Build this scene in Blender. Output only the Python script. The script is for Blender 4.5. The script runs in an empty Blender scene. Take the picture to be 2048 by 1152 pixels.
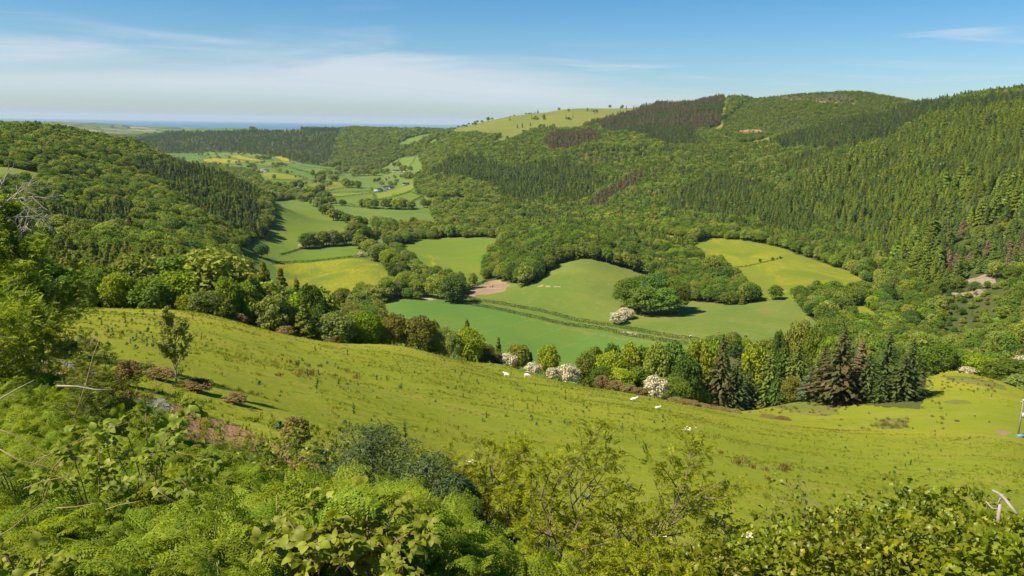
import bpy, math, random
import numpy as np
from mathutils import Matrix, Vector

random.seed(7)
rng = np.random.default_rng(11)
C = bpy.context.scene.collection
R = math.radians

# ------------------------------------------------------------------ camera, sky, sun, exposure
EYE = 230.0                       # metres above the sea
FPX = 1593.0                      # focal length in pixels of the 2048 px wide photograph
PITCH, ROLL = R(11.72), R(0.84)
cam_data = bpy.data.cameras.new('camera')
cam_data.sensor_width = 36.0
cam_data.lens = 36.0 * FPX / 2048.0
cam_data.clip_start = 0.1
cam_data.clip_end = 120000.0
cam = bpy.data.objects.new('camera', cam_data)
C.objects.link(cam)
CAM_R = Matrix.Rotation(R(90) - PITCH, 3, 'X') @ Matrix.Rotation(ROLL, 3, 'Z')
cam.matrix_world = Matrix.Translation((0, 0, EYE)) @ CAM_R.to_4x4()
bpy.context.scene.camera = cam
CR = np.array(CAM_R)

SUN_AZ, SUN_EL = R(-114), R(50)    # azimuth from the view direction (+Y), clockwise; so on the left, a little behind
sun_dir = Vector((math.sin(SUN_AZ) * math.cos(SUN_EL), math.cos(SUN_AZ) * math.cos(SUN_EL), math.sin(SUN_EL)))
sun_data = bpy.data.lights.new('sun', 'SUN')
sun_data.energy = 4.4
sun_data.angle = R(0.53)
sun_data.color = (1.0, 0.925, 0.80)
sun = bpy.data.objects.new('sun', sun_data)
C.objects.link(sun)
sun.rotation_euler = sun_dir.to_track_quat('Z', 'Y').to_euler()

sc = bpy.context.scene
sc.view_settings.view_transform = 'Standard'
sc.view_settings.look = 'None'
sc.view_settings.exposure = 1.02
sc.view_settings.gamma = 1.0
sc.view_settings.use_curve_mapping = False
sc.render.engine = 'CYCLES'
sc.cycles.max_bounces = 6
sc.cycles.transparent_max_bounces = 8
sc.cycles.volume_bounces = 0

class NT:
    """A short way to write node trees."""
    def __init__(s, tree): s.t = tree; s.n = tree.nodes; s.l = tree.links
    def node(s, kind, **kw):
        n = s.n.new(kind)
        ins = kw.pop('ins', {})
        for k, v in kw.items(): setattr(n, k, v)
        for k, v in ins.items(): s.put(n.inputs[k], v)
        return n
    def put(s, sock, v):
        if isinstance(v, bpy.types.NodeSocket): s.l.new(v, sock)
        else: sock.default_value = v
    def math(s, op, a, b=0.0, c=0.0, clamp=False):
        n = s.n.new('ShaderNodeMath'); n.operation = op; n.use_clamp = clamp
        s.put(n.inputs[0], a); s.put(n.inputs[1], b); s.put(n.inputs[2], c)
        return n.outputs[0]
    def ramp(s, fac, a, b, smooth=True):
        n = s.n.new('ShaderNodeMapRange'); n.interpolation_type = 'SMOOTHSTEP' if smooth else 'LINEAR'
        s.put(n.inputs[0], fac); s.put(n.inputs[1], a); s.put(n.inputs[2], b)
        return n.outputs[0]
    def mix(s, f, a, b, blend='MIX'):
        n = s.n.new('ShaderNodeMix'); n.data_type = 'RGBA'; n.blend_type = blend
        s.put(n.inputs[0], f)
        s.put(n.inputs[6], a if not isinstance(a, tuple) else (*a[:3], 1))
        s.put(n.inputs[7], b if not isinstance(b, tuple) else (*b[:3], 1))
        return n.outputs[2]
    def noise(s, vec, scale, detail=2.0, rough=0.55, dist=0.0):
        n = s.n.new('ShaderNodeTexNoise')
        if vec is not None: s.put(n.inputs['Vector'], vec)
        s.put(n.inputs['Scale'], scale); s.put(n.inputs['Detail'], detail)
        s.put(n.inputs['Roughness'], rough); s.put(n.inputs['Distortion'], dist)
        return n.outputs['Fac']
    def mapping(s, vec, scale=(1, 1, 1), rot=(0, 0, 0), loc=(0, 0, 0)):
        n = s.n.new('ShaderNodeMapping')
        s.put(n.inputs['Vector'], vec); s.put(n.inputs['Scale'], scale)
        s.put(n.inputs['Rotation'], rot); s.put(n.inputs['Location'], loc)
        return n.outputs[0]

world = bpy.data.worlds.new('World')
sc.world = world
world.use_nodes = True
W = NT(world.node_tree)
W.n.clear()
w_out = W.node('ShaderNodeOutputWorld')
w_bg = W.node('ShaderNodeBackground')
w_bg.inputs['Strength'].default_value = 0.07
W.l.new(w_bg.outputs[0], w_out.inputs[0])
sky = W.node('ShaderNodeTexSky', sky_type='NISHITA')
sky.sun_disc = False
sky.sun_elevation = SUN_EL
sky.sun_rotation = SUN_AZ
sky.altitude = 230.0
sky.air_density = 1.0
sky.dust_density = 0.6
sky.ozone_density = 3.0
tc = W.node('ShaderNodeTexCoord')
sep = W.node('ShaderNodeSeparateXYZ', ins={0: tc.outputs['Generated']})
elev = W.math('ARCSINE', sep.outputs[2])                       # radians
azim = W.math('ARCTAN2', sep.outputs[0], sep.outputs[1])
# a clear northern sky deepens quickly above the horizon
deep = W.ramp(elev, -0.02, 0.26, smooth=False)
tint = W.mix(deep, (0.78, 0.84, 0.92), (0.02, 0.52, 0.79))
sky_c = W.mix(1.0, sky.outputs[0], tint, 'MULTIPLY')
# high thin cirrus, drawn out along the wind
comb = W.node('ShaderNodeCombineXYZ', ins={0: azim, 1: W.math('MULTIPLY', elev, 5.0), 2: 0.0})
m1 = W.mapping(comb.outputs[0], scale=(2.6, 6.0, 1), rot=(0, 0, R(10)), loc=(.3, .1, 0))
n1 = W.noise(m1, 1.0, 8.0, 0.60, 1.2)
m2 = W.mapping(comb.outputs[0], scale=(1.5, 3.2, 1), rot=(0, 0, R(6)), loc=(3.1, 1.7, 0))
n2 = W.noise(m2, 1.0, 5.0, 0.55, 0.8)
edge = W.math('ADD', 0.094, W.math('MULTIPLY', W.ramp(azim, -0.20, 0.42), -0.066))      # the veil lies lower to the right
wob = W.math('MULTIPLY', W.math('SUBTRACT', n1, 0.5), 0.11)
veil = W.ramp(W.math('SUBTRACT', W.math('ADD', edge, wob), elev), -0.010, 0.040)
veil = W.math('MULTIPLY', veil, W.math('ADD', 0.30, W.math('MULTIPLY', W.ramp(n2, 0.30, 0.66), 0.62)))
wisp = W.math('MULTIPLY', W.ramp(n1, 0.54, 0.70), W.ramp(n2, 0.40, 0.56))
wisp = W.math('MULTIPLY', wisp, W.math('MULTIPLY', W.ramp(elev, 0.16, 0.08), W.ramp(elev, 0.02, 0.05)))
m3 = W.mapping(comb.outputs[0], scale=(2.2, 8.5, 1), rot=(0, 0, R(-7)), loc=(5.2, 2.3, 0))
n3 = W.noise(m3, 1.0, 7.0, 0.62, 1.0)
low = W.math('MULTIPLY', W.math('MULTIPLY', W.ramp(n3, 0.50, 0.70), W.ramp(elev, 0.105, 0.06)), 0.50)
cloud = W.math('MAXIMUM', W.math('MAXIMUM', veil, low), W.math('MULTIPLY', wisp, 0.60), clamp=True)
cloud = W.math('MULTIPLY', cloud, W.ramp(elev, 0.0, 0.04))
sky_c = W.mix(W.math('MULTIPLY', cloud, 0.92), sky_c, (4.95, 5.4, 5.9))
W.l.new(sky_c, w_bg.inputs['Color'])

# ------------------------------------------------------------------ projection helpers (numpy)
def px_ray(px, py):
    """azimuth and downward tangent of the ray through a photograph pixel"""
    px = np.asarray(px, float); py = np.asarray(py, float)
    v = np.stack([(px - 1024) / FPX, -(py - 576) / FPX, -np.ones_like(px)], -1) @ CR.T
    h = np.hypot(v[..., 0], v[..., 1])
    return np.arctan2(v[..., 0], v[..., 1]), -v[..., 2] / h

def to_px(p):
    q = (np.asarray(p, float) - np.array([0, 0, EYE])) @ CR
    z = -q[..., 2]
    z = np.where(z > 1e-3, z, np.nan)
    return 1024 + FPX * q[..., 0] / z, 576 - FPX * q[..., 1] / z

# ------------------------------------------------------------------ the lie of the land
# (photograph x, photograph y of the ground seen there, metres away); ('d', x, metres away, metres below the eye) where it is out of sight
S = []
def prof(x, seen=(), hid=()):
    for y, d in seen: S.append(('s', x, y, d))
    for d, dr in hid: S.append(('h', x, d, dr))

for x in (-500, -150, 200, 500, 800):
    prof(x, hid=[(0.7, 1.70), (2, 2.4), (4, 3.35), (8, 4.9)])
for x in (1100, 1400, 1700, 2048, 2400):
    prof(x, hid=[(0.7, 1.70), (2, 2.6), (4, 3.9), (8, 6.2)])
prof(-500, hid=[(15, 6.4), (36, 10.5), (80, 19), (155, 33), (220, 45), (400, 64), (700, 72), (1000, 50), (1300, 20), (1700, 30), (2500, 90), (5000, 100), (9000, 60), (15000, 150)])
prof(0, [(735, 36), (700, 45), (640, 90), (612, 155), (505, 520), (372, 800), (335, 900), (262, 1250)],
     [(15, 6.6), (22, 8.1), (200, 43), (300, 58), (400, 70), (650, 76), (1000, 42), (1500, 30), (1900, 70), (2500, 120), (3500, 150), (5000, 140), (7000, 95)])
prof(250, [(745, 36), (700, 50), (650, 100), (622, 150), (500, 560), (400, 900), (300, 1250), (285, 1330)],
     [(15, 6.9), (22, 8.6), (200, 48), (300, 60), (400, 74), (700, 88), (1600, 90), (2300, 140), (3200, 156), (5200, 150), (6500, 110)])
prof(120, [(505, 510), (440, 700), (345, 950), (269, 1270)], [(1500, 45), (1900, 85)])
prof(300, [(306, 1650), (318, 1560)], [(1420, 66), (1850, 85), (2200, 125), (2600, 150)])
prof(230, [(293, 1750)], [(1420, 58), (1560, 72), (2000, 90)])
prof(400, [(780, 36), (720, 60), (670, 100), (630, 165), (525, 600), (445, 850), (365, 1180), (345, 1260)],
     [(15, 7.4), (22, 9.8), (200, 52), (300, 63), (400, 77), (500, 92), (1400, 104), (1700, 138), (2300, 155), (3200, 160)])
prof(330, [(326, 1280)], [])
prof(400, [(318, 3700), (311, 4100), (266, 4800), (260, 5100)], [(5600, 78), (7000, 105)])
prof(470, [(372, 1180), (330, 3000)], [(1400, 122), (1700, 146)])
prof(545, [(407, 1130), (450, 1010), (480, 920), (505, 850)], [(1350, 138), (1700, 150)])
prof(600, [(900, 26), (800, 48), (740, 78), (700, 115), (676, 160), (610, 640), (522, 830), (430, 1190), (365, 2080), (345, 2600), (325, 3300), (300, 3700), (268, 4300), (259, 4600)],
     [(15, 8.0), (190, 55), (240, 76), (320, 108), (420, 131), (520, 138), (5200, 72), (7000, 105)])
prof(800, [(960, 25), (860, 45), (790, 80), (740, 115), (692, 165), (600, 640), (560, 740), (492, 950), (440, 1210), (412, 1380), (390, 1650), (365, 2100), (345, 2500), (310, 3000), (285, 3300), (262, 3900)],
     [(15, 8.4), (195, 62), (240, 84), (310, 116), (400, 138), (480, 141), (560, 141), (4600, 62), (6500, 92)])
prof(700, [(515, 830), (460, 1060), (338, 2800), (318, 3200), (285, 3700), (261, 4200)], [(5000, 70)])
prof(1000, [(1050, 22), (960, 34), (870, 62), (800, 105), (750, 150), (728, 180), (650, 560), (600, 650), (560, 760), (478, 980), (440, 1220), (402, 1500), (350, 1780), (300, 2150), (270, 2520), (249, 2850), (238, 3150)],
     [(15, 8.9), (230, 84), (300, 116), (390, 140), (475, 145), (3600, 5), (5000, 40)])
prof(900, [(385, 1600), (330, 1950), (295, 2350), (262, 3000)], [(3600, 48)])
prof(850, [(386, 1680)], [])
prof(1150, [(640, 590), (580, 650), (521, 740), (455, 1160), (420, 1380), (345, 1650), (300, 1900), (272, 2150), (262, 2420), (222, 3000), (217, 3200)],
     [(850, 121), (950, 133), (2280, 34), (3600, -40)])
prof(1300, [(1050, 27), (950, 50), (880, 82), (830, 115), (796, 165), (668, 540), (610, 640), (560, 735), (470, 1080), (430, 1240), (350, 1560), (310, 1780), (275, 2050), (262, 2300), (235, 2600), (212, 2850)],
     [(15, 9.5), (20, 11.6), (215, 76), (270, 104), (340, 129), (430, 145), (860, 134), (3300, -50), (5000, 0)])
prof(1430, [(675, 530), (612, 650), (532, 860), (490, 980), (440, 1140), (380, 1390), (300, 1760), (255, 2150), (205, 2600)], [(3200, -60)])
prof(1600, [(1050, 35), (960, 70), (900, 110), (862, 150), (832, 210), (800, 245), (685, 530), (640, 600), (585, 700), (520, 880), (480, 1000), (420, 1160), (340, 1420), (290, 1680), (240, 2000), (192, 2400)],
     [(15, 9.6), (22, 12.6), (285, 98), (340, 117), (430, 142), (2900, -70), (5000, -20)])
prof(1720, [(186, 2400), (225, 2050), (580, 740), (545, 830), (480, 960), (400, 1120), (330, 1330), (280, 1600)], [(2900, -70)])
prof(1900, [(1000, 80), (900, 150), (800, 235), (745, 300), (583, 690), (520, 790), (450, 900), (350, 1110), (270, 1390), (213, 1650)],
     [(15, 9.6), (25, 14.2), (40, 20.5), (340, 105), (400, 122), (480, 130), (600, 139), (2000, -40), (2600, -40)])
prof(1850, [(212, 2150)], [])
prof(2048, [(1020, 60), (930, 120), (870, 190), (775, 300), (645, 520), (560, 680), (450, 850), (300, 1150), (200, 1450)],
     [(15, 9.6), (25, 14), (40, 20.5), (360, 108), (430, 120), (600, 134), (1900, -60)])
prof(2400, hid=[(15, 9.6), (25, 14), (60, 28), (120, 50), (200, 74), (300, 95), (450, 112), (600, 118), (800, 80), (1100, 0), (1500, -90), (2200, -90), (5000, -50), (9000, 60), (15000, 160)])
# the coastal plain and the shore
for x, y, d in ((-100, 247, 9500), (60, 244, 10500), (200, 258, 8300), (260, 275, 7000), (170, 247, 12000), (320, 256, 12500), (420, 258, 11000), (250, 266, 8800), (400, 266, 7600)):
    S.append(('s', x, y, d))
for x, d, dr in ((-300, 15000, 150), (0, 15000, 170), (100, 16500, 240), (250, 15500, 242), (400, 15500, 242), (600, 12000, 226), (800, 12000, 226), (1000, 12000, 180), (1300, 12000, 120), (1700, 9000, 60),
                 (0, 19500, 245), (300, 19500, 250), (600, 19500, 250), (1000, 19500, 250), (1500, 19500, 230), (2000, 19500, 200), (300, 13500, 212), (500, 10000, 190), (700, 9000, 160)):
    S.append(('h', x, d, dr))

pts, vals = [], []
for e in S:
    if e[0] == 's':
        a, t = px_ray(e[1], e[2]); pts.append((a, math.log(e[3]))); vals.append(float(t))
    else:
        a, t = px_ray(e[1], 400); pts.append((a, math.log(e[2]))); vals.append(e[3] / e[2])
P0 = np.array(pts, float); V0 = np.array(vals)
K0 = np.array([2.6, 1.0])
def tps_k(r2): return 0.5 * r2 * np.log(np.maximum(r2, 1e-12))
A = P0 * K0
n = len(A)
D2 = ((A[:, None] - A[None]) ** 2).sum(-1)
LHS = np.zeros((n + 3, n + 3))
LHS[:n, :n] = tps_k(D2) + np.eye(n) * 0.0015
LHS[:n, n] = 1; LHS[:n, n + 1:] = A; LHS[n, :n] = 1; LHS[n + 1:, :n] = A.T
SOL = np.linalg.solve(LHS, np.concatenate([V0, np.zeros(3)]))
def tps(q):
    q = q * K0
    out = np.empty(len(q))
    for i in range(0, len(q), 20000):
        b = q[i:i + 20000]
        d2 = ((b[:, None] - A[None]) ** 2).sum(-1)
        out[i:i + 20000] = tps_k(d2) @ SOL[:n] + SOL[n] + b @ SOL[n + 1:]
    return out

def vnoise(x, y, seed):
    """value noise on a lattice"""
    xi = np.floor(x).astype(np.int64); yi = np.floor(y).astype(np.int64)
    fx = x - xi; fy = y - yi
    fx = fx * fx * (3 - 2 * fx); fy = fy * fy * (3 - 2 * fy)
    def h(a, b):
        k = (a * 374761393 + b * 668265263 + seed * 974711) & 0x7fffffff
        k = ((k ^ (k >> 13)) * 1274126177) & 0x7fffffff
        return ((k ^ (k >> 16)) & 0xffff) / 65535.0
    return (h(xi, yi) * (1 - fx) + h(xi + 1, yi) * fx) * (1 - fy) + (h(xi, yi + 1) * (1 - fx) + h(xi + 1, yi + 1) * fx) * fy - 0.5

def steps(a, b, dl): return list(np.linspace(math.log(a), math.log(b), max(2, int(round(math.log(b / a) / dl))), endpoint=False))
LN = np.array(steps(0.6, 10, 0.05) + steps(10, 90, 0.02) + steps(90, 5600, 0.0095) + steps(5600, 20000, 0.02) + [math.log(20000)])
AZ = np.concatenate([np.linspace(-0.95, -0.60, 40, endpoint=False), np.linspace(-0.60, 0.60, 560, endpoint=False), np.linspace(0.60, 0.95, 41)])
NR, NC = len(LN), len(AZ)
GA, GL = np.meshgrid(AZ, LN)
GD = np.exp(GL)
GX, GY = GD * np.sin(GA), GD * np.cos(GA)
GV = tps(np.stack([GA.ravel(), GL.ravel()], -1)).reshape(NR, NC)
relief = (vnoise(GX / 23, GY / 23, 1) * 0.9 + vnoise(GX / 9, GY / 9, 2) * 0.32) * np.clip((GD - 8) / 30, 0, 1) * np.clip(1.3 - GD / 400, 0.3, 1)
relief += vnoise(GX / 3.1, GY / 3.1, 3) * 0.16 * np.clip(1 - GD / 160, 0, 1)
relief += (vnoise(GX / 160, GY / 160, 4) * 9 + vnoise(GX / 60, GY / 60, 5) * 3) * np.clip((GD - 900) / 900, 0, 1)
relief += (vnoise(GX / 900, GY / 900, 6) * 40) * np.clip((GD - 6500) / 3000, 0, 1)
valley = np.clip((GV * GD - 95) / 35, 0, 1) * np.clip((GD - 400) / 200, 0, 1) * np.clip((6500 - GD) / 1000, 0, 1)
relief *= 1 - 0.8 * valley
GZ = EYE - GV * GD + relief
GT = (EYE - GZ) / GD                                # downward tangent to each ground point

LNi = np.arange(NR); AZi = np.arange(NC)
def grid_at(G, a, l):
    i = np.clip(np.interp(l, LN, LNi), 0, NR - 1.001); j = np.clip(np.interp(a, AZ, AZi), 0, NC - 1.001)
    i0 = i.astype(int); j0 = j.astype(int); fi = i - i0; fj = j - j0
    return (G[i0, j0] * (1 - fj) + G[i0, j0 + 1] * fj) * (1 - fi) + (G[i0 + 1, j0] * (1 - fj) + G[i0 + 1, j0 + 1] * fj) * fi
def height(x, y):
    x = np.asarray(x, float); y = np.asarray(y, float)
    return grid_at(GZ, np.arctan2(x, y), np.log(np.maximum(np.hypot(x, y), 0.61)))
def ground_hit(px, py, dmin=3.0):
    """distance at which the ray through a pixel first meets the ground"""
    a, t = px_ray(px, py)
    j = np.clip(np.interp(a, AZ, AZi), 0, NC - 1.001); j0 = j.astype(int); fj = j - j0
    col = GT[:, j0] * (1 - fj) + GT[:, j0 + 1] * fj
    k = max(1, int(np.searchsorted(LN, math.log(dmin))))
    below = col[k:] <= t
    i = int(np.argmax(below)) + k if below.any() else NR - 1
    t0, t1 = col[i - 1], col[i]
    f = 0.0 if t0 == t1 else min(1.0, max(0.0, (t0 - t) / (t0 - t1)))
    return float(a), float(LN[i - 1] + f * (LN[i] - LN[i - 1]))
def at(px, py, d=None, dmin=3.0):
    """the point of the ground seen at a pixel (or d metres away below that pixel's column)"""
    if d is None:
        a, l = ground_hit(px, py, dmin); d = math.exp(l)
    else:
        a = float(px_ray(px, py)[0])
    x, y = d * math.sin(a), d * math.cos(a)
    return Vector((x, y, float(height(x, y))))
SEEN_MAX = np.minimum.accumulate(GT, axis=0)        # the skyline tangent up to each distance
def hidden_by(x, y, z):
    """metres by which a point lies below the sight line over the land in front of it (positive: out of sight)"""
    a = np.arctan2(x, y); d = np.hypot(x, y)
    t = grid_at(SEEN_MAX, a, np.log(d * 0.985))
    return (EYE - z) - t * d

# ------------------------------------------------------------------ materials
def new_mat(name):
    m = bpy.data.materials.new(name); m.use_nodes = True
    t = NT(m.node_tree); t.n.clear()
    out = t.node('ShaderNodeOutputMaterial')
    return m, t, out
def principled(t, out, col, rough=0.9, spec=0.2, normal=None):
    b = t.node('ShaderNodeBsdfPrincipled')
    t.put(b.inputs['Base Color'], (*col, 1) if isinstance(col, tuple) and len(col) == 3 else col)
    t.put(b.inputs['Roughness'], rough); t.put(b.inputs['Specular IOR Level'], spec)
    if normal is not None: t.l.new(normal, b.inputs['Normal'])
    t.l.new(b.outputs[0], out.inputs[0])
    return b
def plain(name, col, rough=0.85, spec=0.2, var=0.0, scale=3.0):
    m, t, out = new_mat(name)
    if var:
        tcn = t.node('ShaderNodeTexCoord')
        nz = t.noise(tcn.outputs['Object'], scale, 4, 0.6)
        c = t.mix(nz, tuple(v * (1 - var) for v in col), tuple(min(1, v * (1 + var)) for v in col))
    else: c = (*col, 1)
    principled(t, out, c, rough, spec)
    return m

def grass(name, base, alt, dry=(0.23, 0.19, 0.06), dry_amt=0.25, flower=0.0, fine=1.0, rows=None, big=0.012, flower_col=(0.42, 0.31, 0.012), bump=0.0, clump=0.0, clump_col=(0.07, 0.12, 0.018), flower_scale=0.018, streak=0.0):
    m, t, out = new_mat(name)
    g = t.node('ShaderNodeNewGeometry')
    P = g.outputs['Position']
    nb = t.noise(P, big, 5.0, 0.6, 0.6)
    nm = t.noise(P, 0.16, 4.0, 0.62)
    nf = t.noise(P, 1.7 * fine, 4.0, 0.75)
    col = t.mix(t.ramp(nb, 0.34, 0.68), base, alt)
    col = t.mix(t.math('MULTIPLY', t.ramp(t.math('ADD', t.math('MULTIPLY', nm, 0.6), t.math('MULTIPLY', nf, 0.4)), 0.50, 0.72), dry_amt), col, dry)
    if streak:   # sheep-trodden contour lines and drier bands along the slope
        st_ = t.noise(t.mapping(P, scale=(.10, .55, .55), rot=(0, 0, R(-18))), 0.33, 5.0, 0.68, 0.7)
        col = t.mix(t.math('MULTIPLY', t.ramp(st_, 0.50, 0.72), 0.40 * streak), col, (0.30, 0.245, 0.055))
        col = t.mix(t.math('MULTIPLY', t.ramp(st_, 0.46, 0.30), 0.45 * streak), col, (0.125, 0.165, 0.012))
    if clump:
        nc = t.noise(P, 0.62, 3.0, 0.6, 0.8); nr = t.noise(t.mapping(P, scale=(1, .45, 1), rot=(0, 0, R(35))), 0.07, 2.0, 0.6)
        col = t.mix(t.math('MULTIPLY', t.math('MULTIPLY', t.ramp(nc, 0.53, 0.62), t.ramp(nr, 0.46, 0.60)), clump), col, clump_col)
    if flower:
        fl = t.noise(t.mapping(P, scale=(1, 0.55, 1)), flower_scale, 4.0, 0.62, 1.1)
        ff = t.noise(P, 0.5, 3.0, 0.75)
        f = t.math('MULTIPLY', t.ramp(fl, 0.62 - 0.28 * flower, 0.78 - 0.22 * flower), t.ramp(ff, 0.36, 0.62))
        col = t.mix(f, col, flower_col)
    if rows:
        ang, period, line = rows
        rp = t.mapping(P, rot=(0, 0, ang))
        s = t.node('ShaderNodeSeparateXYZ', ins={0: rp})
        wobble = t.math('MULTIPLY', t.noise(P, 0.02, 2.0), 5.0)
        x = t.math('ADD', s.outputs[0], wobble)
        w1 = t.math('SINE', t.math('MULTIPLY', x, 2 * math.pi / period))
        col = t.mix(t.math('MULTIPLY', t.ramp(w1, 0.2, 0.9), 0.16), col, tuple(v * 0.66 for v in base))
        w2 = t.math('SINE', t.math('MULTIPLY', x, 2 * math.pi / line))
        col = t.mix(t.math('MULTIPLY', t.math('MULTIPLY', t.ramp(w2, 0.975, 1.0), t.ramp(nm, 0.35, 0.55)), 0.30), col, dry)
    hs = t.node('ShaderNodeHueSaturation', ins={'Color': col, 'Value': t.math('ADD', 0.70, t.math('MULTIPLY', nf, 0.60))})
    normal = None
    if bump:
        bn = t.node('ShaderNodeBump', ins={'Height': t.noise(P, 2.6, 4.0, 0.7), 'Strength': bump, 'Distance': 0.22})
        normal = bn.outputs[0]
    principled(t, out, hs.outputs[0], 0.95, 0.05, normal)
    return m

M = {}
M['pasture'] = grass('pasture_grass', (0.190, 0.217, 0.0150), (0.255, 0.242, 0.0180), dry=(0.30, 0.235, 0.060), dry_amt=0.50, bump=0.6, clump=0.75, clump_col=(0.10, 0.145, 0.012), streak=1.0)
M['lower_pasture'] = grass('lower_pasture_grass', (0.160, 0.195, 0.015), (0.200, 0.210, 0.016), dry_amt=0.3, bump=0.5, clump=0.5)
M['knoll'] = grass('grazed_grass', (0.100, 0.145, 0.021), (0.155, 0.172, 0.031), dry=(0.27, 0.215, 0.09), dry_amt=0.45, clump=0.35)
M['crop'] = grass('young_crop', (0.082, 0.155, 0.026), (0.110, 0.168, 0.024), dry=(0.20, 0.20, 0.06), dry_amt=0.12, rows=(R(38), 3.4, 27.0))
M['lush'] = grass('lush_grass', (0.100, 0.156, 0.018), (0.145, 0.178, 0.019), dry_amt=0.2, flower=0.10, rows=(R(55), 7.0, 70.0))
M['lush2'] = grass('silage_grass', (0.094, 0.150, 0.023), (0.130, 0.166, 0.030), dry_amt=0.18, rows=(R(-30), 6.0, 55.0))
M['cool'] = grass('cool_grass', (0.082, 0.145, 0.030), (0.105, 0.155, 0.034), dry_amt=0.10)
M['bright'] = grass('bright_grass', (0.150, 0.185, 0.020), (0.170, 0.195, 0.022), dry_amt=0.12)
M['butter'] = grass('buttercup_meadow', (0.115, 0.155, 0.017), (0.145, 0.168, 0.017), flower=0.80, flower_col=(0.30, 0.255, 0.012))
M['butter2'] = grass('buttercup_pasture', (0.120, 0.158, 0.016), (0.160, 0.175, 0.016), flower=0.62, flower_col=(0.27, 0.235, 0.012))
M['yellow'] = grass('yellow_meadow', (0.20, 0.19, 0.018), (0.27, 0.22, 0.018), flower=0.7, flower_col=(0.34, 0.26, 0.012))
M['hill'] = grass('hill_grass', (0.132, 0.150, 0.026), (0.165, 0.165, 0.030), dry=(0.24, 0.19, 0.08), dry_amt=0.30, big=0.006)
M['olive'] = grass('rough_grass', (0.140, 0.145, 0.035), (0.165, 0.16, 0.035), dry_amt=0.4)
M['rushy'] = grass('rushy_grass', (0.115, 0.145, 0.020), (0.20, 0.165, 0.045), dry=(0.26, 0.18, 0.07), dry_amt=0.75, big=0.08)
M['heather'] = grass('old_heather', (0.085, 0.070, 0.030), (0.072, 0.080, 0.026), dry=(0.11, 0.082, 0.038), dry_amt=0.5, big=0.02)
M['mud'] = grass('trampled_earth', (0.30, 0.205, 0.125), (0.22, 0.155, 0.085), dry=(0.34, 0.25, 0.16), dry_amt=0.5, big=0.06)
M['track'] = grass('stony_track', (0.34, 0.29, 0.20), (0.26, 0.24, 0.15), dry=(0.38, 0.33, 0.25), dry_amt=0.4, big=0.2)
M['shale'] = grass('grey_shale', (0.25, 0.235, 0.22), (0.32, 0.30, 0.29), dry=(0.19, 0.165, 0.14), dry_amt=0.6, fine=3.0, bump=0.9)
M['litter'] = grass('dead_bracken_litter', (0.30, 0.165, 0.085), (0.24, 0.155, 0.075), dry=(0.36, 0.24, 0.14), dry_amt=0.7, fine=3.0, bump=0.9, clump=0.5, clump_col=(0.13, 0.15, 0.03), big=0.2)
M['bankfloor'] = grass('bank_litter', (0.165, 0.120, 0.055), (0.105, 0.115, 0.030), dry=(0.26, 0.17, 0.09), dry_amt=0.6, fine=3.0, bump=0.8, big=0.3)
M['floor'] = grass('woodland_floor', (0.050, 0.070, 0.014), (0.070, 0.075, 0.020), dry=(0.07, 0.06, 0.025), dry_amt=0.4, big=0.03)
M['scrubfloor'] = grass('scrub_floor', (0.075, 0.095, 0.018), (0.10, 0.095, 0.030), dry=(0.12, 0.085, 0.04), dry_amt=0.6, big=0.02)
M['rock'] = grass('pale_rock', (0.28, 0.205, 0.140), (0.19, 0.135, 0.085), dry=(0.33, 0.26, 0.19), dry_amt=0.6, fine=1.5, bump=0.8, big=0.2)

def farmland():
    m, t, out = new_mat('coastal_farmland')
    g = t.node('ShaderNodeNewGeometry')
    P = t.mapping(g.outputs['Position'], scale=(1, 0.62, 0), rot=(0, 0, R(12)))
    wob = t.node('ShaderNodeVectorMath', operation='ADD', ins={0: P})
    nn = t.node('ShaderNodeTexNoise', ins={'Vector': P, 'Scale': 0.002, 'Detail': 2.0})
    sc2 = t.node('ShaderNodeVectorMath', operation='SCALE', ins={0: nn.outputs['Color'], 'Scale': 160.0})
    t.l.new(sc2.outputs[0], wob.inputs[1])
    v = t.node('ShaderNodeTexVoronoi', ins={'Vector': wob.outputs[0], 'Scale': 0.0042})
    e = t.node('ShaderNodeTexVoronoi', feature='DISTANCE_TO_EDGE', ins={'Vector': wob.outputs[0], 'Scale': 0.0042})
    s = t.node('ShaderNodeSeparateColor', ins={0: v.outputs['Color']})
    col = t.mix(s.outputs[0], (0.085, 0.135, 0.032), (0.15, 0.17, 0.045))
    col = t.mix(t.ramp(s.outputs[1], 0.86, 0.88), col, (0.24, 0.21, 0.10))
    col = t.mix(t.ramp(e.outputs['Distance'], 0.075, 0.03), col, (0.03, 0.045, 0.018))
    nb = t.noise(g.outputs['Position'], 0.0035, 5, 0.65)
    col = t.mix(t.ramp(nb, 0.60, 0.68), col, (0.032, 0.05, 0.02))
    principled(t, out, col, 0.95, 0.05)
    return m
M['farmland'] = farmland()

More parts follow.
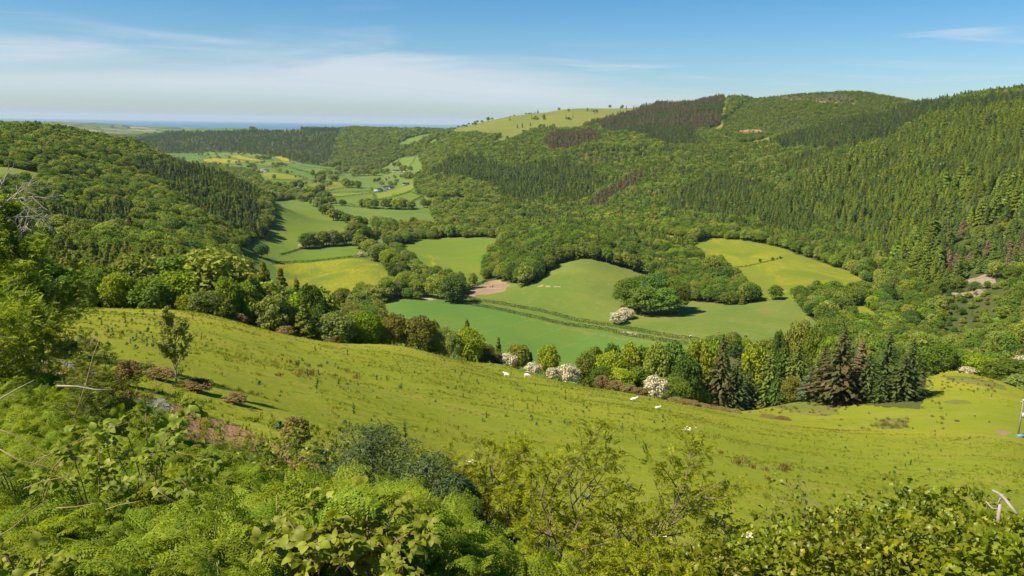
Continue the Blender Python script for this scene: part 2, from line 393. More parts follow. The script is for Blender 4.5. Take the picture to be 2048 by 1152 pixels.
def foliage(name, col, var=0.25, hue=0.03, trans=0.32, tip=None, spec=0.10, rough=0.65, gain=1.95, tipped=(0.55, 0.95)):
    """leaves: a colour that differs from tree to tree and from spray to spray, partly lit through"""
    m, t, out = new_mat(name)
    oi = t.node('ShaderNodeObjectInfo'); g = t.node('ShaderNodeNewGeometry')
    r2 = t.math('FRACT', t.math('MULTIPLY', oi.outputs['Random'], 17.31))
    isl = g.outputs['Random Per Island']
    val = t.math('ADD', t.math('MULTIPLY', t.math('SUBTRACT', oi.outputs['Random'], 0.5), 2 * var), 1.0)
    val = t.math('MULTIPLY', val, t.math('ADD', 0.74, t.math('MULTIPLY', isl, 0.52)))
    h = t.math('ADD', 0.5, t.math('MULTIPLY', t.math('SUBTRACT', r2, 0.5), 2 * hue))
    col = tuple(min(0.9, c_ * g_ * gain) for c_, g_ in zip(col, (1.13, 1.0, 0.76)))
    if tip: tip = tuple(min(0.9, c_ * (gain if max(tip) < .3 else 1)) for c_ in tip)
    base = (*col, 1)
    if tip: base = t.mix(t.ramp(t.math('FRACT', t.math('MULTIPLY', isl, 7.7)), *tipped), col, tip)
    hs = t.node('ShaderNodeHueSaturation', ins={'Hue': h, 'Value': val, 'Color': base})
    b = t.node('ShaderNodeBsdfPrincipled', ins={'Base Color': hs.outputs[0], 'Roughness': rough, 'Specular IOR Level': spec})
    tr = t.node('ShaderNodeBsdfTranslucent', ins={'Color': t.mix(1.0, hs.outputs[0], (1.25, 1.15, 0.55), 'MULTIPLY')})
    mx = t.node('ShaderNodeMixShader', ins={0: trans + 0.07, 1: b.outputs[0], 2: tr.outputs[0]})
    t.l.new(mx.outputs[0], out.inputs[0])
    return m
F = {
    'oak': foliage('oak_leaves', (0.070, 0.112, 0.0125), 0.28, 0.020),
    'ash': foliage('ash_leaves', (0.108, 0.140, 0.024), 0.22, 0.018),
    'fresh': foliage('fresh_green_leaves', (0.112, 0.158, 0.010), 0.22, 0.018),
    'deep': foliage('deep_green_leaves', (0.048, 0.088, 0.015), 0.25, 0.015),
    'sallow': foliage('sallow_leaves', (0.094, 0.128, 0.034), 0.2, 0.015),
    'copper': foliage('copper_leaves', (0.045, 0.020, 0.018), 0.15, 0.01),
    'pine': foliage('pine_needles', (0.056, 0.088, 0.0165), 0.25, 0.018, 0.16),
    'spruce': foliage('spruce_needles', (0.036, 0.056, 0.017), 0.25, 0.018, 0.10),
    'larch': foliage('larch_needles', (0.092, 0.130, 0.016), 0.22, 0.016, 0.28),
    'oldlarch': foliage('old_larch_needles', (0.090, 0.112, 0.018), 0.18, 0.018, 0.25),
    'browned': foliage('browned_needles', (0.088, 0.070, 0.042), 0.25, 0.015, 0.10),
    'coned': foliage('coned_spruce_needles', (0.040, 0.044, 0.016), 0.15, 0.012, 0.10, tip=(0.066, 0.048, 0.024)),
    'bluespruce': foliage('blue_grey_needles', (0.060, 0.094, 0.062), 0.12, 0.01, 0.10),
    'youngspruce': foliage('young_spruce_needles', (0.026, 0.044, 0.018), 0.12, 0.01, 0.10, tip=(0.080, 0.105, 0.032)),
    'fir': foliage('fir_needles', (0.042, 0.060, 0.018), 0.2, 0.014, 0.12),
    'gorse': foliage('gorse_spines', (0.105, 0.078, 0.032), 0.2, 0.02, 0.10, tip=(0.055, 0.065, 0.018)),
    'blossom': foliage('hawthorn_blossom', (0.66, 0.66, 0.62), 0.05, 0.0, 0.25, tip=(0.15, 0.185, 0.05), tipped=(0.52, 0.80), gain=1.0),
    'hedge': foliage('hedge_leaves', (0.050, 0.062, 0.016), 0.2, 0.02, 0.15, tip=(0.065, 0.085, 0.016), gain=0.95),
}
BARK = plain('bark', (0.125, 0.105, 0.082), 0.9, 0.1, 0.35, 4.0)
PALEBARK = plain('pale_bark', (0.33, 0.27, 0.21), 0.9, 0.1, 0.3, 4.0)
REDBARK = plain('pine_bark', (0.20, 0.13, 0.085), 0.9, 0.1, 0.3, 4.0)

# ------------------------------------------------------------------ mesh helpers
class MB:
    def __init__(s): s.v = []; s.f = []; s.m = []; s.n = 0
    def add(s, V, Fc, mi=0):
        V = np.asarray(V, float).reshape(-1, 3)
        s.v.append(V); s.f += [tuple(int(i) + s.n for i in f) for f in Fc]; s.m += [mi] * len(Fc); s.n += len(V)
    def quads(s, Q, mi=0):
        """Q: (k,4,3) loose quads"""
        k = len(Q); base = s.n
        s.v.append(np.asarray(Q, float).reshape(-1, 3))
        idx = (np.arange(4 * k) + base).reshape(k, 4)
        s.f += [tuple(r) for r in idx.tolist()]; s.m += [mi] * k; s.n += 4 * k
    def tube(s, pts, radii, sides=6, mi=0, cap=True):
        pts = [Vector(p) for p in pts]; rings = []
        for i, p in enumerate(pts):
            d = (pts[min(i + 1, len(pts) - 1)] - pts[max(i - 1, 0)]).normalized()
            u = d.orthogonal().normalized() if i == 0 else (u - d * u.dot(d)).normalized()
            w = d.cross(u)
            rings.append([p + (u * math.cos(2 * math.pi * k / sides) + w * math.sin(2 * math.pi * k / sides)) * radii[i] for k in range(sides)])
        V = [tuple(q) for r in rings for q in r]; Fc = []
        for i in range(len(pts) - 1):
            for k in range(sides):
                a = i * sides + k; b = i * sides + (k + 1) % sides
                Fc.append((a, b, b + sides, a + sides))
        if cap: Fc.append(tuple((len(pts) - 1) * sides + k for k in range(sides))); Fc.append(tuple(reversed(range(sides))))
        s.add(V, Fc, mi)
    def box(s, c, size, rot=None, mi=0, taper=1.0):
        x, y, z = (v / 2 for v in size)
        V = [Vector((sx * x * (taper if sz > 0 else 1), sy * y * (taper if sz > 0 else 1), sz * z)) for sz in (-1, 1) for sy in (-1, 1) for sx in (-1, 1)]
        if rot is not None: V = [rot @ q for q in V]
        s.add([tuple(q + Vector(c)) for q in V], [(0, 2, 3, 1), (4, 5, 7, 6), (0, 1, 5, 4), (2, 6, 7, 3), (0, 4, 6, 2), (1, 3, 7, 5)], mi)
    def mesh(s, name, mats, smooth=False):
        me = bpy.data.meshes.new(name)
        V = np.concatenate(s.v) if s.v else np.zeros((0, 3))
        me.vertices.add(len(V)); me.vertices.foreach_set('co', V.ravel())
        ls = np.array([len(f) for f in s.f], np.int32)
        me.loops.add(int(ls.sum())); me.loops.foreach_set('vertex_index', np.fromiter((i for f in s.f for i in f), np.int32, int(ls.sum())))
        me.polygons.add(len(s.f)); me.polygons.foreach_set('loop_start', np.concatenate([[0], np.cumsum(ls)[:-1]]).astype(np.int32))
        me.polygons.foreach_set('material_index', np.array(s.m, np.int32))
        if smooth: me.polygons.foreach_set('use_smooth', np.ones(len(s.f), bool))
        for m in (mats if isinstance(mats, (list, tuple)) else [mats]): me.materials.append(m)
        me.update(calc_edges=True); me.validate()
        return me

def link(name, data, parent=None, **props):
    o = bpy.data.objects.new(name, data); C.objects.link(o)
    if parent is not None: o.parent = parent
    for k, v in props.items(): o[k] = v
    return o
def thing(name, label, cat, loc=(0, 0, 0), rz=0.0, group=None, s=1.0):
    o = bpy.data.objects.new(name, None); C.objects.link(o)
    o.location = loc; o.rotation_euler = (0, 0, rz)
    o.scale = s if isinstance(s, (tuple, list)) else (s, s, s)
    o.empty_display_size = 0.2
    o['label'] = label; o['category'] = cat
    if group: o['group'] = group
    return o
def copy_thing(src, label, loc, rz=0.0, s=1.0, group=None):
    r = src.copy(); C.objects.link(r); r.location = loc; r.rotation_euler = (0, 0, rz)
    r.scale = s if isinstance(s, (tuple, list)) else (s, s, s)
    r['label'] = label
    if group: r['group'] = group
    for ch in list(src.children):
        c = ch.copy(); C.objects.link(c); c.parent = r
        for g in list(ch.children):
            d = g.copy(); C.objects.link(d); d.parent = c
    return r

def unit(v): return v / np.maximum(np.linalg.norm(v, axis=-1, keepdims=True), 1e-9)
def cards(P, N, w, h, rg, jitter=0.5, up=None):
    """quads at P facing roughly N, of width w and length h"""
    k = len(P)
    N = unit(N + rg.normal(0, jitter, (k, 3)))
    a = rg.normal(0, 1, (k, 3)) if up is None else up + rg.normal(0, 0.25, (k, 3))
    U = unit(a - N * (a * N).sum(-1, keepdims=True)); T = np.cross(N, U)
    w = np.broadcast_to(np.asarray(w, float), (k,))[:, None] * rg.uniform(0.7, 1.3, (k, 1)) / 2
    h = np.broadcast_to(np.asarray(h, float), (k,))[:, None] * rg.uniform(0.7, 1.3, (k, 1)) / 2
    return np.stack([P - U * h, P + T * w, P + U * h, P - T * w], 1)   # diamonds read as leaf sprays

def crown_points(seed, R0, z0, z1, n_cl, n_card, squash=0.8, fill=0.12):
    rg = np.random.default_rng(seed)
    zc = (z0 + z1) / 2; hz = (z1 - z0) / 2
    P, N = [], []
    ga = math.pi * (3 - math.sqrt(5))
    for i in range(n_cl):
        f = (i + 0.5) / n_cl
        cz = 1 - 1.75 * f                                   # from the top down past the middle
        rr = math.sqrt(max(0.0, 1 - cz * cz)) if cz > -0.2 else math.sqrt(1 - 0.04) * (1 - 0.25 * (-0.2 - cz))
        a = i * ga + rg.normal(0, 0.35)
        k = rg.uniform(0.62, 0.88)
        c = np.array([math.cos(a) * rr * R0 * k, math.sin(a) * rr * R0 * k, zc + cz * hz * rg.uniform(0.74, 0.9)])
        cr = R0 * rg.uniform(0.27, 0.42)
        q = rg.normal(0, 1, (n_card, 3)); q[:, 2] = np.abs(q[:, 2]) * 1.0 - 0.45 * np.abs(rg.normal(0, 1, n_card)) * (rg.random(n_card) < 0.6)
        q = unit(q)
        rad = cr * rg.uniform(0.78, 1.08, (n_card, 1))
        P.append(c + q * rad * np.array([1, 1, squash])); N.append(q * 0.8 + np.array([0, 0, 0.35]))
    m = int(n_cl * n_card * fill)
    q = unit(rg.normal(0, 1, (m, 3))); k = rg.uniform(0.2, 0.75, (m, 1))
    P.append(np.array([0, 0, zc]) + q * k * np.array([R0, R0, hz])); N.append(q)
    return np.concatenate(P), np.concatenate(N), rg

def broadleaf_shape(seed, R0, z0, z1, n_cl, n_card, size, mi=0, jitter=0.5):
    P, N, rg = crown_points(seed, R0, z0, z1, n_cl, n_card)
    b = MB(); b.quads(cards(P, N, size, size * 1.25, rg, jitter), mi)
    return b
def branches(b, seed, H, R0, z0, r0, n=6, mi=0):
    rg = random.Random(seed)
    top = 0.72 * H
    b.tube([(0, 0, -0.6), (0.05, 0, z0 * 0.6), (rg.uniform(-.2, .2), rg.uniform(-.2, .2), 0.5 * H), (rg.uniform(-.3, .3), rg.uniform(-.3, .3), top)], [r0 * 1.3, r0, r0 * 0.6, r0 * 0.2], 6, mi)
    for i in range(n):
        a = i * 2.4 + rg.uniform(-.4, .4); zz = z0 * 0.7 + (top - z0) * 0.55 * i / n
        ln = R0 * rg.uniform(0.55, 0.85)
        b.tube([(0, 0, zz), (math.cos(a) * ln * .5, math.sin(a) * ln * .5, zz + ln * .45), (math.cos(a) * ln, math.sin(a) * ln, zz + ln * .8)], [r0 * .42, r0 * .28, r0 * .08], 4, mi)

def conifer_shape(seed, H, R0, z0, layers, arms, segs, size, droop=0.25, mi=0, power=0.9, width=0.9, ragged=0.2):
    rg = np.random.default_rng(seed)
    b = MB(); P, N, U, Wd, Ln = [], [], [], [], []
    for i in range(layers):
        f = i / (layers - 1)
        z = z0 + (H * 0.985 - z0) * f ** 0.92
        rl = R0 * ((1 - f) ** power) * (1 - 0.35 * max(0, 0.25 - f) / 0.25) + 0.05 * R0
        na = max(4, int(arms * (0.45 + 0.55 * (1 - f))))
        for k in range(na):
            a = 2 * math.pi * (k + (i % 2) * 0.5) / na + rg.normal(0, 0.18)
            L = rl * rg.uniform(1 - 1.6 * ragged, 1 + ragged)
            dirv = np.array([math.cos(a), math.sin(a), 0.0])
            for s in range(segs):
                g = (s + 0.65) / segs
                zz = z + L * (0.10 * g - droop * g * g * (1 - 0.5 * f)) + rg.normal(0, 0.02 * H / layers * 4)
                P.append(dirv * L * g + np.array([rg.normal(0, .05) * L, rg.normal(0, .05) * L, zz]))
                N.append(np.array([dirv[0] * 0.45, dirv[1] * 0.45, 1.0]))
                U.append(dirv + np.array([0, 0, 0.15 - droop * g]))
                Wd.append(size * width * (0.55 + 0.45 * (1 - f))); Ln.append(L / segs * 1.5 + size * 0.4)
    P, N, U = np.array(P), np.array(N), np.array(U)
    b.quads(cards(P, N, np.array(Wd), np.array(Ln), rg, 0.30, U), mi)
    # the leader
    b.quads(cards(np.array([[0, 0, H * 0.985], [0, 0, H * 0.96], [0, 0, H * 0.93]]), np.array([[1, 0, 0], [0, 1, 0], [1, 1, 0.]]), size * 0.35, size * 1.3, rg, 0.1, np.array([[0, 0, 1.]] * 3)), mi)
    return b

def soft_conifer(seed, H, R0, z0, n_cl, n_card, size, power=0.8, flat=0.55, jitter=0.45):
    """a conifer whose boughs are soft tufts set round a cone (pine, larch)"""
    rg = np.random.default_rng(seed); P, N, ga = [], [], math.pi * (3 - math.sqrt(5))
    for i in range(n_cl):
        f = ((i + .5) / n_cl) ** 1.25
        z = z0 + (H - z0) * f * .95; r = R0 * (1 - f) ** power
        a = i * ga + rg.normal(0, .4); k = rg.uniform(.45, .92)
        c = np.array([math.cos(a) * r * k, math.sin(a) * r * k, z - .10 * r * k])
        cr = R0 * (.34 * (1 - f) ** .8 + .10) * rg.uniform(.8, 1.2)
        q = rg.normal(0, 1, (n_card, 3)); q[:, 2] = np.abs(q[:, 2]) * .9 - .25; q = unit(q)
        P.append(c + q * cr * rg.uniform(.7, 1.05, (n_card, 1)) * np.array([1, 1, flat])); N.append(q * .7 + np.array([math.cos(a) * .25, math.sin(a) * .25, .5]))
    P, N = np.concatenate(P), np.concatenate(N)
    b = MB(); b.quads(cards(P, N, size * .8, size * 1.4, rg, jitter))
    b.quads(cards(np.array([[0, 0, H * .985], [0, 0, H * .95], [0, 0, H * .90]]), np.array([[1, 0, 0], [0, 1, 0], [1, 1, 0.]]), size * .5, size * 1.5, rg, .1, np.array([[0, 0, 1.]] * 3)))
    return b

# ------------------------------------------------------------------ what covers the ground
# each patch: object name, label, category, material, corners as photograph pixels (or (x, None, metres) where a corner is out of sight)
PATCH = []
RAGGED = ('dead_bracken', 'path', 'mud_patch', 'bare_ground', 'rough_pasture', 'heather_patch', 'headland', 'clearing', 'summit_heath', 'rock_scar')
def ragged(q, seed):
    """wear and weeds leave no straight edge: break the outline up"""
    rg = random.Random(seed); out = []
    for (a0, l0), (a1, l1) in zip(q, q[1:] + q[:1]):
        n_ = max(2, min(14, int(math.hypot(a1 - a0, l1 - l0) / .006)))
        am = .30 * math.hypot(a1 - a0, l1 - l0) / n_ + .0006
        for i in range(n_):
            f = i / n_; out.append((a0 + (a1 - a0) * f + rg.gauss(0, am * .7), l0 + (l1 - l0) * f + rg.gauss(0, am)))
    return out
def patch(name, label, cat, mat, poly, dmin=3.0):
    q = []
    for p in poly:
        if len(p) == 3:
            a = float(px_ray(p[0], 400)[0]); q.append((a, math.log(p[2])))
        else:
            q.append(ground_hit(p[0], p[1], dmin))
    if name in RAGGED: q = ragged(q, len(label))
    PATCH.append((name, label, cat, M[mat], np.array(q)))

patch('farmland', 'far coastal farmland of small hedged fields below the sea horizon', 'farmland', 'farmland',
      [(-1500, None, 6300), (-300, None, 6300), (1000, None, 6300), (3200, None, 6300), (3200, None, 20000), (-1500, None, 20000)])
patch('pasture', 'wide sunlit sheep pasture sloping down from the bank to the hedgerow trees', 'pasture', 'pasture',
      [(-1500, None, 14), (-400, None, 14), (400, None, 14), (1000, None, 14), (1600, None, 14), (3200, None, 14), (3200, None, 150), (2500, None, 260), (2120, 770), (2048, 775), (2010, 765), (1965, 752), (1920, 742), (1870, 738), (1852, 752), (1848, 800),
       (1840, 818), (1770, 815), (1700, 808), (1640, 798), (1560, 792), (1480, 798), (1400, 798), (1350, None, 225), (1300, None, 176), (1150, None, 184), (1000, None, 190), (850, None, 178), (800, None, 172), (700, None, 169), (600, None, 168),
       (400, None, 170), (250, None, 164), (150, None, 160), (0, None, 162), (-400, None, 160), (-1500, None, 160)])
patch('valley_floor', 'open grassy valley floor between the far fields and hedges', 'valley floor', 'lush2',
      [(330, 307), (420, 304), (520, 309), (590, 323), (690, 341), (760, 339), (798, 316), (836, 309), (846, 330), (828, 360), (834, 385), (860, 396), (945, 396), (915, 408), (850, 421), (665, 411), (640, 404), (600, 394), (560, 384), (530, 374), (505, 346), (440, 334), (380, 329), (330, 320)], 1150)
patch('valley_floor', 'open meadow land round the long field and the buttercup meadow', 'valley floor', 'lush2',
      [(470, 516), (475, 498), (522, 480), (546, 450), (545, 403), (600, 397), (640, 406), (665, 406), (860, 413), (870, 447), (748, 455), (775, 492), (790, 500), (830, 555), (905, 585), (900, 603), (815, 597), (755, 626), (650, None, 520), (560, None, 560), (500, None, 640)], 480)
patch('firebreak', 'pale firebreak climbing the hillside beside the tall plantation', 'firebreak', 'olive', [(1514, 195), (1522, 196), (1446, 252), (1432, 262), (1424, 262), (1440, 250)], 1200)
patch('clearing', 'pinkish bare clearing on the conifer hillside', 'clearing', 'litter', [(1478, 262), (1500, 259), (1522, 261), (1520, 265), (1490, 266)], 1200)
patch('clearing', 'small pale landing on the wooded spur', 'clearing', 'rock', [(1094, 332), (1101, 331), (1103, 336), (1096, 337)], 1200)
patch('clearing', 'brushy ride with bare trunks showing on the right-hand conifer slope', 'clearing', 'scrubfloor', [(1870, 446), (1900, 425), (1960, 396), (2060, 352), (2060, 366), (1968, 412), (1905, 442), (1885, 456)], 600)
patch('clearing', 'thin brushy gap above the olive pines of the ravine', 'clearing', 'scrubfloor', [(1560, 352), (1600, 342), (1650, 333), (1655, 338), (1605, 350), (1565, 358)], 900)
patch('dingle_floor', 'brambly floor of the dingle between the sheep pasture and the crop field', 'ground', 'scrubfloor',
      [(640, None, 166), (700, None, 167), (850, None, 176), (1000, None, 187), (1150, None, 182), (1300, None, 174), (1400, 800), (1480, 799), (1560, 793), (1640, 799), (1700, 809), (1840, 819), (1850, 752), (1870, 739), (1960, 752), (2060, 775), (2200, None, 280), (2200, None, 330), (1900, None, 330), (1700, None, 360), (1640, None, 470), (1400, None, 505), (1150, None, 455), (850, None, 480), (740, None, 530), (640, None, 480)])
patch('lane', 'grassy lane between two clipped hedges beside the crop field', 'lane', 'lush2',
      [(920, 586), (960, 600), (1040, 613), (1150, 636), (1230, 651), (1310, 668), (1400, 680), (1440, 689), (1400, 694), (1300, 686), (1230, 676), (1130, 656), (1040, 636), (960, 616), (900, 604)])
patch('rough_pasture', 'rushy rough patch of tawny grass in front of the dark spruces', 'rough grass', 'rushy',
      [(1440, 800), (1500, 793), (1580, 792), (1640, 800), (1690, 812), (1660, 832), (1600, 828), (1540, 815), (1480, 822)])
patch('rough_pasture', 'small tawny rush bed on the lower pasture right of the spruces', 'rough grass', 'rushy', [(1760, 838), (1810, 836), (1815, 850), (1770, 860), (1745, 848)])
patch('rough_pasture', 'strip of brown rushes along the top hedge of the lower pasture', 'rough grass', 'rushy', [(1880, 752), (1940, 755), (2010, 772), (2015, 782), (1960, 772), (1900, 762)])
patch('bare_ground', 'bare pale stony patch on the lower pasture by the spruces', 'bare ground', 'olive', [(1886, 802), (1905, 799), (1935, 801), (1948, 806), (1915, 809), (1895, 808)])
patch('bare_ground', 'bare trampled earth around the lone pole at the pasture edge', 'bare ground', 'mud', [(1990, 862), (2010, 860), (2022, 866), (2012, 872), (1998, 870)])
patch('bank', 'steep bank of leaf litter under the bracken and brambles', 'bank', 'bankfloor',
      [(-1500, None, 0.55), (3200, None, 0.55), (3200, None, 22), (1600, None, 23), (1300, None, 25), (1100, 1040), (1000, 1030), (900, 1005), (760, 965), (640, 925), (560, 888), (480, 850), (400, 824), (330, 802), (265, 785), (190, 745), (100, 716), (60, 712), (-100, 708), (-400, None, 42), (-1500, None, 42)])
patch('dead_bracken', 'reddish strip of dead bracken litter along the foot of the bank', 'dead bracken', 'litter',
      [(1200, 1068), (1100, 1046), (1000, 1034), (900, 1009), (760, 970), (640, 929), (560, 892), (480, 854), (400, 828), (330, 806), (265, 789), (190, 749), (130, 728), (110, 735), (190, 782), (265, 822), (330, 840), (400, 868), (480, 892), (560, 925), (640, 962), (760, 1012), (900, 1045), (1000, 1065), (1100, 1078)])
patch('path', 'grey shale path running down beside the big ash tree', 'path', 'shale',
      [(-60, 728), (30, 728), (75, 733), (110, 743), (150, 758), (195, 777), (180, 784), (130, 768), (90, 755), (40, 744), (-60, 740)])
patch('path', 'short grey shale stretch of the path beyond the rowan sapling', 'path', 'shale', [(60, 714), (95, 713), (150, 727), (200, 740), (190, 748), (130, 733), (80, 722)])
patch('path', 'small grey shale scar in the dead bracken strip', 'path', 'shale', [(290, 798), (325, 797), (350, 812), (330, 825), (300, 815)])

patch('crop_field', 'bluish green field of young crop with faint drill lines beside the lane', 'field', 'crop',
      [(752, 628), (790, 607), (815, 599), (862, 600), (905, 603), (960, 613), (1040, 633), (1130, 653), (1230, 673), (1300, 683), (1360, 688), (1420, 692), (1400, None, 470), (1150, None, 440), (1000, None, 440), (850, None, 470), (760, None, 520)])
patch('pasture_field', 'cattle pasture in front of the knoll wood and round the oak clump', 'field', 'knoll',
      [(925, 590), (965, 566), (1005, 562), (1055, 574), (1085, 550), (1115, 529), (1150, 519), (1190, 520), (1240, 532), (1290, 548), (1330, 570), (1375, 600), (1430, 606), (1490, 610), (1510, 601), (1560, 599), (1592, 603), (1605, 622), (1645, 655), (1645, 680), (1560, None, 500), (1430, 690), (1400, 684), (1310, 673), (1230, 656), (1150, 641), (1040, 619), (960, 605)])
patch('mud_patch', 'brown trampled mud round the cattle feeder by the wood', 'mud', 'mud', [(926, 590), (950, 575), (978, 562), (1000, 560), (1018, 572), (1005, 583), (985, 588), (955, 590), (935, 594)])
patch('mud_patch', 'dry worn patch at the top of the cattle pasture', 'worn ground', 'olive', [(1512, 622), (1530, 616), (1548, 620), (1545, 626), (1525, 626)])
patch('bare_ground', 'narrow bare earth streak across the cattle pasture by the knoll wood', 'bare ground', 'mud', [(1068, 570), (1090, 571), (1142, 574), (1142, 575.5), (1090, 573.5), (1068, 572.5)])
patch('headland', 'pale dry headland edge of the crop field along the lane', 'headland', 'olive', [(1040, 634), (1130, 654), (1180, 664), (1230, 674), (1300, 684), (1362, 689), (1362, 690.5), (1300, 686.5), (1230, 678), (1180, 668.5), (1130, 657), (1040, 635.5)])
patch('lane', 'grassy lane between the two hedges beside the crop field', 'lane', 'track', [(1240, 661.5), (1262, 664), (1282, 669), (1282, 671.5), (1262, 668), (1240, 664.5)])
patch('track_end', 'pale stony gateway at the top corner of the crop field', 'gateway', 'track', [(845, 598), (860, 593), (885, 591), (885, 596), (865, 600), (850, 601)])
patch('buttercup_meadow', 'yellow buttercup meadow behind the larches with a pole in it', 'field', 'butter',
      [(548, 527), (590, 526), (640, 523), (715, 517.5), (742, 522), (772, 536), (797, 549), (812, 563), (790, 585), (740, 600), (700, 612), (640, 620), (590, 600), (560, 560)])
patch('strip_field', 'narrow green field between the hedge and the buttercup meadow', 'field', 'lush', [(536, 521), (570, 513), (600, 508), (660, 501), (720, 493), (726, 500), (722, 513), (690, 516), (640, 520), (590, 523.5), (545, 525)])
patch('long_field', 'big lush field running along the dark left-hand wood', 'field', 'lush', [(545, 406), (590, 409), (640, 424), (672, 437), (702, 450), (700, 466), (680, 478), (640, 488), (610, 493), (570, 505), (520, 516), (470, 512), (470, 500), (520, 482), (545, 452)])
patch('silage_field', 'smooth mid green field with a hedge of round trees behind', 'field', 'lush2', [(665, 411), (740, 417), (800, 419), (855, 419), (862, 428), (850, 437), (815, 444), (750, 450), (715, 441), (685, 426)])
patch('dome_field', 'rounded bright green field left of the knoll wood', 'field', 'lush', [(785, 494), (840, 479), (900, 474.5), (960, 475), (1004, 478), (990, 500), (968, 540), (970, 562), (930, 580), (905, 575), (850, 548), (815, 520)])
patch('slip_field', 'thin green slip of field behind the tree belt', 'field', 'lush2', [(748, 451), (780, 451), (830, 445), (870, 446), (900, 451), (870, 455), (800, 456)])
patch('slip_field', 'thin pale slip of field behind the round trees of the dome field', 'field', 'cool', [(915, 455), (960, 450), (1010, 446), (1040, 444), (1035, 452), (990, 460), (950, 466), (915, 462)])
patch('slip_field', 'small pale paddock in the hilltop wood', 'field', 'cool', [(1030, 440), (1045, 434), (1100, 438), (1105, 442), (1060, 445), (1040, 444)])
patch('buttercup_meadow', 'small far corner of buttercup meadow under the conifer hillside', 'field', 'butter2', [(1255, 460), (1300, 464), (1350, 472), (1392, 480), (1372, 490), (1350, 492), (1310, 482)])
patch('buttercup_meadow', 'upper buttercup meadow below the pine slope', 'field', 'butter2', [(1357, 497), (1385, 487), (1412, 477), (1475, 478), (1520, 486), (1575, 498), (1592, 509), (1560, 521), (1510, 530), (1460, 538), (1432, 532)])
patch('buttercup_meadow', 'lower buttercup meadow in front of the conifer edge', 'field', 'butter2', [(1448, 545), (1432, 536), (1460, 538), (1510, 530), (1560, 521), (1592, 509), (1602, 511), (1640, 524), (1700, 543), (1752, 574), (1748, 590), (1700, 594), (1640, 594), (1590, 600), (1560, 598), (1512, 600), (1495, 590), (1470, 565)])
patch('paddock', 'small yellowish paddock beside the tall ash clump', 'field', 'butter2', [(1698, 615), (1722, 606), (1764, 634), (1752, 646), (1720, 652), (1706, 640)])
patch('paddock', 'small green paddock among the lower right woods', 'field', 'lush', [(1975, 640), (1995, 633), (2070, 644), (2070, 654), (2030, 652), (1990, 648)])
patch('paddock', 'green glade behind the hedge of the lower pasture', 'field', 'lush', [(1965, 720), (1985, 716), (2010, 722), (2000, 735), (1985, 738)])
patch('rock_scar', 'pale pink rock scar of a small quarry at the forest foot', 'quarry', 'rock', [(1912, 575), (1930, 562), (1958, 551), (1975, 551), (2005, 568), (1985, 574), (1950, 574)])
patch('forest_track', 'pale vehicle track climbing beside the conifers', 'track', 'track', [(1757, 572), (1762, 571), (1778, 590), (1800, 606), (1812, 602), (1808, 612), (1792, 615), (1772, 596)])
patch('hill_meadow', 'sunlit meadow in the left-hand wood', 'field', 'bright', [(-60, 335), (40, 337), (60, 341), (80, 347), (90, 358), (108, 364), (80, 368), (40, 370), (-60, 374)])
patch('paddock', 'narrow green paddock at the foot of the left-hand wood', 'field', 'lush', [(76, 499), (110, 500), (150, 503), (170, 508), (120, 514), (82, 511)])
patch('hill_meadow', 'sloping green field on the spur behind the left-hand wood', 'field', 'lush2', [(216, 292), (240, 296), (262, 300), (290, 309), (303, 315), (296, 322), (270, 320), (240, 312), (225, 305)], 1350)
# the far valley floor
patch('far_field', 'pale green far field at the foot of the dark forest hill', 'field', 'cool', [(330, 314), (350, 310), (385, 309), (413, 312), (400, 317), (360, 319), (335, 318)], 1700)
patch('far_field', 'long yellow field beyond the village trees', 'field', 'yellow', [(398, 321), (420, 316), (450, 317), (480, 321), (497, 323), (480, 326), (440, 325), (410, 324)], 1700)
patch('far_field', 'second yellow strip below the long far yellow field', 'field', 'yellow', [(450, 312), (480, 311), (500, 316), (530, 321), (510, 322.5), (480, 319.5)], 1700)
patch('far_field', 'golden buttercup field at the far bend of the valley', 'field', 'yellow', [(544, 313), (560, 312.5), (578, 318), (580, 324), (562, 322)], 1700)
patch('far_field', 'pale yellow strip in front of the golden field', 'field', 'butter2', [(506, 327), (530, 323.5), (556, 322), (582, 325), (590, 328), (560, 330), (520, 331)], 1700)
patch('far_field', 'cool green far field left of the hedge line', 'field', 'cool', [(495, 331), (520, 332), (545, 334), (530, 336), (500, 335)], 1700)
patch('far_field', 'cool green far field under the round wood', 'field', 'cool', [(568, 328), (612, 328), (650, 333), (680, 337), (678, 340), (640, 336.5), (580, 335)], 1700)
patch('far_field', 'wide far green field crossed by a dark hedge', 'field', 'lush2', [(583, 336.5), (640, 338), (680, 341), (672, 347), (645, 351), (620, 346)], 1700)
patch('far_field', 'pale green far field with lone round trees', 'field', 'cool', [(548, 337), (580, 337), (616, 347), (640, 353), (622, 358), (590, 351), (560, 344)], 1500)
patch('far_field', 'yellow far field below the white farmhouses', 'field', 'butter2', [(516, 344), (545, 344.5), (587, 350.5), (616, 359), (600, 361.5), (545, 359.5), (530, 352)], 1500)
patch('far_field', 'green strip below the yellow far field', 'field', 'lush2', [(535, 361), (560, 361), (622, 362), (624, 367), (590, 367.5), (545, 365)], 1500)
patch('far_field', 'yellow olive far field beside the river trees', 'field', 'butter2', [(608, 369), (640, 365), (675, 362), (706, 364), (690, 372), (660, 379), (620, 377)], 1300)
patch('far_field', 'green far field right of the river', 'field', 'lush2', [(652, 384), (668, 379), (700, 376), (744, 377), (744, 383), (700, 384.5), (665, 386)], 1300)
patch('far_field', 'thin light green strip below the hedge', 'field', 'bright', [(648, 389), (665, 387), (700, 386), (742, 385), (742, 388), (700, 392), (660, 396)], 1200)
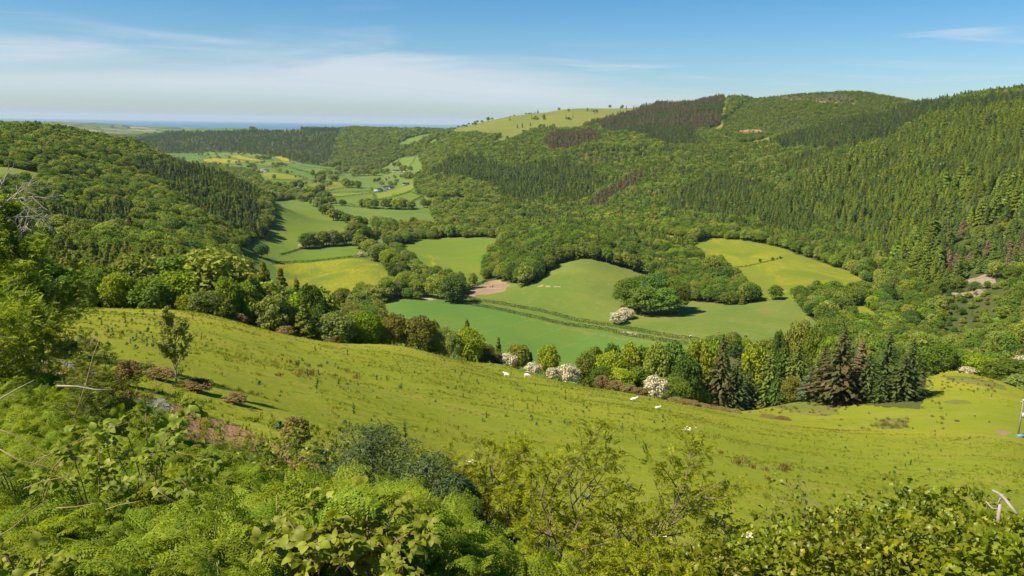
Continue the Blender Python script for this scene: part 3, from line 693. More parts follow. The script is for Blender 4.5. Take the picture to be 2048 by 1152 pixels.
patch('far_field', 'green far field in front of the farm', 'field', 'lush2', [(655, 397.5), (700, 393), (745, 388.5), (751, 394), (748, 402), (730, 414), (690, 410), (668, 406)], 1200)
patch('farm_field', 'bright yellow green sloping field below the farm buildings', 'field', 'bright', [(748, 387), (787, 380), (826, 366), (830, 376), (820, 383), (785, 394), (753, 399)], 1200)
patch('farm_field', 'green sloping field under the bright farm field', 'field', 'lush', [(756, 400.5), (790, 395.5), (823, 385), (846, 393), (826, 402), (790, 403)], 1200)
patch('farm_field', 'green field reaching under the wooded spur', 'field', 'lush2', [(824, 404), (848, 395), (880, 395), (940, 398), (915, 405), (870, 409), (848, 419), (826, 418)], 1200)
patch('village_green', 'grassy plots round the village houses at the foot of the spur', 'field', 'lush2', [(690, 350), (735, 343), (775, 337), (800, 331), (850, 330), (846, 345), (826, 362), (800, 371), (770, 371), (735, 368), (715, 362)], 1700)
patch('hillside_field', 'large hillside field on the far wooded slope', 'field', 'lush2', [(792, 289), (822, 276), (862, 267), (866, 272), (848, 281), (824, 292), (808, 297)], 1700)
patch('hillside_field', 'narrow hillside field right of the hedge line', 'field', 'lush2', [(850, 291), (866, 280), (880, 274), (874, 288), (862, 296)], 1700)
patch('hillside_field', 'green strip climbing between the woods above the village', 'field', 'lush2', [(796, 320), (806, 314), (832, 313), (826, 325), (816, 336), (800, 331)], 1700)
patch('hilltop_field', 'pale hilltop field on the far plateau', 'field', 'hill', [(505, None, 6200), (660, None, 6200), (645, 258), (600, 264), (540, 264), (512, 262)], 1700)
patch('hilltop_field', 'flat green plateau top at the far left end of the forest hill', 'field', 'cool', [(240, None, 6250), (503, None, 6250), (506, 262), (440, 264), (380, 265), (300, 266)], 3000)
patch('hilltop_field', 'grassy top of the far wooded ridge below the sea line', 'field', 'hill', [(665, None, 6200), (900, None, 6000), (890, 258), (850, 257), (800, None, 4250), (700, None, 4700)], 3000)
patch('hill_pasture', 'bare grassy hill on the skyline with sheep tracks', 'hill', 'hill',
      [(880, 259), (880, None, 4300), (1000, None, 4300), (1150, None, 4200), (1310, None, 3700), (1310, 212), (1286, 217), (1236, 232), (1186, 246), (1156, 258), (1124, 261), (1066, 263), (1024, 280), (1000, 288), (985, 284), (1000, 274), (960, 270), (920, 270), (882, 267)], 1700)
patch('hill_pasture', 'yellow green clearing between the spur woods', 'hill', 'bright', [(1134, 263), (1162, 260), (1200, 265), (1212, 271), (1190, 270)], 1700)
patch('hill_pasture', 'bright sunlit clearing on the conifer hillside', 'hill', 'bright', [(1474, 287), (1500, 284), (1545, 273), (1550, 284), (1520, 290), (1480, 291)], 1200)
patch('heather_patch', 'brown heather clearing on the wooded spur', 'moor', 'heather', [(1120, 318), (1150, 307), (1199, 302), (1240, 301), (1286, 305), (1308, 316), (1250, 327), (1174, 333), (1110, 333)], 1200)
patch('summit_heath', 'brown heathery summit of the right-hand hill', 'moor', 'heather', [(1530, 198), (1560, 186), (1620, 186), (1680, 190), (1720, 202), (1716, 208), (1660, 206), (1580, 200)], 1700)
patch('quarry_scar', 'pale track scar across the summit heather', 'track', 'litter', [(1530, 194), (1580, 198), (1640, 203), (1710, 207), (1710, 208.5), (1640, 204.7), (1580, 199.7), (1530, 196)], 1700)

# rasterise the patches onto the ground grid, then pull the grid's nodes onto the patch outlines
def inside(poly, a, l):
    r = np.zeros(a.shape, bool); n = len(poly)
    for i in range(n):
        x1, y1 = poly[i]; x2, y2 = poly[(i + 1) % n]
        if y1 == y2: continue
        c = (y1 > l) != (y2 > l)
        r ^= c & (a < (x2 - x1) * (l - y1) / (y2 - y1) + x1)
    return r
CA = (AZ[1:] + AZ[:-1]) / 2; CL = (LN[1:] + LN[:-1]) / 2
COV = np.full((NR - 1, NC - 1), -1, int)
for k, (_, _, _, _, q) in enumerate(PATCH):
    i0, i1 = np.searchsorted(CL, q[:, 1].min()), np.searchsorted(CL, q[:, 1].max())
    j0, j1 = np.searchsorted(CA, q[:, 0].min()), np.searchsorted(CA, q[:, 0].max())
    if i1 <= i0 or j1 <= j0: continue
    aa, ll = np.meshgrid(CA[j0:j1], CL[i0:i1])
    sub = COV[i0:i1, j0:j1]; sub[inside(q, aa, ll)] = k
NA, NL = GA.copy(), GL.copy()
mixed = np.zeros((NR, NC), bool)
c = COV
mixed[1:-1, 1:-1] = (c[:-1, :-1] != c[1:, :-1]) | (c[:-1, :-1] != c[:-1, 1:]) | (c[:-1, :-1] != c[1:, 1:])
mi_, mj_ = np.nonzero(mixed)
top = np.maximum.reduce([c[mi_ - 1, mj_ - 1], c[mi_, mj_ - 1], c[mi_ - 1, mj_], c[mi_, mj_]])
da = (AZ[np.minimum(mj_ + 1, NC - 1)] - AZ[mj_]); dl = (LN[np.minimum(mi_ + 1, NR - 1)] - LN[mi_])
for k in np.unique(top):
    q = PATCH[k][4]; s = np.nonzero(top == k)[0]
    p = np.stack([AZ[mj_[s]] / da[s], LN[mi_[s]] / dl[s]], -1)
    best = np.full(len(s), 9e9); bp = p.copy()
    for i in range(len(q)):
        A1 = np.stack([q[i, 0] / da[s], q[i, 1] / dl[s]], -1); B1 = np.stack([q[(i + 1) % len(q), 0] / da[s], q[(i + 1) % len(q), 1] / dl[s]], -1)
        ab = B1 - A1; tt = np.clip(((p - A1) * ab).sum(-1) / np.maximum((ab * ab).sum(-1), 1e-12), 0, 1)[:, None]
        c1 = A1 + ab * tt; dd = ((c1 - p) ** 2).sum(-1); u = dd < best
        best[u] = dd[u]; bp[u] = c1[u]
    ok = best < 0.55
    mv = p + np.clip(bp - p, -0.46, 0.46)
    NA[mi_[s[ok]], mj_[s[ok]]] = (mv[:, 0] * da[s])[ok]; NL[mi_[s[ok]], mj_[s[ok]]] = (mv[:, 1] * dl[s])[ok]
ND = np.exp(NL)
NX, NY = ND * np.sin(NA), ND * np.cos(NA)
NZ = np.where(mixed, grid_at(GZ, NA, NL), GZ)
co = np.stack([NX, NY, NZ], -1)
# smooth normals of the whole land, so that patches meet without a seam
du = np.empty_like(co); dv = np.empty_like(co)
du[:, 1:-1] = co[:, 2:] - co[:, :-2]; du[:, 0] = co[:, 1] - co[:, 0]; du[:, -1] = co[:, -1] - co[:, -2]
dv[1:-1] = co[2:] - co[:-2]; dv[0] = co[1] - co[0]; dv[-1] = co[-1] - co[-2]
nrm = unit(np.cross(du, dv))
def land(sel, name, mat, **props):
    ii, jj = np.nonzero(sel)
    if not len(ii): return None
    quad = np.stack([ii * NC + jj, ii * NC + jj + 1, (ii + 1) * NC + jj + 1, (ii + 1) * NC + jj], -1)
    used, inv = np.unique(quad.ravel(), return_inverse=True)
    me = bpy.data.meshes.new(name)
    me.vertices.add(len(used)); me.vertices.foreach_set('co', co.reshape(-1, 3)[used].ravel())
    me.loops.add(len(inv)); me.loops.foreach_set('vertex_index', inv.astype(np.int32))
    me.polygons.add(len(quad)); me.polygons.foreach_set('loop_start', (np.arange(len(quad)) * 4).astype(np.int32))
    me.polygons.foreach_set('use_smooth', np.ones(len(quad), bool))
    me.materials.append(mat); me.update(calc_edges=True)
    me.normals_split_custom_set_from_vertices(nrm.reshape(-1, 3)[used].tolist())
    return link(name, me, kind='structure', **props)
cover = COV.copy()
land(cover == -1, 'woodland_floor', M['floor'], label='dark wooded ground of the valley sides under the trees', category='ground')
for k, (nm, lb, ct, mt, _) in enumerate(PATCH):
    land(cover == k, nm, mt, label=lb, category=ct)

# the sea
m, t, out = new_mat('sea_water')
g = t.node('ShaderNodeNewGeometry')
nb = t.noise(t.mapping(g.outputs['Position'], scale=(0.25, 1, 1)), 0.0012, 3)
principled(t, out, t.mix(nb, (0.006, 0.080, 0.145), (0.010, 0.095, 0.165)), 0.55, 0.25)
sea = MB(); SW = 58000
sea.add([(-SW, 9000, 0), (SW, 9000, 0), (SW, 64000, 0), (-SW, 64000, 0)], [(0, 1, 2, 3)])
link('sea', sea.mesh('sea', m), kind='structure', label='blue sea along the horizon beyond the coastal farmland', category='sea')
# land continues past the mapped sector, out of the frame

# ------------------------------------------------------------------ trees: shapes
SC_FAR = [soft_conifer(230 + i, 10, r, z0, 22, 24, sz, pw) for i, (r, z0, sz, pw) in enumerate([(2.3, .8, .75, .85), (2.0, .6, .7, .95), (2.7, 1.4, .8, .7), (1.8, .8, .65, 1.0)])]
SOFT = ('pine', 'larch', 'oldlarch', 'browned')
BL_FAR = [broadleaf_shape(100 + i, r, z0, 10, 22, 26, 0.95, jitter=0.45) for i, (r, z0) in enumerate([(4.6, 1.2), (4.0, 0.8), (5.2, 1.6), (3.6, 0.6), (4.9, 0.5), (4.3, 1.8)])]
CO_FAR = [conifer_shape(200 + i, 10, r, z0, 12, 8, 2, sz, dr, power=pw) for i, (r, z0, sz, dr, pw) in enumerate([(2.1, 1.2, 1.0, 0.15, 0.75), (1.75, 0.8, 0.85, 0.25, 0.9), (2.4, 2.0, 1.1, 0.05, 0.6), (1.5, 1.0, 0.8, 0.3, 1.0)])]
BL_MID = [broadleaf_shape(120 + i, r, z0, 10, 36, 62, 0.52, jitter=0.5) for i, (r, z0) in enumerate([(4.6, 1.2), (4.0, 0.8), (5.1, 1.6), (3.7, 0.6), (4.8, 0.5), (4.3, 1.8)])]
SC_MID = [soft_conifer(250 + i, 10, r, z0, 44, 44, sz, pw) for i, (r, z0, sz, pw) in enumerate([(2.3, .8, .46, .85), (2.0, .6, .44, .95), (2.7, 1.4, .5, .7), (1.8, .8, .42, 1.0)])]
def with_trunk(shape, seed, conifer):
    b = MB(); b.v = list(shape.v); b.f = list(shape.f); b.m = list(shape.m); b.n = shape.n
    if conifer: b.tube([(0, 0, -0.8), (0, 0, 4), (0, 0, 9)], [0.17, 0.12, 0.03], 5, 1, False)
    else: b.tube([(0, 0, -0.8), (0.1, 0.05, 3), (0, 0, 6)], [0.26, 0.2, 0.08], 5, 1, False)
    return b
protos, proto_of = [], {}
proto_col = bpy.data.collections.new('forest_trees')        # sources of the forest masses; not linked into the scene itself
def far_proto(kind, mat, mid=False):
    key = (kind, mat, mid)
    if key not in proto_of:
        ids = []
        for i, s in enumerate((BL_MID if mid else BL_FAR) if kind == 'b' else ((SC_MID if mid else SC_FAR) if mat in SOFT else CO_FAR)):
            me = with_trunk(s, i, kind == 'c').mesh(f'{mat}_tree', [F[mat], BARK if kind == 'b' else REDBARK])
            o = bpy.data.objects.new(f'forest_source_{len(protos):03d}', me)
            proto_col.objects.link(o); ids.append(len(protos)); protos.append(o)
        proto_of[key] = ids
    return proto_of[key]

# ------------------------------------------------------------------ trees: where each kind of wood stands
MIXES = {
    'lower':  [('b', 'oak', .36, 7, 14), ('b', 'ash', .26, 6, 14), ('b', 'deep', .12, 8, 14), ('b', 'fresh', .12, 5, 11), ('b', 'sallow', .08, 4, 8), ('c', 'spruce', .03, 8, 13), ('c', 'larch', .03, 8, 13)],   # (shape, leaves, share, height range, spacing factor)
    'oak':    [('b', 'oak', .55, 9, 14), ('b', 'fresh', .20, 8, 13), ('b', 'ash', .17, 9, 15), ('b', 'deep', .08, 9, 14)],
    'ashy':   [('b', 'oak', .34, 9, 14), ('b', 'ash', .42, 9, 14), ('b', 'sallow', .14, 7, 11), ('b', 'deep', .10, 9, 13)],
    'knoll':  [('b', 'oak', .50, 12, 17), ('b', 'ash', .16, 12, 16), ('b', 'deep', .18, 12, 17), ('c', 'oldlarch', .10, 14, 19), ('c', 'pine', .06, 14, 18)],
    'larch':  [('c', 'oldlarch', .78, 9, 13), ('b', 'ash', .12, 7, 10), ('b', 'oak', .10, 7, 10)],
    'bright': [('c', 'larch', .60, 14, 22), ('c', 'pine', .34, 12, 20), ('c', 'spruce', .06, 12, 17)],
    'pine':   [('c', 'pine', .66, 12, 18), ('c', 'larch', .22, 12, 17), ('c', 'spruce', .12, 12, 18)],
    'dark':   [('c', 'spruce', .68, 13, 19), ('c', 'pine', .30, 12, 18), ('c', 'browned', .02, 10, 15)],
    'brown':  [('c', 'browned', .62, 12, 17), ('c', 'pine', .25, 11, 16), ('c', 'spruce', .13, 11, 16)],
    'halfbrown': [('c', 'browned', .34, 13, 18), ('c', 'spruce', .42, 13, 18), ('c', 'pine', .24, 12, 17)],
    'farcon': [('c', 'pine', .55, 12, 17), ('c', 'spruce', .35, 12, 17), ('b', 'oak', .10, 9, 13)],
    'mixed':  [('b', 'oak', .34, 8, 13), ('b', 'ash', .18, 8, 13), ('c', 'pine', .30, 10, 16), ('c', 'larch', .18, 10, 15)],
    'scrub':  [('b', 'oak', .30, 2.5, 5.5), ('b', 'ash', .20, 2.5, 5.5), ('c', 'larch', .38, 3, 7), ('c', 'pine', .12, 3, 7)],
    'thin':   [('c', 'browned', .14, 10, 15), ('c', 'pine', .46, 10, 16), ('b', 'sallow', .25, 4, 7), ('b', 'ash', .15, 4, 8)],
    'leftpine': [('c', 'pine', .50, 11, 16), ('c', 'oldlarch', .22, 11, 16), ('c', 'spruce', .14, 11, 17), ('b', 'oak', .14, 9, 13)],
}
REG = []
def region(mix, poly, dmin=3.0, space=1.0, phrase=None): REG.append((mix, np.array([ground_hit(x, y, dmin) for x, y in poly]), space, phrase))
def region_d(mix, poly, space=1.0, phrase=None): REG.append((mix, np.array([(float(px_ray(x, 400)[0]), math.log(d)) for x, d in poly]), space, phrase))
region_d('mixed', [(1000, 1000), (2600, 700), (2600, 5000), (1000, 5000)], 1.0, 'on the right-hand hillside')
region_d('oak', [(-600, 480), (560, 480), (560, 1500), (-600, 1900)], 1.12, 'on the left-hand wooded hill')
region('leftpine', [(330, 328), (420, 350), (500, 385), (545, 407), (550, 450), (520, 480), (470, 490), (440, 470), (400, 440), (350, 400), (310, 360)], 480, 0.95, 'in the conifers of the left-hand hill')
region('leftpine', [(80, 440), (130, 430), (200, 425), (270, 440), (250, 470), (130, 480), (80, 490)], 400, 1.0, 'at the foot of the left-hand hill')
region('dark', [(260, 335), (305, 330), (320, 350), (360, 370), (370, 382), (330, 372), (290, 356)], 480, 0.95, 'in the dark clump on the left-hand hill')
region_d('larch', [(-300, 185), (420, 185), (620, 200), (640, 330), (560, 480), (300, 480), (-300, 470)], 0.85, 'in the larch wood below the pasture')
region_d('farcon', [(180, 3300), (700, 3000), (700, 5200), (180, 5400)], 1.25, 'on the far forest hill')
region_d('oak', [(640, 2500), (960, 1800), (1010, 2600), (900, 4400), (690, 4400)], 1.25, 'on the far valley side')
region('pine', [(835, 383), (862, 350), (900, 325), (960, 320), (1010, 340), (1090, 328), (1180, 340), (1210, 375), (1160, 412), (1080, 408), (1000, 402), (935, 394)], 1200, 0.9, 'on the dark wooded spur')
region('brown', [(1085, 290), (1110, 268), (1190, 268), (1205, 288), (1100, 306)], 1200, 0.9, 'in the browned larches above the heather')
region('brown', [(1178, 420), (1195, 395), (1285, 350), (1290, 362), (1240, 392), (1205, 418)], 1000, 0.9, 'in the browned strip on the spur')
region('oak', [(1190, 290), (1290, 275), (1340, 290), (1330, 300), (1250, 300), (1195, 300)], 1200, 1.0, 'round the heather clearing')
region('halfbrown', [(1180, 246), (1250, 226), (1310, 209), (1420, 200), (1515, 192), (1440, 250), (1385, 268), (1300, 266), (1220, 268)], 1200, 0.95, 'in the tall plantation on the ridge')
region('dark', [(1215, 264), (1300, 262), (1390, 262), (1390, 292), (1340, 298), (1290, 280)], 1200, 0.95, 'in the dark pines below the ridge')
region('scrub', [(1400, 262), (1440, 250), (1500, 200), (1560, 186), (1700, 184), (1850, 212), (1760, 235), (1620, 262), (1560, 280), (1480, 276)], 1200, 0.85, 'on the scrubby summit slope')
region('dark', [(2120, 190), (2048, 196), (1900, 212), (1840, 214), (1780, 232), (1620, 262), (1545, 287), (1555, 303), (1640, 305), (1700, 310), (1760, 288), (1850, 240), (2048, 214), (2120, 205)], 1000, 0.95, 'in the dark band along the right-hand ridge')
region('bright', [(2200, 200), (2048, 216), (1900, 232), (1850, 244), (1760, 300), (1700, 322), (1650, 345), (1580, 385), (1600, 430), (1700, 480), (1760, 520), (1850, 590), (1930, 560), (1990, 540), (2100, 520), (2300, 400)], 600, 0.95, 'on the bright right-hand conifer slope')
region('leftpine', [(1560, 330), (1680, 300), (1700, 312), (1640, 340), (1560, 365)], 900, 0.95, 'in the olive pines above the ravine')
region('pine', [(1330, 405), (1440, 352), (1560, 388), (1640, 440), (1610, 482), (1500, 452), (1330, 425)], 900, 0.9, 'in the lower pines of the right-hand hill')
region_d('oak', [(1190, 1100), (1450, 960), (1600, 840), (1740, 760), (1760, 800), (1620, 920), (1470, 1060), (1300, 1190), (1190, 1260)], 1.0, 'in the oak fringe below the conifers')
region('thin', [(1850, 500), (1900, 470), (2100, 430), (2100, 560), (1900, 560)], 560, 1.35, 'in the thinned stand above the quarry')
region_d('lower', [(1640, 420), (2400, 330), (2400, 660), (1900, 690), (1760, 720), (1690, 620), (1650, 560)], 1.0, 'in the lower right-hand woods')
region_d('knoll', [(1000, 640), (1080, 700), (1240, 690), (1400, 600), (1510, 620), (1480, 760), (1300, 900), (1150, 1050), (1000, 1000), (960, 760)], 0.95, 'in the knoll wood')
region_d('ashy', [(520, 560), (1000, 560), (1000, 1600), (520, 2600)], 1.1, 'in the valley tree belts')
region_d('ashy', [(900, 185), (1650, 185), (1650, 460), (900, 460)], 1.0, 'in the dingle below the pasture')

BARE = [k for k, q in enumerate(PATCH) if q[0] == 'hill_pasture' and 'bare' in q[1]]
HEATH = [k for k, q in enumerate(PATCH) if q[0] in ('summit_heath', 'heather_patch', 'clearing')]
def scatter():
    out = []
    for d0, d1, sp in ((178, 700, 6.0), (700, 2700, 6.6), (2700, 5600, 9.5)):
        nx = int(2 * d1 * 0.86 / sp); ny = int(d1 / sp)
        gx, gy = np.meshgrid((np.arange(nx) + 0.5) * sp - nx * sp / 2, (np.arange(ny) + 0.5) * sp)
        x = (gx + rng.uniform(-.46, .46, gx.shape) * sp).ravel(); y = (gy + rng.uniform(-.46, .46, gy.shape) * sp).ravel()
        d = np.hypot(x, y); a = np.arctan2(x, y)
        k = (d > d0) & (d <= d1) & (np.abs(a) < 0.70)
        x, y, d, a = x[k], y[k], d[k], a[k]
        l = np.log(d)
        ci = np.clip(np.searchsorted(LN, l) - 1, 0, NR - 2); cj = np.clip(np.searchsorted(AZ, a) - 1, 0, NC - 2)
        z = height(x, y)
        hid = hidden_by(x, y, z + 20)
        heath = np.isin(cover[ci, cj], HEATH) & (rng.random(len(d)) < .30)
        heath |= np.isin(cover[ci, cj], BARE) & (rng.random(len(d)) < .002 + .05 * (vnoise(x / 90, y / 90, 61) > .33))
        keep = ((cover[ci, cj] == -1) | heath) & (hid < 18) & ~((a > -0.22) & (d < 335))
        x, y, d, a, l, z = x[keep], y[keep], d[keep], a[keep], l[keep], z[keep]
        reg = np.full(len(x), -1)
        for i, (_, q, _, _) in enumerate(REG):
            reg[inside(q, a, l)] = i
        out.append((x, y, z, d, reg))
    return [np.concatenate(c) for c in zip(*out)]
TX, TY, TZ, TD, TR = scatter()
space = np.array([r[2] * (1.16 if any(m_[0] == 'c' and m_[2] > .5 for m_ in MIXES[r[0]]) else 1.0) for r in REG] + [1.1])[TR]
keep = rng.random(len(TX)) < 1.0 / space ** 2
TX, TY, TZ, TD, TR = (c[keep] for c in (TX, TY, TZ, TD, TR))
n = len(TX)
KIND = np.zeros(n, int); HT = np.zeros(n); CON = np.zeros(n, bool)
KEYS = []
stand = vnoise(TX / 45, TY / 45, 21) + 0.5                     # kinds gather in stands rather than mixing evenly
for i in range(-1, len(REG)):
    s = np.nonzero(TR == i)[0]
    mix = MIXES[REG[i][0]] if i >= 0 else MIXES['oak']
    u = np.clip(0.62 * rng.random(len(s)) + 0.38 * np.clip((stand[s] - 0.18) / 0.64, 0, 1), 0, 0.9999)
    u = np.argsort(np.argsort(u)) / max(1, len(u))
    cum = np.cumsum([m_[2] for m_ in mix]); cum /= cum[-1]
    ch = np.searchsorted(cum, u, side='right').clip(0, len(mix) - 1)
    for j, m_ in enumerate(mix):
        if (m_[0], m_[1]) not in KEYS: KEYS.append((m_[0], m_[1]))
        w = s[ch == j]
        KIND[w] = KEYS.index((m_[0], m_[1])); HT[w] = rng.uniform(m_[3], m_[4], len(w)); CON[w] = m_[0] == 'c'
HT *= np.clip(0.98 + .75 * vnoise(TX / 28, TY / 28, 31) + .4 * vnoise(TX / 90, TY / 90, 32), .6, 1.35)      # taller and lower stands
kn = np.array([r[0] == 'knoll' for r in REG] + [False])[TR] & (TX / TY > (1270 - 1024) / FPX)
HT[kn] *= .72
kn2 = np.array([r[0] == 'knoll' for r in REG] + [False])[TR] & (TD > 830) & (TX / TY > (1150 - 1024) / FPX)
HT[kn2] *= .72
HT[np.array([r[0] == 'lower' for r in REG] + [False])[TR]] *= .84
TA = np.arctan2(TX, TY)
fore = (TA > float(px_ray(1893, 560)[0])) & (TA < float(px_ray(2022, 560)[0])) & (TD > 592) & (TD < 690)
HT[fore] *= .46
print('trees', n, 'conifers', int(CON.sum()))

def instancer(name, sel, label, cat):
    me = bpy.data.meshes.new(name)
    k = len(sel)
    me.vertices.add(k)
    me.vertices.foreach_set('co', np.stack([TX[sel], TY[sel], TZ[sel] - 0.2], -1).ravel())
    idx = np.array([(lambda f: f[int(r) % len(f)])(far_proto(*KEYS[q], bool(d_ < 1150))) for q, r, d_ in zip(KIND[sel], rng.integers(0, 12, k), TD[sel])], np.int32)
    me.attributes.new('pick', 'INT', 'POINT').data.foreach_set('value', idx)
    s = HT[sel] / 10.0; wd = s * rng.uniform(0.85, 1.25, k) * np.where(CON[sel], np.clip(15 / HT[sel], .85, 1.25), np.clip(12 / HT[sel], .85, 1.3))
    me.attributes.new('size', 'FLOAT_VECTOR', 'POINT').data.foreach_set('vector', np.stack([wd, wd, s], -1).ravel())
    me.attributes.new('turn', 'FLOAT_VECTOR', 'POINT').data.foreach_set('vector', np.stack([rng.normal(0, .03, k), rng.normal(0, .03, k), rng.uniform(0, 6.28, k)], -1).ravel())
    o = link(name, me, kind='stuff', label=label, category=cat)
    return o
def instance_nodes(o, coll):
    ng = bpy.data.node_groups.new(o.name, 'GeometryNodeTree')
    ng.interface.new_socket('Geometry', in_out='INPUT', socket_type='NodeSocketGeometry')
    ng.interface.new_socket('Geometry', in_out='OUTPUT', socket_type='NodeSocketGeometry')
    gi = ng.nodes.new('NodeGroupInput'); go = ng.nodes.new('NodeGroupOutput')
    ci = ng.nodes.new('GeometryNodeCollectionInfo'); ci.inputs['Collection'].default_value = coll
    ci.inputs['Separate Children'].default_value = True; ci.inputs['Reset Children'].default_value = True
    ip = ng.nodes.new('GeometryNodeInstanceOnPoints'); ip.inputs['Pick Instance'].default_value = True
    def attr(nm, ty):
        a = ng.nodes.new('GeometryNodeInputNamedAttribute'); a.data_type = ty; a.inputs['Name'].default_value = nm
        return a.outputs['Attribute']
    ng.links.new(gi.outputs[0], ip.inputs['Points']); ng.links.new(ci.outputs[0], ip.inputs['Instance'])
    ng.links.new(attr('pick', 'INT'), ip.inputs['Instance Index'])
    ng.links.new(attr('turn', 'FLOAT_VECTOR'), ip.inputs['Rotation'])
    ng.links.new(attr('size', 'FLOAT_VECTOR'), ip.inputs['Scale'])
    ng.links.new(ip.outputs[0], go.inputs[0])
    mod = o.modifiers.new('trees', 'NODES'); mod.node_group = ng

# ------------------------------------------------------------------ trees that stand singly
near_cache = {}
def crown_mesh(kind, mat, v, big):
    """crown meshes are shared between alike trees: big ones for trees that show large"""
    key = (kind, mat, v, big)
    if key not in near_cache:
        if kind == 'b':
            if big:
                r, z0, ncl = [(4.4, 0.9, 46), (3.9, 0.4, 40), (4.9, 1.4, 52), (4.1, 0.2, 44)][v]
                s = broadleaf_shape(300 + v, r, z0, 10, ncl, 105, 0.40, jitter=0.55)
            else: s = BL_FAR[v]
        else:
            if big:
                if mat in SOFT and mat != 'pine':
                    r, z0, sz, pw = [(2.5, .4, .36, .85), (2.2, .3, .34, .95), (2.9, .8, .40, .7), (2.0, .5, .32, 1.0)][v]
                    near_cache[key] = soft_conifer(430 + v, 10, r, z0, 62, 62, sz, pw, .5, .55).mesh(f'{mat}_crown', F[mat]); return near_cache[key]
                r, z0, sz, dr, pw = [(2.7, 0.4, 0.62, 0.22, 0.85), (2.2, 0.7, 0.55, 0.32, 0.95), (3.0, 0.2, 0.7, 0.12, 0.72), (2.0, 1.3, 0.5, 0.3, 0.9)][v]
                s = conifer_shape(400 + v, 10, r, z0, 26, 13, 5, sz, dr, power=pw, width=0.62, ragged=0.26)
            else: s = (SC_FAR if mat in SOFT else CO_FAR)[v]
        near_cache[key] = s.mesh(f'{mat}_crown', F[mat])
    return near_cache[key]
trunk_cache = {}
def trunk_mesh(kind, v, bark):
    key = (kind, v, bark.name)
    if key not in trunk_cache:
        b = MB()
        if kind == 'b': branches(b, 500 + v, 10, 4.2, 2.0, 0.25)
        else: b.tube([(0, 0, -0.8), (0, 0, 3), (0, 0, 9.2)], [0.2, 0.15, 0.03], 7, 0, False)
        trunk_cache[key] = b.mesh('trunk', bark, True)
    return trunk_cache[key]
def tree(name, label, kind, mat, loc, h, w=None, group=None, big=True, v=None, rz=None, cat='tree'):
    v = random.randrange(4) if v is None else v
    s = h / 10.0
    nat = {'b': (8.8, 7.8, 9.8, 8.2), 'c': (5.4, 4.4, 6.0, 4.0)}[kind][v] * s
    sx = s if w is None else s * w / nat
    t = thing(name, label, cat, loc, random.uniform(0, 6.28) if rz is None else rz, group, (sx, sx, s))
    link('crown', crown_mesh(kind, mat, v, big), t)
    link('trunk', trunk_mesh(kind, v, BARK if kind == 'b' else REDBARK), t)
    return t
def by_top(px, ytop, d):
    """ground point d metres away in the column of px, and the height that reaches up to ytop there"""
    a, tn = px_ray(px, ytop)
    p = Vector((d * math.sin(a), d * math.cos(a), 0)); p.z = float(height(p.x, p.y))
    return p, max(0.5, EYE - float(tn) * d - p.z)
def top_tree(name, label, kind, mat, px, ytop, wpx, d, group=None, cat='tree', v=None, hmax=30):
    p, h = by_top(px, ytop, d)
    if h > hmax: p.z += h - hmax; h = hmax
    return tree(name, label, kind, mat, p, h, wpx / FPX * d, group, True, v, cat=cat)

LEAF_WORDS = {'oak': 'mid green broadleaf', 'ash': 'pale green ash-like', 'fresh': 'fresh yellow green broadleaf', 'deep': 'dark green broadleaf', 'sallow': 'grey green sallow', 'pine': 'green pine-like conifer',
              'spruce': 'dark spruce', 'larch': 'bright green larch', 'oldlarch': 'olive green larch', 'browned': 'browned dying conifer'}
NAME_OF = {'oak': 'broadleaf_tree', 'ash': 'ash_tree', 'fresh': 'broadleaf_tree', 'deep': 'broadleaf_tree', 'sallow': 'sallow_tree', 'pine': 'pine_tree', 'spruce': 'spruce_tree', 'larch': 'larch_tree', 'oldlarch': 'larch_tree', 'browned': 'dead_conifer'}

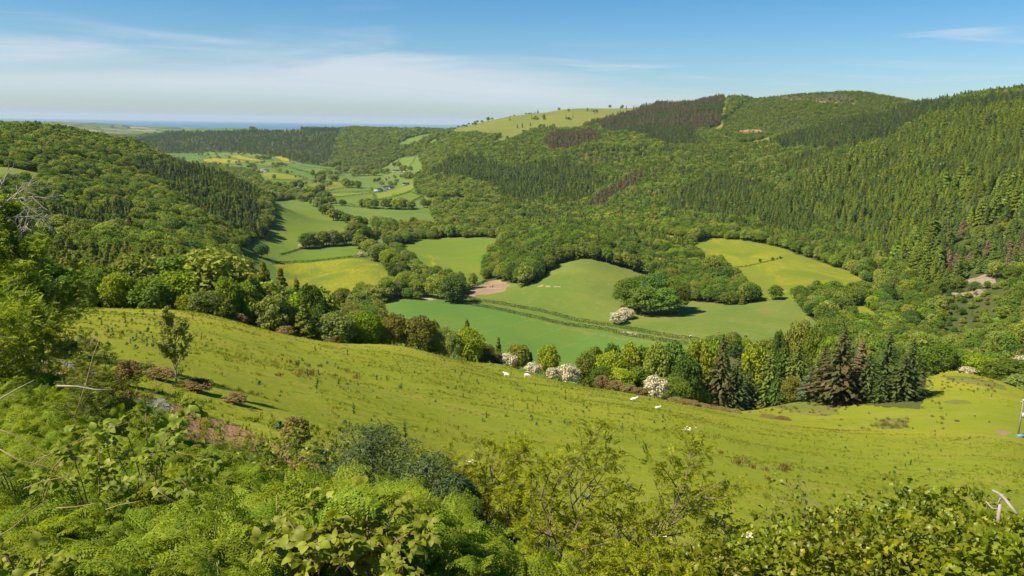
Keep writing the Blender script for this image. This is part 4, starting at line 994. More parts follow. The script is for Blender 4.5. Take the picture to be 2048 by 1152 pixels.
# the hedgerow and wood edge nearest the camera, tree by tree: (x, y of the top, width in pixels, metres away, shape, leaves, label)
EDGE = [
    (128, 556, 60, 176, 'b', 'deep', 'dark bushy tree at the left end of the wood edge, half behind the ash'),
    (152, 560, 56, 172, 'b', 'oak', 'dark green bush by the whitish sallow at the left wood edge'),
    (174, 560, 30, 168, 'b', 'sallow', 'slim whitish green sallow at the left wood edge'),
    (203, 533, 78, 178, 'b', 'oak', 'rounded green tree left of the big sycamores at the pasture top'),
    (232, 545, 60, 172, 'b', 'fresh', 'yellow green tree under the pale sycamore at the wood edge'),
    (272, 512, 105, 182, 'b', 'ash', 'big pale sycamore, tallest at the top left edge of the pasture'),
    (312, 514, 90, 188, 'b', 'sallow', 'pale flowering sycamore behind the yellow green one'),
    (352, 546, 84, 176, 'b', 'fresh', 'bright yellow green sycamore at the right end of the sycamore group'),
    (300, 560, 80, 170, 'b', 'oak', 'dark leaved tree with low boughs over the pasture edge'),
    (372, 590, 44, 168, 'b', 'fresh', 'small bright green sapling left of the olive bush'),
    (406, 583, 62, 166, 'b', 'sallow', 'rounded olive brown bush at the wood edge'),
    (436, 560, 56, 176, 'b', 'deep', 'dark green tree between the olive bush and the larches'),
    (452, 556, 50, 172, 'b', 'oak', 'green tree just right of the dark one behind the olive bush'),
    (490, 566, 64, 174, 'b', 'oak', 'leafy green tree under the larches at the wood edge'),
    (500, 520, 60, 198, 'c', 'oldlarch', 'tall olive larch left of the two larch spires'),
    (525, 518, 66, 200, 'c', 'oldlarch', 'tallest olive larch of the wood edge group'),
    (560, 530, 64, 198, 'c', 'oldlarch', 'broad olive larch right of the tallest one'),
    (592, 552, 56, 192, 'c', 'oldlarch', 'olive larch with a leaning top above the whitebeam'),
    (618, 568, 56, 186, 'b', 'deep', 'dark tree filling the right end of the larch group'),
    (545, 592, 66, 170, 'b', 'sallow', 'pale leaved whitebeam bush in front of the larches'),
    (606, 594, 54, 168, 'c', 'oldlarch', 'small yellow green larch standing forward at the wood corner'),
    (576, 606, 50, 172, 'b', 'oak', 'green bush between the whitebeam and the small larch'),
    (640, 610, 50, 182, 'b', 'deep', 'dark shrub behind the small larch at the wood corner'),
    (670, 628, 82, 170, 'b', 'sallow', 'rounded pale leaved bush right of the wood corner'),
    (712, 640, 44, 176, 'b', 'oak', 'small green bush between the pale bush and the fresh green one'),
    (731, 627, 60, 174, 'b', 'fresh', 'fresh green tree left of the two olive birches'),
    (760, 650, 44, 176, 'b', 'oak', 'low green shrub left of the olive birches'),
    (788, 631, 56, 178, 'b', 'oldbirch', 'left one of the two rounded olive birches'),
    (836, 632, 66, 178, 'b', 'oldbirch', 'right one of the two rounded olive birches'),
    (866, 642, 36, 182, 'b', 'oldbirch', 'narrow olive birch right of the two rounded ones'),
    (888, 658, 50, 180, 'b', 'sallow', 'low grey green bush right of the birches'),
    (908, 664, 40, 178, 'b', 'sallow', 'low pale bush left of the small conifer'),
    (934, 636, 44, 192, 'c', 'larch', 'small conifer poking up behind the yellow green bush'),
    (936, 660, 68, 180, 'b', 'fresh', 'rounded yellow green bush under the small conifer'),
    (972, 690, 36, 186, 'b', 'oldbirch', 'olive shrub right of the yellow green bush'),
    (997, 672, 30, 194, 'c', 'larch', 'little young conifer left of the hawthorns in blossom'),
    (1036, 688, 50, 190, 'b', 'ash', 'pale green young sycamore above the first hawthorn in blossom'),
    (1098, 690, 46, 190, 'b', 'fresh', 'upright green tree standing between the hawthorns in blossom'),
    (1062, 702, 22, 192, 'c', 'larch', 'slender sapling conifer beside the upright green tree'),
    (1172, 708, 48, 205, 'b', 'ash', 'pale open ash at the left end of the dingle wood'),
    (1192, 696, 50, 212, 'b', 'ash', 'yellowish ash second in the dingle wood'),
    (1224, 690, 52, 225, 'b', 'deep', 'dark topped tree behind the yellowish ash'),
    (1222, 708, 64, 205, 'b', 'fresh', 'fresh green tree in front of the dark topped one'),
    (1264, 688, 58, 222, 'b', 'fresh', 'tall fresh green tree in the middle of the dingle wood'),
    (1286, 692, 44, 228, 'b', 'oak', 'green tree right of the tall fresh green one'),
    (1316, 690, 60, 218, 'b', 'ash', 'yellowish feathery ash left of the darkest tree'),
    (1350, 688, 72, 222, 'b', 'deep', 'broad dark green tree, darkest of the dingle wood'),
    (1376, 712, 62, 210, 'b', 'deep', 'dark tree with a deep shadow right of the broad dark one'),
    (1398, 684, 70, 235, 'b', 'fresh', 'bright green tree just left of the brown spruce'),
    (1432, 682, 60, 245, 'b', 'fresh', 'bright green crown close behind the brown spruce'),
    (1240, 740, 66, 192, 'b', 'fresh', 'low fresh green tree at the pasture edge left of the white hawthorn'),
    (1278, 736, 60, 196, 'b', 'oak', 'low green tree behind the white hawthorn'),
    (1205, 735, 50, 192, 'b', 'oak', 'low bushy tree at the left foot of the dingle wood'),
    (1345, 758, 76, 194, 'b', 'oak', 'wide low green tree right of the white hawthorn'),
    (1395, 775, 56, 215, 'b', 'fresh', 'low bright bush behind the slim pole'),
    (1448, 668, 84, 228, 'c', 'coned', 'brown coned spruce with a pointed top left of the pines'),
    (1478, 712, 74, 230, 'c', 'fir', 'green spruce close right of the brown coned one'),
    (1512, 690, 66, 255, 'b', 'fresh', 'fresh green tree behind the gap right of the brown spruce'),
    (1500, 742, 62, 238, 'c', 'fir', 'short green spruce at the foot of the fresh green tree'),
    (1545, 698, 80, 250, 'c', 'pine', 'broad pine left of the dead grey trunk'),
    (1572, 690, 72, 256, 'c', 'pine', 'dark pine behind the dead grey trunk'),
    (1600, 684, 78, 254, 'c', 'pine', 'bluish pine left of the great brown spruce'),
    (1555, 745, 46, 240, 'c', 'pine', 'low pine with bare stems by the dead grey trunk'),
    (1586, 752, 38, 240, 'b', 'oldbirch', 'short olive tree with a pale forked stem among the pines'),
    (1622, 742, 52, 238, 'c', 'bluespruce', 'blue grey young spruce at the left foot of the great brown spruce'),
    (1652, 690, 80, 236, 'c', 'coned', 'brown spruce leaning against the left of the great brown spruce'),
    (1692, 654, 116, 230, 'c', 'coned', 'great brown coned spruce, tallest of the right-hand clump'),
    (1726, 680, 60, 240, 'c', 'browned', 'grey brown spruce top behind the great brown spruce'),
    (1742, 706, 74, 232, 'c', 'fir', 'mid green fir in the middle of the right-hand clump'),
    (1782, 664, 84, 236, 'c', 'spruce', 'dark green spruce right of the mid green fir'),
    (1812, 712, 80, 232, 'c', 'fir', 'green spruce with drooping boughs near the clump end'),
    (1830, 678, 76, 236, 'c', 'spruce', 'ragged dark spruce at the right end of the clump'),
    (1765, 750, 60, 230, 'c', 'fir', 'low fir skirting the front of the right-hand clump'),
    (1559, 664, 32, 300, 'b', 'deep', 'small dark round tree by the cattle at the end of the wood'),
    (1606, 650, 64, 305, 'b', 'ash', 'pale green tree behind the pines below the cattle'),
    (1632, 664, 50, 300, 'b', 'oak', 'green tree right of the pale one behind the pines'),
    (1668, 672, 56, 292, 'b', 'fresh', 'fresh green tree behind the top of the great brown spruce'),
    (1858, 672, 70, 300, 'b', 'ash', 'pale tree behind the right end of the spruce clump'),
    (1880, 690, 64, 296, 'b', 'oak', 'green tree at the left end of the lower pasture hedge'),
    (1925, 702, 70, 305, 'b', 'oak', 'rounded green tree in the hedge above the rush strip'),
    (1965, 712, 62, 300, 'b', 'fresh', 'bushy green tree right of the small hawthorn in the far hedge'),
    (2024, 722, 84, 292, 'b', 'oak', 'big dark bush near the right end of the lower pasture hedge'),
    (2052, 752, 60, 282, 'b', 'sallow', 'grey green bush at the very end of the lower pasture hedge'),
    (1255, 560, 56, 618, 'b', 'oak', 'leftmost crown of the oak clump on the cattle pasture'),
    (1283, 551, 60, 630, 'b', 'oak', 'second crown from the left in the oak clump'),
    (1312, 550, 62, 622, 'b', 'deep', 'middle crown of the oak clump'),
    (1340, 556, 60, 622, 'b', 'oak', 'fourth crown of the oak clump, lit from the left'),
    (1358, 566, 46, 612, 'b', 'oak', 'rightmost crown of the oak clump'),
    (1290, 575, 70, 604, 'b', 'oak', 'front crown of the oak clump above its shade'),
    (1330, 578, 70, 604, 'b', 'oak', 'front right crown of the oak clump'),
    (876, 551, 52, 655, 'b', 'ash', 'pale ash by the stony gateway'),
    (905, 553, 56, 640, 'b', 'deep', 'dark oak beside the pale ash at the gateway'),
    (700, 604, 44, 600, 'b', 'ash', 'pale round tree at the bottom corner of the buttercup meadow'),
    (718, 585, 44, 620, 'b', 'sallow', 'grey green tree along the stream right of the buttercup meadow'),
    (755, 570, 60, 640, 'b', 'ash', 'feathery ash along the stream below the dome field'),
    (785, 562, 50, 655, 'b', 'sallow', 'pale ash over the stream near the gateway'),
    (815, 545, 50, 690, 'b', 'ash', 'tall pale ash on the stream left of the gateway'),
    (835, 560, 44, 660, 'b', 'ash', 'loose crowned ash next to the gateway'),
    (735, 605, 50, 585, 'b', 'oak', 'low green tree at the stream corner of the crop field'),
    (740, 480, 36, 850, 'b', 'ash', 'first pale ash of the row dividing the valley fields'),
    (762, 488, 40, 830, 'b', 'ash', 'second ash of the row dividing the valley fields'),
    (778, 498, 40, 810, 'b', 'fresh', 'third tree of the row dividing the valley fields'),
    (800, 512, 44, 780, 'b', 'oak', 'fourth tree of the row beside the dome field'),
    (822, 528, 46, 745, 'b', 'ash', 'fifth tree of the row, nearest the stream'),
    (622, 464, 30, 990, 'b', 'sallow', 'brownish green tree at the left end of the long field hedge'),
    (660, 470, 40, 965, 'b', 'ash', 'wide tree in the middle of the long field hedge'),
    (694, 468, 32, 960, 'b', 'ash', 'small tree at the right end of the long field hedge'),
    (522, 488, 28, 800, 'b', 'deep', 'dark round tree beside the blue roofed shed'),
]
F['oldbirch'] = foliage('birch_leaves', (0.088, 0.098, 0.020), 0.15, 0.015)
for x, yt, w, d, kd, mt, lb in EDGE:
    nm = {'coned': 'spruce_tree', 'fir': 'fir_tree', 'bluespruce': 'spruce_tree', 'oldbirch': 'birch_tree'}.get(mt) or NAME_OF[mt]
    if 'bush' in lb or 'shrub' in lb: nm = 'bush'
    top_tree(nm, lb, kd, mt, x, yt, w, d, 'trees along the wood edges and hedgerows', 'bush' if nm == 'bush' else 'tree')

# hawthorns in blossom
for x, yt, w, d, lb in [
    (1016, 708, 40, 184, 'white hawthorn in blossom below the pale young sycamore'), (1066, 726, 36, 184, 'low white hawthorn at the foot of the upright green tree'),
    (1104, 736, 26, 184, 'smallest white hawthorn, right of the upright green tree'), (1136, 729, 48, 186, 'spreading white hawthorn at the top right corner of the pasture hedge'),
    (1312, 753, 50, 182, 'bright white hawthorn standing alone in front of the dingle wood'), (1236, 624, 34, 575, 'left hawthorn of the blossoming clump by the oak clump'),
    (1252, 616, 34, 588, 'right hawthorn of the blossoming clump by the oak clump'), (1936, 734, 26, 292, 'small white hawthorn in the hedge above the lower pasture'),
    (2040, 712, 28, 300, 'white hawthorn at the right end of the far hedge'), (604, 488, 16, 900, 'white hawthorn at the left end of the long field hedge'), (722, 503, 13, 840, 'little white hawthorn at the end of the strip field'),
    (1708, 580, 16, 740, 'white hawthorn by the buttercup meadow corner'), (1752, 552, 16, 800, 'white hawthorn by the forest track')]:
    top_tree('hawthorn', lb, 'b', 'blossom', x, yt, w, d, 'hawthorns in blossom', 'tree', v=1)

# gorse along the crest and by the path
for x, yt, w, d, lb in [
    (1204, 752, 34, 186, 'brown gorse bush at the left foot of the dingle wood'), (1232, 762, 36, 184, 'brown gorse bush right of the first one on the crest'), (1258, 770, 34, 182, 'brown gorse left of the lone white hawthorn'),
    (1282, 776, 30, 180, 'gorse touching the left side of the lone white hawthorn'), (1350, 797, 40, 180, 'gorse bush just right of the lone white hawthorn'), (1378, 802, 40, 184, 'broad gorse bush near the slim pole'),
    (1405, 812, 36, 186, 'gorse at the right of the slim pole'), (1440, 818, 36, 190, 'gorse clump on the crest right of the pole'), (1465, 822, 34, 192, 'last gorse of the crest clump'),
    (1536, 840, 36, 190, 'flat gorse patch on the pasture fold'), (1565, 846, 32, 190, 'right half of the gorse patch on the pasture fold'), (1857, 786, 26, 240, 'lone brown gorse bush right of the spruce clump'),
    (476, 628, 34, 166, 'brown gorse below the larches'), (570, 652, 40, 166, 'brown gorse under the small larch'), (666, 672, 30, 166, 'reddish gorse at the foot of the pale bush'), (996, 708, 34, 184, 'orange tinged gorse by the first hawthorn'), (968, 714, 24, 182, 'small gorse right of the yellow green bush'),
    (178, 676, 32, 44, 'spiky brown gorse bush by the dead twig at the path'), (132, 682, 50, 42, 'brown gorse bush under the ash boughs'), (255, 722, 50, 33, 'dark gorse behind the feathery rowan sapling'),
    (316, 748, 60, 37, 'dark green gorse bush left of the small thin tree'), (390, 770, 62, 36, 'brown gorse bush at the foot of the small thin tree'), (470, 806, 46, 35, 'low straggling gorse right of the small thin tree'), (590, 835, 60, 27, 'brown gorse behind the oak saplings')]:
    top_tree('gorse_bush', lb, 'b', 'gorse', x, yt, w, d, 'gorse bushes', 'bush', v=3)

# the rest of the woods: those that show largest stand as trees of their own, the rest of each kind is one mass
px_, py_ = to_px(np.stack([TX, TY, TZ + HT * 0.9], -1))
vis = (px_ > -20) & (px_ < 2068) & (py_ < 1180) & (hidden_by(TX, TY, TZ + HT * 0.75) < 0) & ~((px_ < 640) & (TD < 500) & (py_ > 548))
single = np.zeros(n, bool)
for con, N_SINGLE in ((False, 30), (True, 255)):
    c = np.nonzero(vis & (CON == con))[0]
    c = c[np.argsort(-(HT[c] / TD[c]))][:N_SINGLE]
    single[c] = True
MARKS = {   # what a tree of each wood stands by, by its place along the wood
    'L': [(60, 'behind the ash by the path'), (160, 'behind the whitish sallow'), (215, 'behind the tree left of the sycamores'), (272, 'behind the big pale sycamore'), (340, 'behind the yellow green sycamore'), (406, 'behind the olive brown bush'), (450, 'before the stone barn'), (500, 'before the bungalow'), (560, 'behind the tall larch group'), (620, 'by the wood corner')],
    'R': [(1500, 'by the cattle herd'), (1600, 'by the tall ash clump'), (1700, 'by the small paddock'), (1780, 'below the forest track'), (1870, 'before the quarry scar'), (1960, 'by the far green paddock'), (2048, 'near the right end of the valley')],
    'H': [(80, 'below the hill meadow'), (180, 'right of the hill meadow'), (260, 'above the dying conifers'), (360, 'by the purple tree'), (450, 'above the barns'), (560, 'beside the long field')],
}
def ordinal_depth(d, ds): return ['in the front', 'in the middle', 'at the back'][int(np.clip(np.searchsorted(ds, d), 0, 2))]
sing = np.nonzero(single)[0]
for q in sing:
    kd, mt = KEYS[KIND[q]]
    where = (REG[TR[q]][3] if TR[q] >= 0 else None) or 'on the left-hand hill'
    same = sing[TR[sing] == TR[q]]
    ds = np.quantile(TD[same], [.33, .67]); tall = HT[q] > np.median(HT[same])
    key = 'L' if 'larch wood' in where else ('R' if px_[q] > 1300 else 'H')
    mark = min(MARKS[key], key=lambda e: abs(e[0] - px_[q]))[1]
    lb = f"{'tall' if tall else 'low'} {LEAF_WORDS[mt]} {mark}, {ordinal_depth(TD[q], ds)}"
    tree(NAME_OF[mt], lb, kd, mt, (TX[q], TY[q], TZ[q]), HT[q], HT[q] * (.62 if kd == 'c' else 1.0), lb.replace(',', '') + ' trees', HT[q] / TD[q] * FPX > 50)
far = instancer('conifer_forest', np.nonzero(CON & ~single)[0], 'conifer plantations covering the right-hand hillside and far forest hill', 'forest')
wood = instancer('broadleaf_woodland', np.nonzero(~CON & ~single)[0], 'broadleaf woodland covering the valley sides and hedgerow belts', 'woodland')
instance_nodes(far, proto_col); instance_nodes(wood, proto_col)

# ------------------------------------------------------------------ clumps and lines of trees on the far valley floor
def small_tree(px, py, h, mt, label, group, kd='b', w=None):
    p = at(px, py, dmin=480)
    return tree(NAME_OF[mt], label, kd, mt, p, h, w, group, h / math.hypot(p.x, p.y) * FPX > 26)
VCL = [  # middle x, foot y, how many, half width in pixels, height, phrase
    (415, 312, 7, 22, 12, 'in the line below the dark forest hill'), (480, 311, 8, 26, 12, 'in the belt at the far end of the valley'), (560, 309, 8, 30, 12, 'along the far foot of the forest hill'),
    (360, 321, 6, 16, 13, 'in the round clump left of the yellow fields'), (395, 327, 5, 12, 12, 'in the hedge left of the yellow fields'), (438, 318, 8, 22, 11, 'between the two far yellow strips'), (525, 319, 10, 24, 12, 'in the small wood left of the golden field'),
    (470, 328, 9, 28, 10, 'in the hedge below the long yellow field'), (510, 327, 6, 20, 9, 'in the hedge in front of the pale yellow strip'), (425, 334, 6, 20, 13, 'round the village beyond the left-hand hill'), (465, 338, 8, 26, 13, 'in front of the far village'),
    (560, 333, 7, 14, 13, 'in the little round wood among the far fields'), (545, 336, 5, 14, 10, 'by the white farmhouses'), (498, 338, 6, 16, 13, 'beside the white farmhouses'), (515, 350, 6, 10, 14, 'at the edge of the yellow far field'),
    (556, 345, 4, 8, 8, 'in the open green far field'), (580, 347, 4, 8, 10, 'standing together in the green far field'), (600, 357, 3, 10, 6, 'in the hedge of the yellow far field'), (549, 360, 1, 2, 14, 'standing alone on the yellow far field'),
    (540, 378, 9, 22, 14, 'round the grey stone house'), (585, 378, 10, 20, 13, 'in the wood right of the grey stone house'), (605, 369, 3, 8, 8, 'at the left end of the yellow olive field'),
    (636, 352, 5, 12, 13, 'at the corner of the wide far green field'), (664, 350, 8, 18, 13, 'in the middle belt of the far valley'), (702, 346, 12, 26, 16, 'in the brownish wood under the spur'), (730, 352, 12, 26, 16, 'in the pale wood before the village'), (640, 362, 7, 14, 14, 'round the stream bend'),
    (664, 362, 5, 10, 13, 'by the stream bend'), (636, 366, 5, 16, 9, 'in the low thicket by the stream'), (642, 372, 2, 5, 9, 'left on the olive field'), (656, 373, 3, 7, 9, 'right on the olive field'), (687, 375, 4, 9, 15, 'in the light half of the big clump by the farm'), (713, 376, 7, 14, 15, 'in the dark clump by the farm'),
    (632, 386, 8, 14, 15, 'in the riverside wood'), (614, 396, 10, 20, 15, 'in the riverside belt'), (640, 402, 10, 16, 14, 'in the lower riverside belt'), (655, 408, 6, 10, 10, 'left of the lone round tree'), (690, 412, 3, 6, 9, 'beside the lone round tree'), (719, 415, 2, 5, 16, 'standing alone on the silage field hedge'),
    (742, 417, 4, 8, 15, 'at the left end of the hedgerow wood'), (768, 418, 9, 22, 14, 'in the hedgerow wood of the silage field'), (808, 419, 9, 18, 14, 'at the right end of the hedgerow wood'), (868, 415, 12, 24, 13, 'in the small wood under the spur'), (895, 410, 10, 22, 13, 'in the mixed wood under the spur'),
    (772, 347, 5, 10, 12, 'left of the white village house'), (795, 333, 5, 8, 13, 'above the village houses'), (812, 342, 6, 10, 14, 'between the village houses'), (820, 358, 7, 10, 16, 'in the dark clump of the village'), (800, 357, 5, 14, 9, 'along the village lane'), (764, 363, 4, 10, 9, 'on the village plots'), (748, 364, 3, 6, 8, 'left on the village plots'), (777, 372, 6, 14, 11, 'behind the farm buildings'), (790, 365, 4, 8, 9, 'beside the farm lane'),
    (582, 393, 8, 18, 12, 'at the top of the belt left of the silage field'), (612, 402, 10, 16, 13, 'in the upper belt left of the silage field'), (640, 414, 10, 14, 13, 'in the middle belt left of the silage field'), (655, 428, 8, 12, 13, 'in the belt right of the long field'), (676, 441, 9, 11, 13, 'in the lower belt right of the long field'), (650, 424, 3, 6, 8, 'jutting into the long field'),
    (700, 447, 5, 9, 11, 'in the thin belt by the silage field corner'), (720, 456, 8, 12, 12, 'above the gateway of the long field'), (716, 474, 10, 14, 14, 'in the big group at the end of the long field'), (735, 487, 10, 14, 15, 'in the big group above the field row'), (725, 497, 6, 10, 12, 'at the right end of the strip field'),
    (615, 497, 4, 7, 14, 'at the left end of the long field hedge'), (632, 496, 4, 7, 10, 'second in the long field hedge'), (655, 493, 7, 14, 13, 'in the middle of the long field hedge'), (684, 490, 7, 12, 12, 'at the right end of the long field hedge'),
    (690, 612, 6, 14, 11, 'in the stream wood below the buttercup meadow'), (722, 606, 9, 18, 12, 'in the stream wood above the crop field'), (758, 600, 10, 20, 12, 'in the stream wood left of the gateway'), (790, 592, 9, 16, 12, 'in the stream wood by the gateway'), (818, 584, 8, 14, 12, 'near the stony gateway'),
    (800, 560, 7, 12, 13, 'along the lower end of the field row'), (780, 540, 7, 10, 13, 'along the middle of the field row'), (756, 522, 7, 10, 13, 'along the upper end of the field row'), (836, 584, 6, 12, 13, 'right beside the stony gateway'),
]
VM = ['oak', 'ash', 'deep', 'sallow', 'ash', 'fresh']
rv = random.Random(5)
for cx, cy, k, rx, h, phrase in VCL:
    for i in range(k):
        mt = VM[rv.randrange(6)]
        if i and (cx < 520 and rv.random() < .35): continue
        small_tree(cx + rx * (rv.random() * 2 - 1), cy + rv.uniform(-1.6, 1.2), h * rv.uniform(.85, 1.4), mt, f'{LEAF_WORDS[mt]} tree {phrase}', f'trees {phrase}')

# ------------------------------------------------------------------ hedges
HEDGE_M = [F['hedge']]
def hedge(label, pix, h=1.7, w=1.6, dmin=300, group='clipped field hedges', leaf='hedge', dens=1.0):
    pts = [at(x, y, None, dmin) if d is None else at(x, y, d) for x, y, d in [(p + (None,))[:3] if len(p) == 2 else p for p in pix]]
    rg = np.random.default_rng(sum(map(ord, label)))
    o0 = pts[0].copy(); P, N = [], []
    length = 0
    for a, b_ in zip(pts[:-1], pts[1:]):
        L = (b_ - a).length; length += L
        k = max(4, int(L * (9 if dens >= 1 else 5) * dens))
        t_ = rg.random(k)
        x = a.x + (b_.x - a.x) * t_; y = a.y + (b_.y - a.y) * t_
        nx, ny = -(b_.y - a.y) / L, (b_.x - a.x) / L
        ang = rg.uniform(-0.5, math.pi + 0.5, k)
        hh = h * (0.85 + 0.3 * (vnoise(x / 4, y / 4, 9) + .5))
        off = np.cos(ang) * w / 2; zz = np.clip(0.45 + 0.5 * np.sin(ang), 0.05, 1) * hh
        X, Y = x + nx * off, y + ny * off
        P.append(np.stack([X, Y, height(X, Y) + zz], -1)); N.append(np.stack([nx * np.cos(ang), ny * np.cos(ang), np.sin(ang) * 0.9 + .2], -1))
    P = np.concatenate(P); N = np.concatenate(N)
    b = MB(); b.quads(cards(P - np.array(o0), N, 0.75 / math.sqrt(dens), 0.75 / math.sqrt(dens), rg, 0.5))
    o = link('hedge', b.mesh('hedge', F[leaf]), label=label, category='hedge', group=group)
    o.location = o0
    return o
hedge('upper clipped hedge of the lane, next to the cattle pasture', [(918, 592), (960, 603), (1040, 616), (1130, 636), (1180, 646), (1240, 655), (1310, 670), (1380, 680), (1400, 683)], 2.5, 3.2, dens=1.6)
hedge('lower clipped hedge of the lane, along the crop field edge', [(905, 603), (960, 613), (1040, 630), (1110, 646), (1160, 654), (1210, 660), (1250, 671), (1310, 681), (1375, 689)], 2.4, 3.2, dens=1.6)
hedge('clipped hedge between the dome field and the trampled mud', [(925, 585), (945, 575), (972, 562)], 2.0, 2.0)
hedge('dark double hedge above the yellow buttercup meadow', [(540, 526), (590, 525), (640, 522), (690, 517), (722, 514.5)], 2.2, 3.0)
hedge('thin hedge between the long field and the strip field', [(560, 510), (590, 502), (600, 499), (640, 492), (700, 488), (722, 490)], 1.6, 1.6)
hedge('low hedge between the two right-hand buttercup meadows', [(1430, 541), (1465, 537), (1500, 532), (1535, 524), (1565, 516)], 1.4, 1.4, dens=.6)
hedge('far hedge along the near side of the silage field', [(745, 450), (780, 449), (815, 445), (835, 442)], 1.8, 1.8)
hedge('dark hedge behind the lone round trees of the silage field', [(660, 411), (690, 413), (720, 415), (750, 417)], 2.0, 2.0, dens=.6)
hedge('hedge at the top of the strip of far field', [(651, 386), (690, 385), (720, 383.5), (738, 382.5)], 2.0, 2.4, dens=.5)
hedge('hedge below the light green far strip', [(655, 396), (690, 392.5), (725, 388), (742, 386.5)], 2.0, 2.6, dens=.5)
hedge('hedge down the side of the bright farm field', [(745, 388), (750, 394), (752, 399)], 2.0, 2.2, dens=.5)
hedge('hedge below the bright farm field', [(756, 399.5), (785, 394.8), (805, 389), (822, 383.5)], 2.0, 2.4, dens=.5)
hedge('hedge at the right end of the lower farm field', [(826, 402), (838, 397), (846, 393.5)], 2.0, 2.2, dens=.5)
hedge('dark far hedge between the wide green fields', [(583, 337), (605, 342), (630, 349), (642, 352)], 2.2, 3.0, 1400, dens=.4)
hedge('dark far hedge above the wide green field', [(600, 332.5), (630, 336), (652, 337), (678, 340.5)], 2.2, 3.0, 1400, dens=.4)
hedge('dark far hedge below the yellow farmhouse field', [(544, 360.5), (580, 361.5), (616, 361)], 2.2, 3.0, 1300, dens=.4)
hedge('tall dark hedge climbing to the small farm paddocks', [(1732, 613), (1745, 622), (1762, 632)], 2.2, 2.4, dens=.8)
rh = random.Random(8)
for nm, lb, ct, mt_, q in PATCH:
    if nm not in ('far_field', 'farm_field', 'hillside_field', 'hill_meadow', 'paddock') or 'glade' in lb: continue
    pts = [Vector((math.exp(l) * math.sin(a), math.exp(l) * math.cos(a), 0)) for a, l in q]
    for p_ in pts: p_.z = float(height(p_.x, p_.y))
    far_ = pts[0].length > 1300
    rg = np.random.default_rng(len(lb) + abs(int(pts[0].x))); P, N = [], []
    for a, b_ in zip(pts, pts[1:] + pts[:1]):
        L = (b_ - a).length
        if rh.random() < .12: continue
        k = max(6, int(L * (1.5 if far_ else 3)))
        t_ = rg.random(k); x = a.x + (b_.x - a.x) * t_; y = a.y + (b_.y - a.y) * t_
        tall = np.clip(vnoise(x / 30, y / 30, 77) * 3.2 - .2, 0, 1)           # hedgerow trees here and there
        up_ = rg.random(k); hh = 1.6 + 4.5 * tall * up_ + (up_ - .5) * .8
        X = x + rg.normal(0, 1.0, k) * (1 + 1.2 * tall); Y = y + rg.normal(0, 1.0, k) * (1 + 1.2 * tall)
        P.append(np.stack([X, Y, height(X, Y) + np.clip(hh, .4, 9)], -1)); N.append(np.stack([rg.normal(0, .6, k), rg.normal(0, .6, k), np.ones(k) * .8], -1))
    P = np.concatenate(P); N = np.concatenate(N); o0 = pts[0]
    b = MB(); b.quads(cards(P - np.array(o0), N, 1.7 if far_ else 1.2, 1.9 if far_ else 1.3, rg, .6))
    o = link('hedge', b.mesh('hedge', F['oak']), label='overgrown hedge round the ' + ' '.join(lb.split()[:9]), category='hedge', group='overgrown hedges of the far fields'); o.location = o0
for i, (x, y) in enumerate([(1432, 540), (1520, 525), (1545, 521), (1560, 518), (1390, 487), (1375, 489)]):
    tree('hawthorn_bush', ['small dark bush at the left end of the meadow hedge', 'left of three dark bushes in the meadow hedge', 'middle of three dark bushes in the meadow hedge', 'right one of three dark bushes in the meadow hedge', 'grey bush at the corner of the far buttercup meadow', 'small bush in the far buttercup meadow hedge'][i], 'b', 'deep' if i < 4 else 'sallow', at(x, y, None, 400), [3, 4, 3.5, 3, 5, 4][i], None, 'bushes in the meadow hedges', False, cat='bush')

# ------------------------------------------------------------------ houses and farm buildings
WALLW = plain('white_render', (0.58, 0.56, 0.52), 0.9, 0.1, 0.08, 0.6)
WALLS = plain('stone_wall', (0.36, 0.31, 0.26), 0.9, 0.1, 0.2, 1.2)
SLATE = plain('roof_slate', (0.17, 0.165, 0.17), 0.7, 0.2, 0.15, 1.0)
TILE = plain('brown_roof_tile', (0.27, 0.215, 0.185), 0.85, 0.1, 0.15, 1.0)
TIN = plain('pale_sheet_roof', (0.33, 0.32, 0.31), 0.6, 0.3, 0.1, 0.7)
BLUEW = plain('pale_blue_sheeting', (0.26, 0.31, 0.34), 0.6, 0.2, 0.06, 0.7)
GREENW = plain('green_sheeting', (0.20, 0.27, 0.17), 0.7, 0.2, 0.06, 0.7)
GLASS = plain('window_glass', (0.035, 0.04, 0.05), 0.15, 0.5)
DOORM = plain('dark_door', (0.07, 0.055, 0.045), 0.7, 0.2)
WOODM = plain('weathered_timber', (0.25, 0.205, 0.16), 0.9, 0.1, 0.25, 6.0)
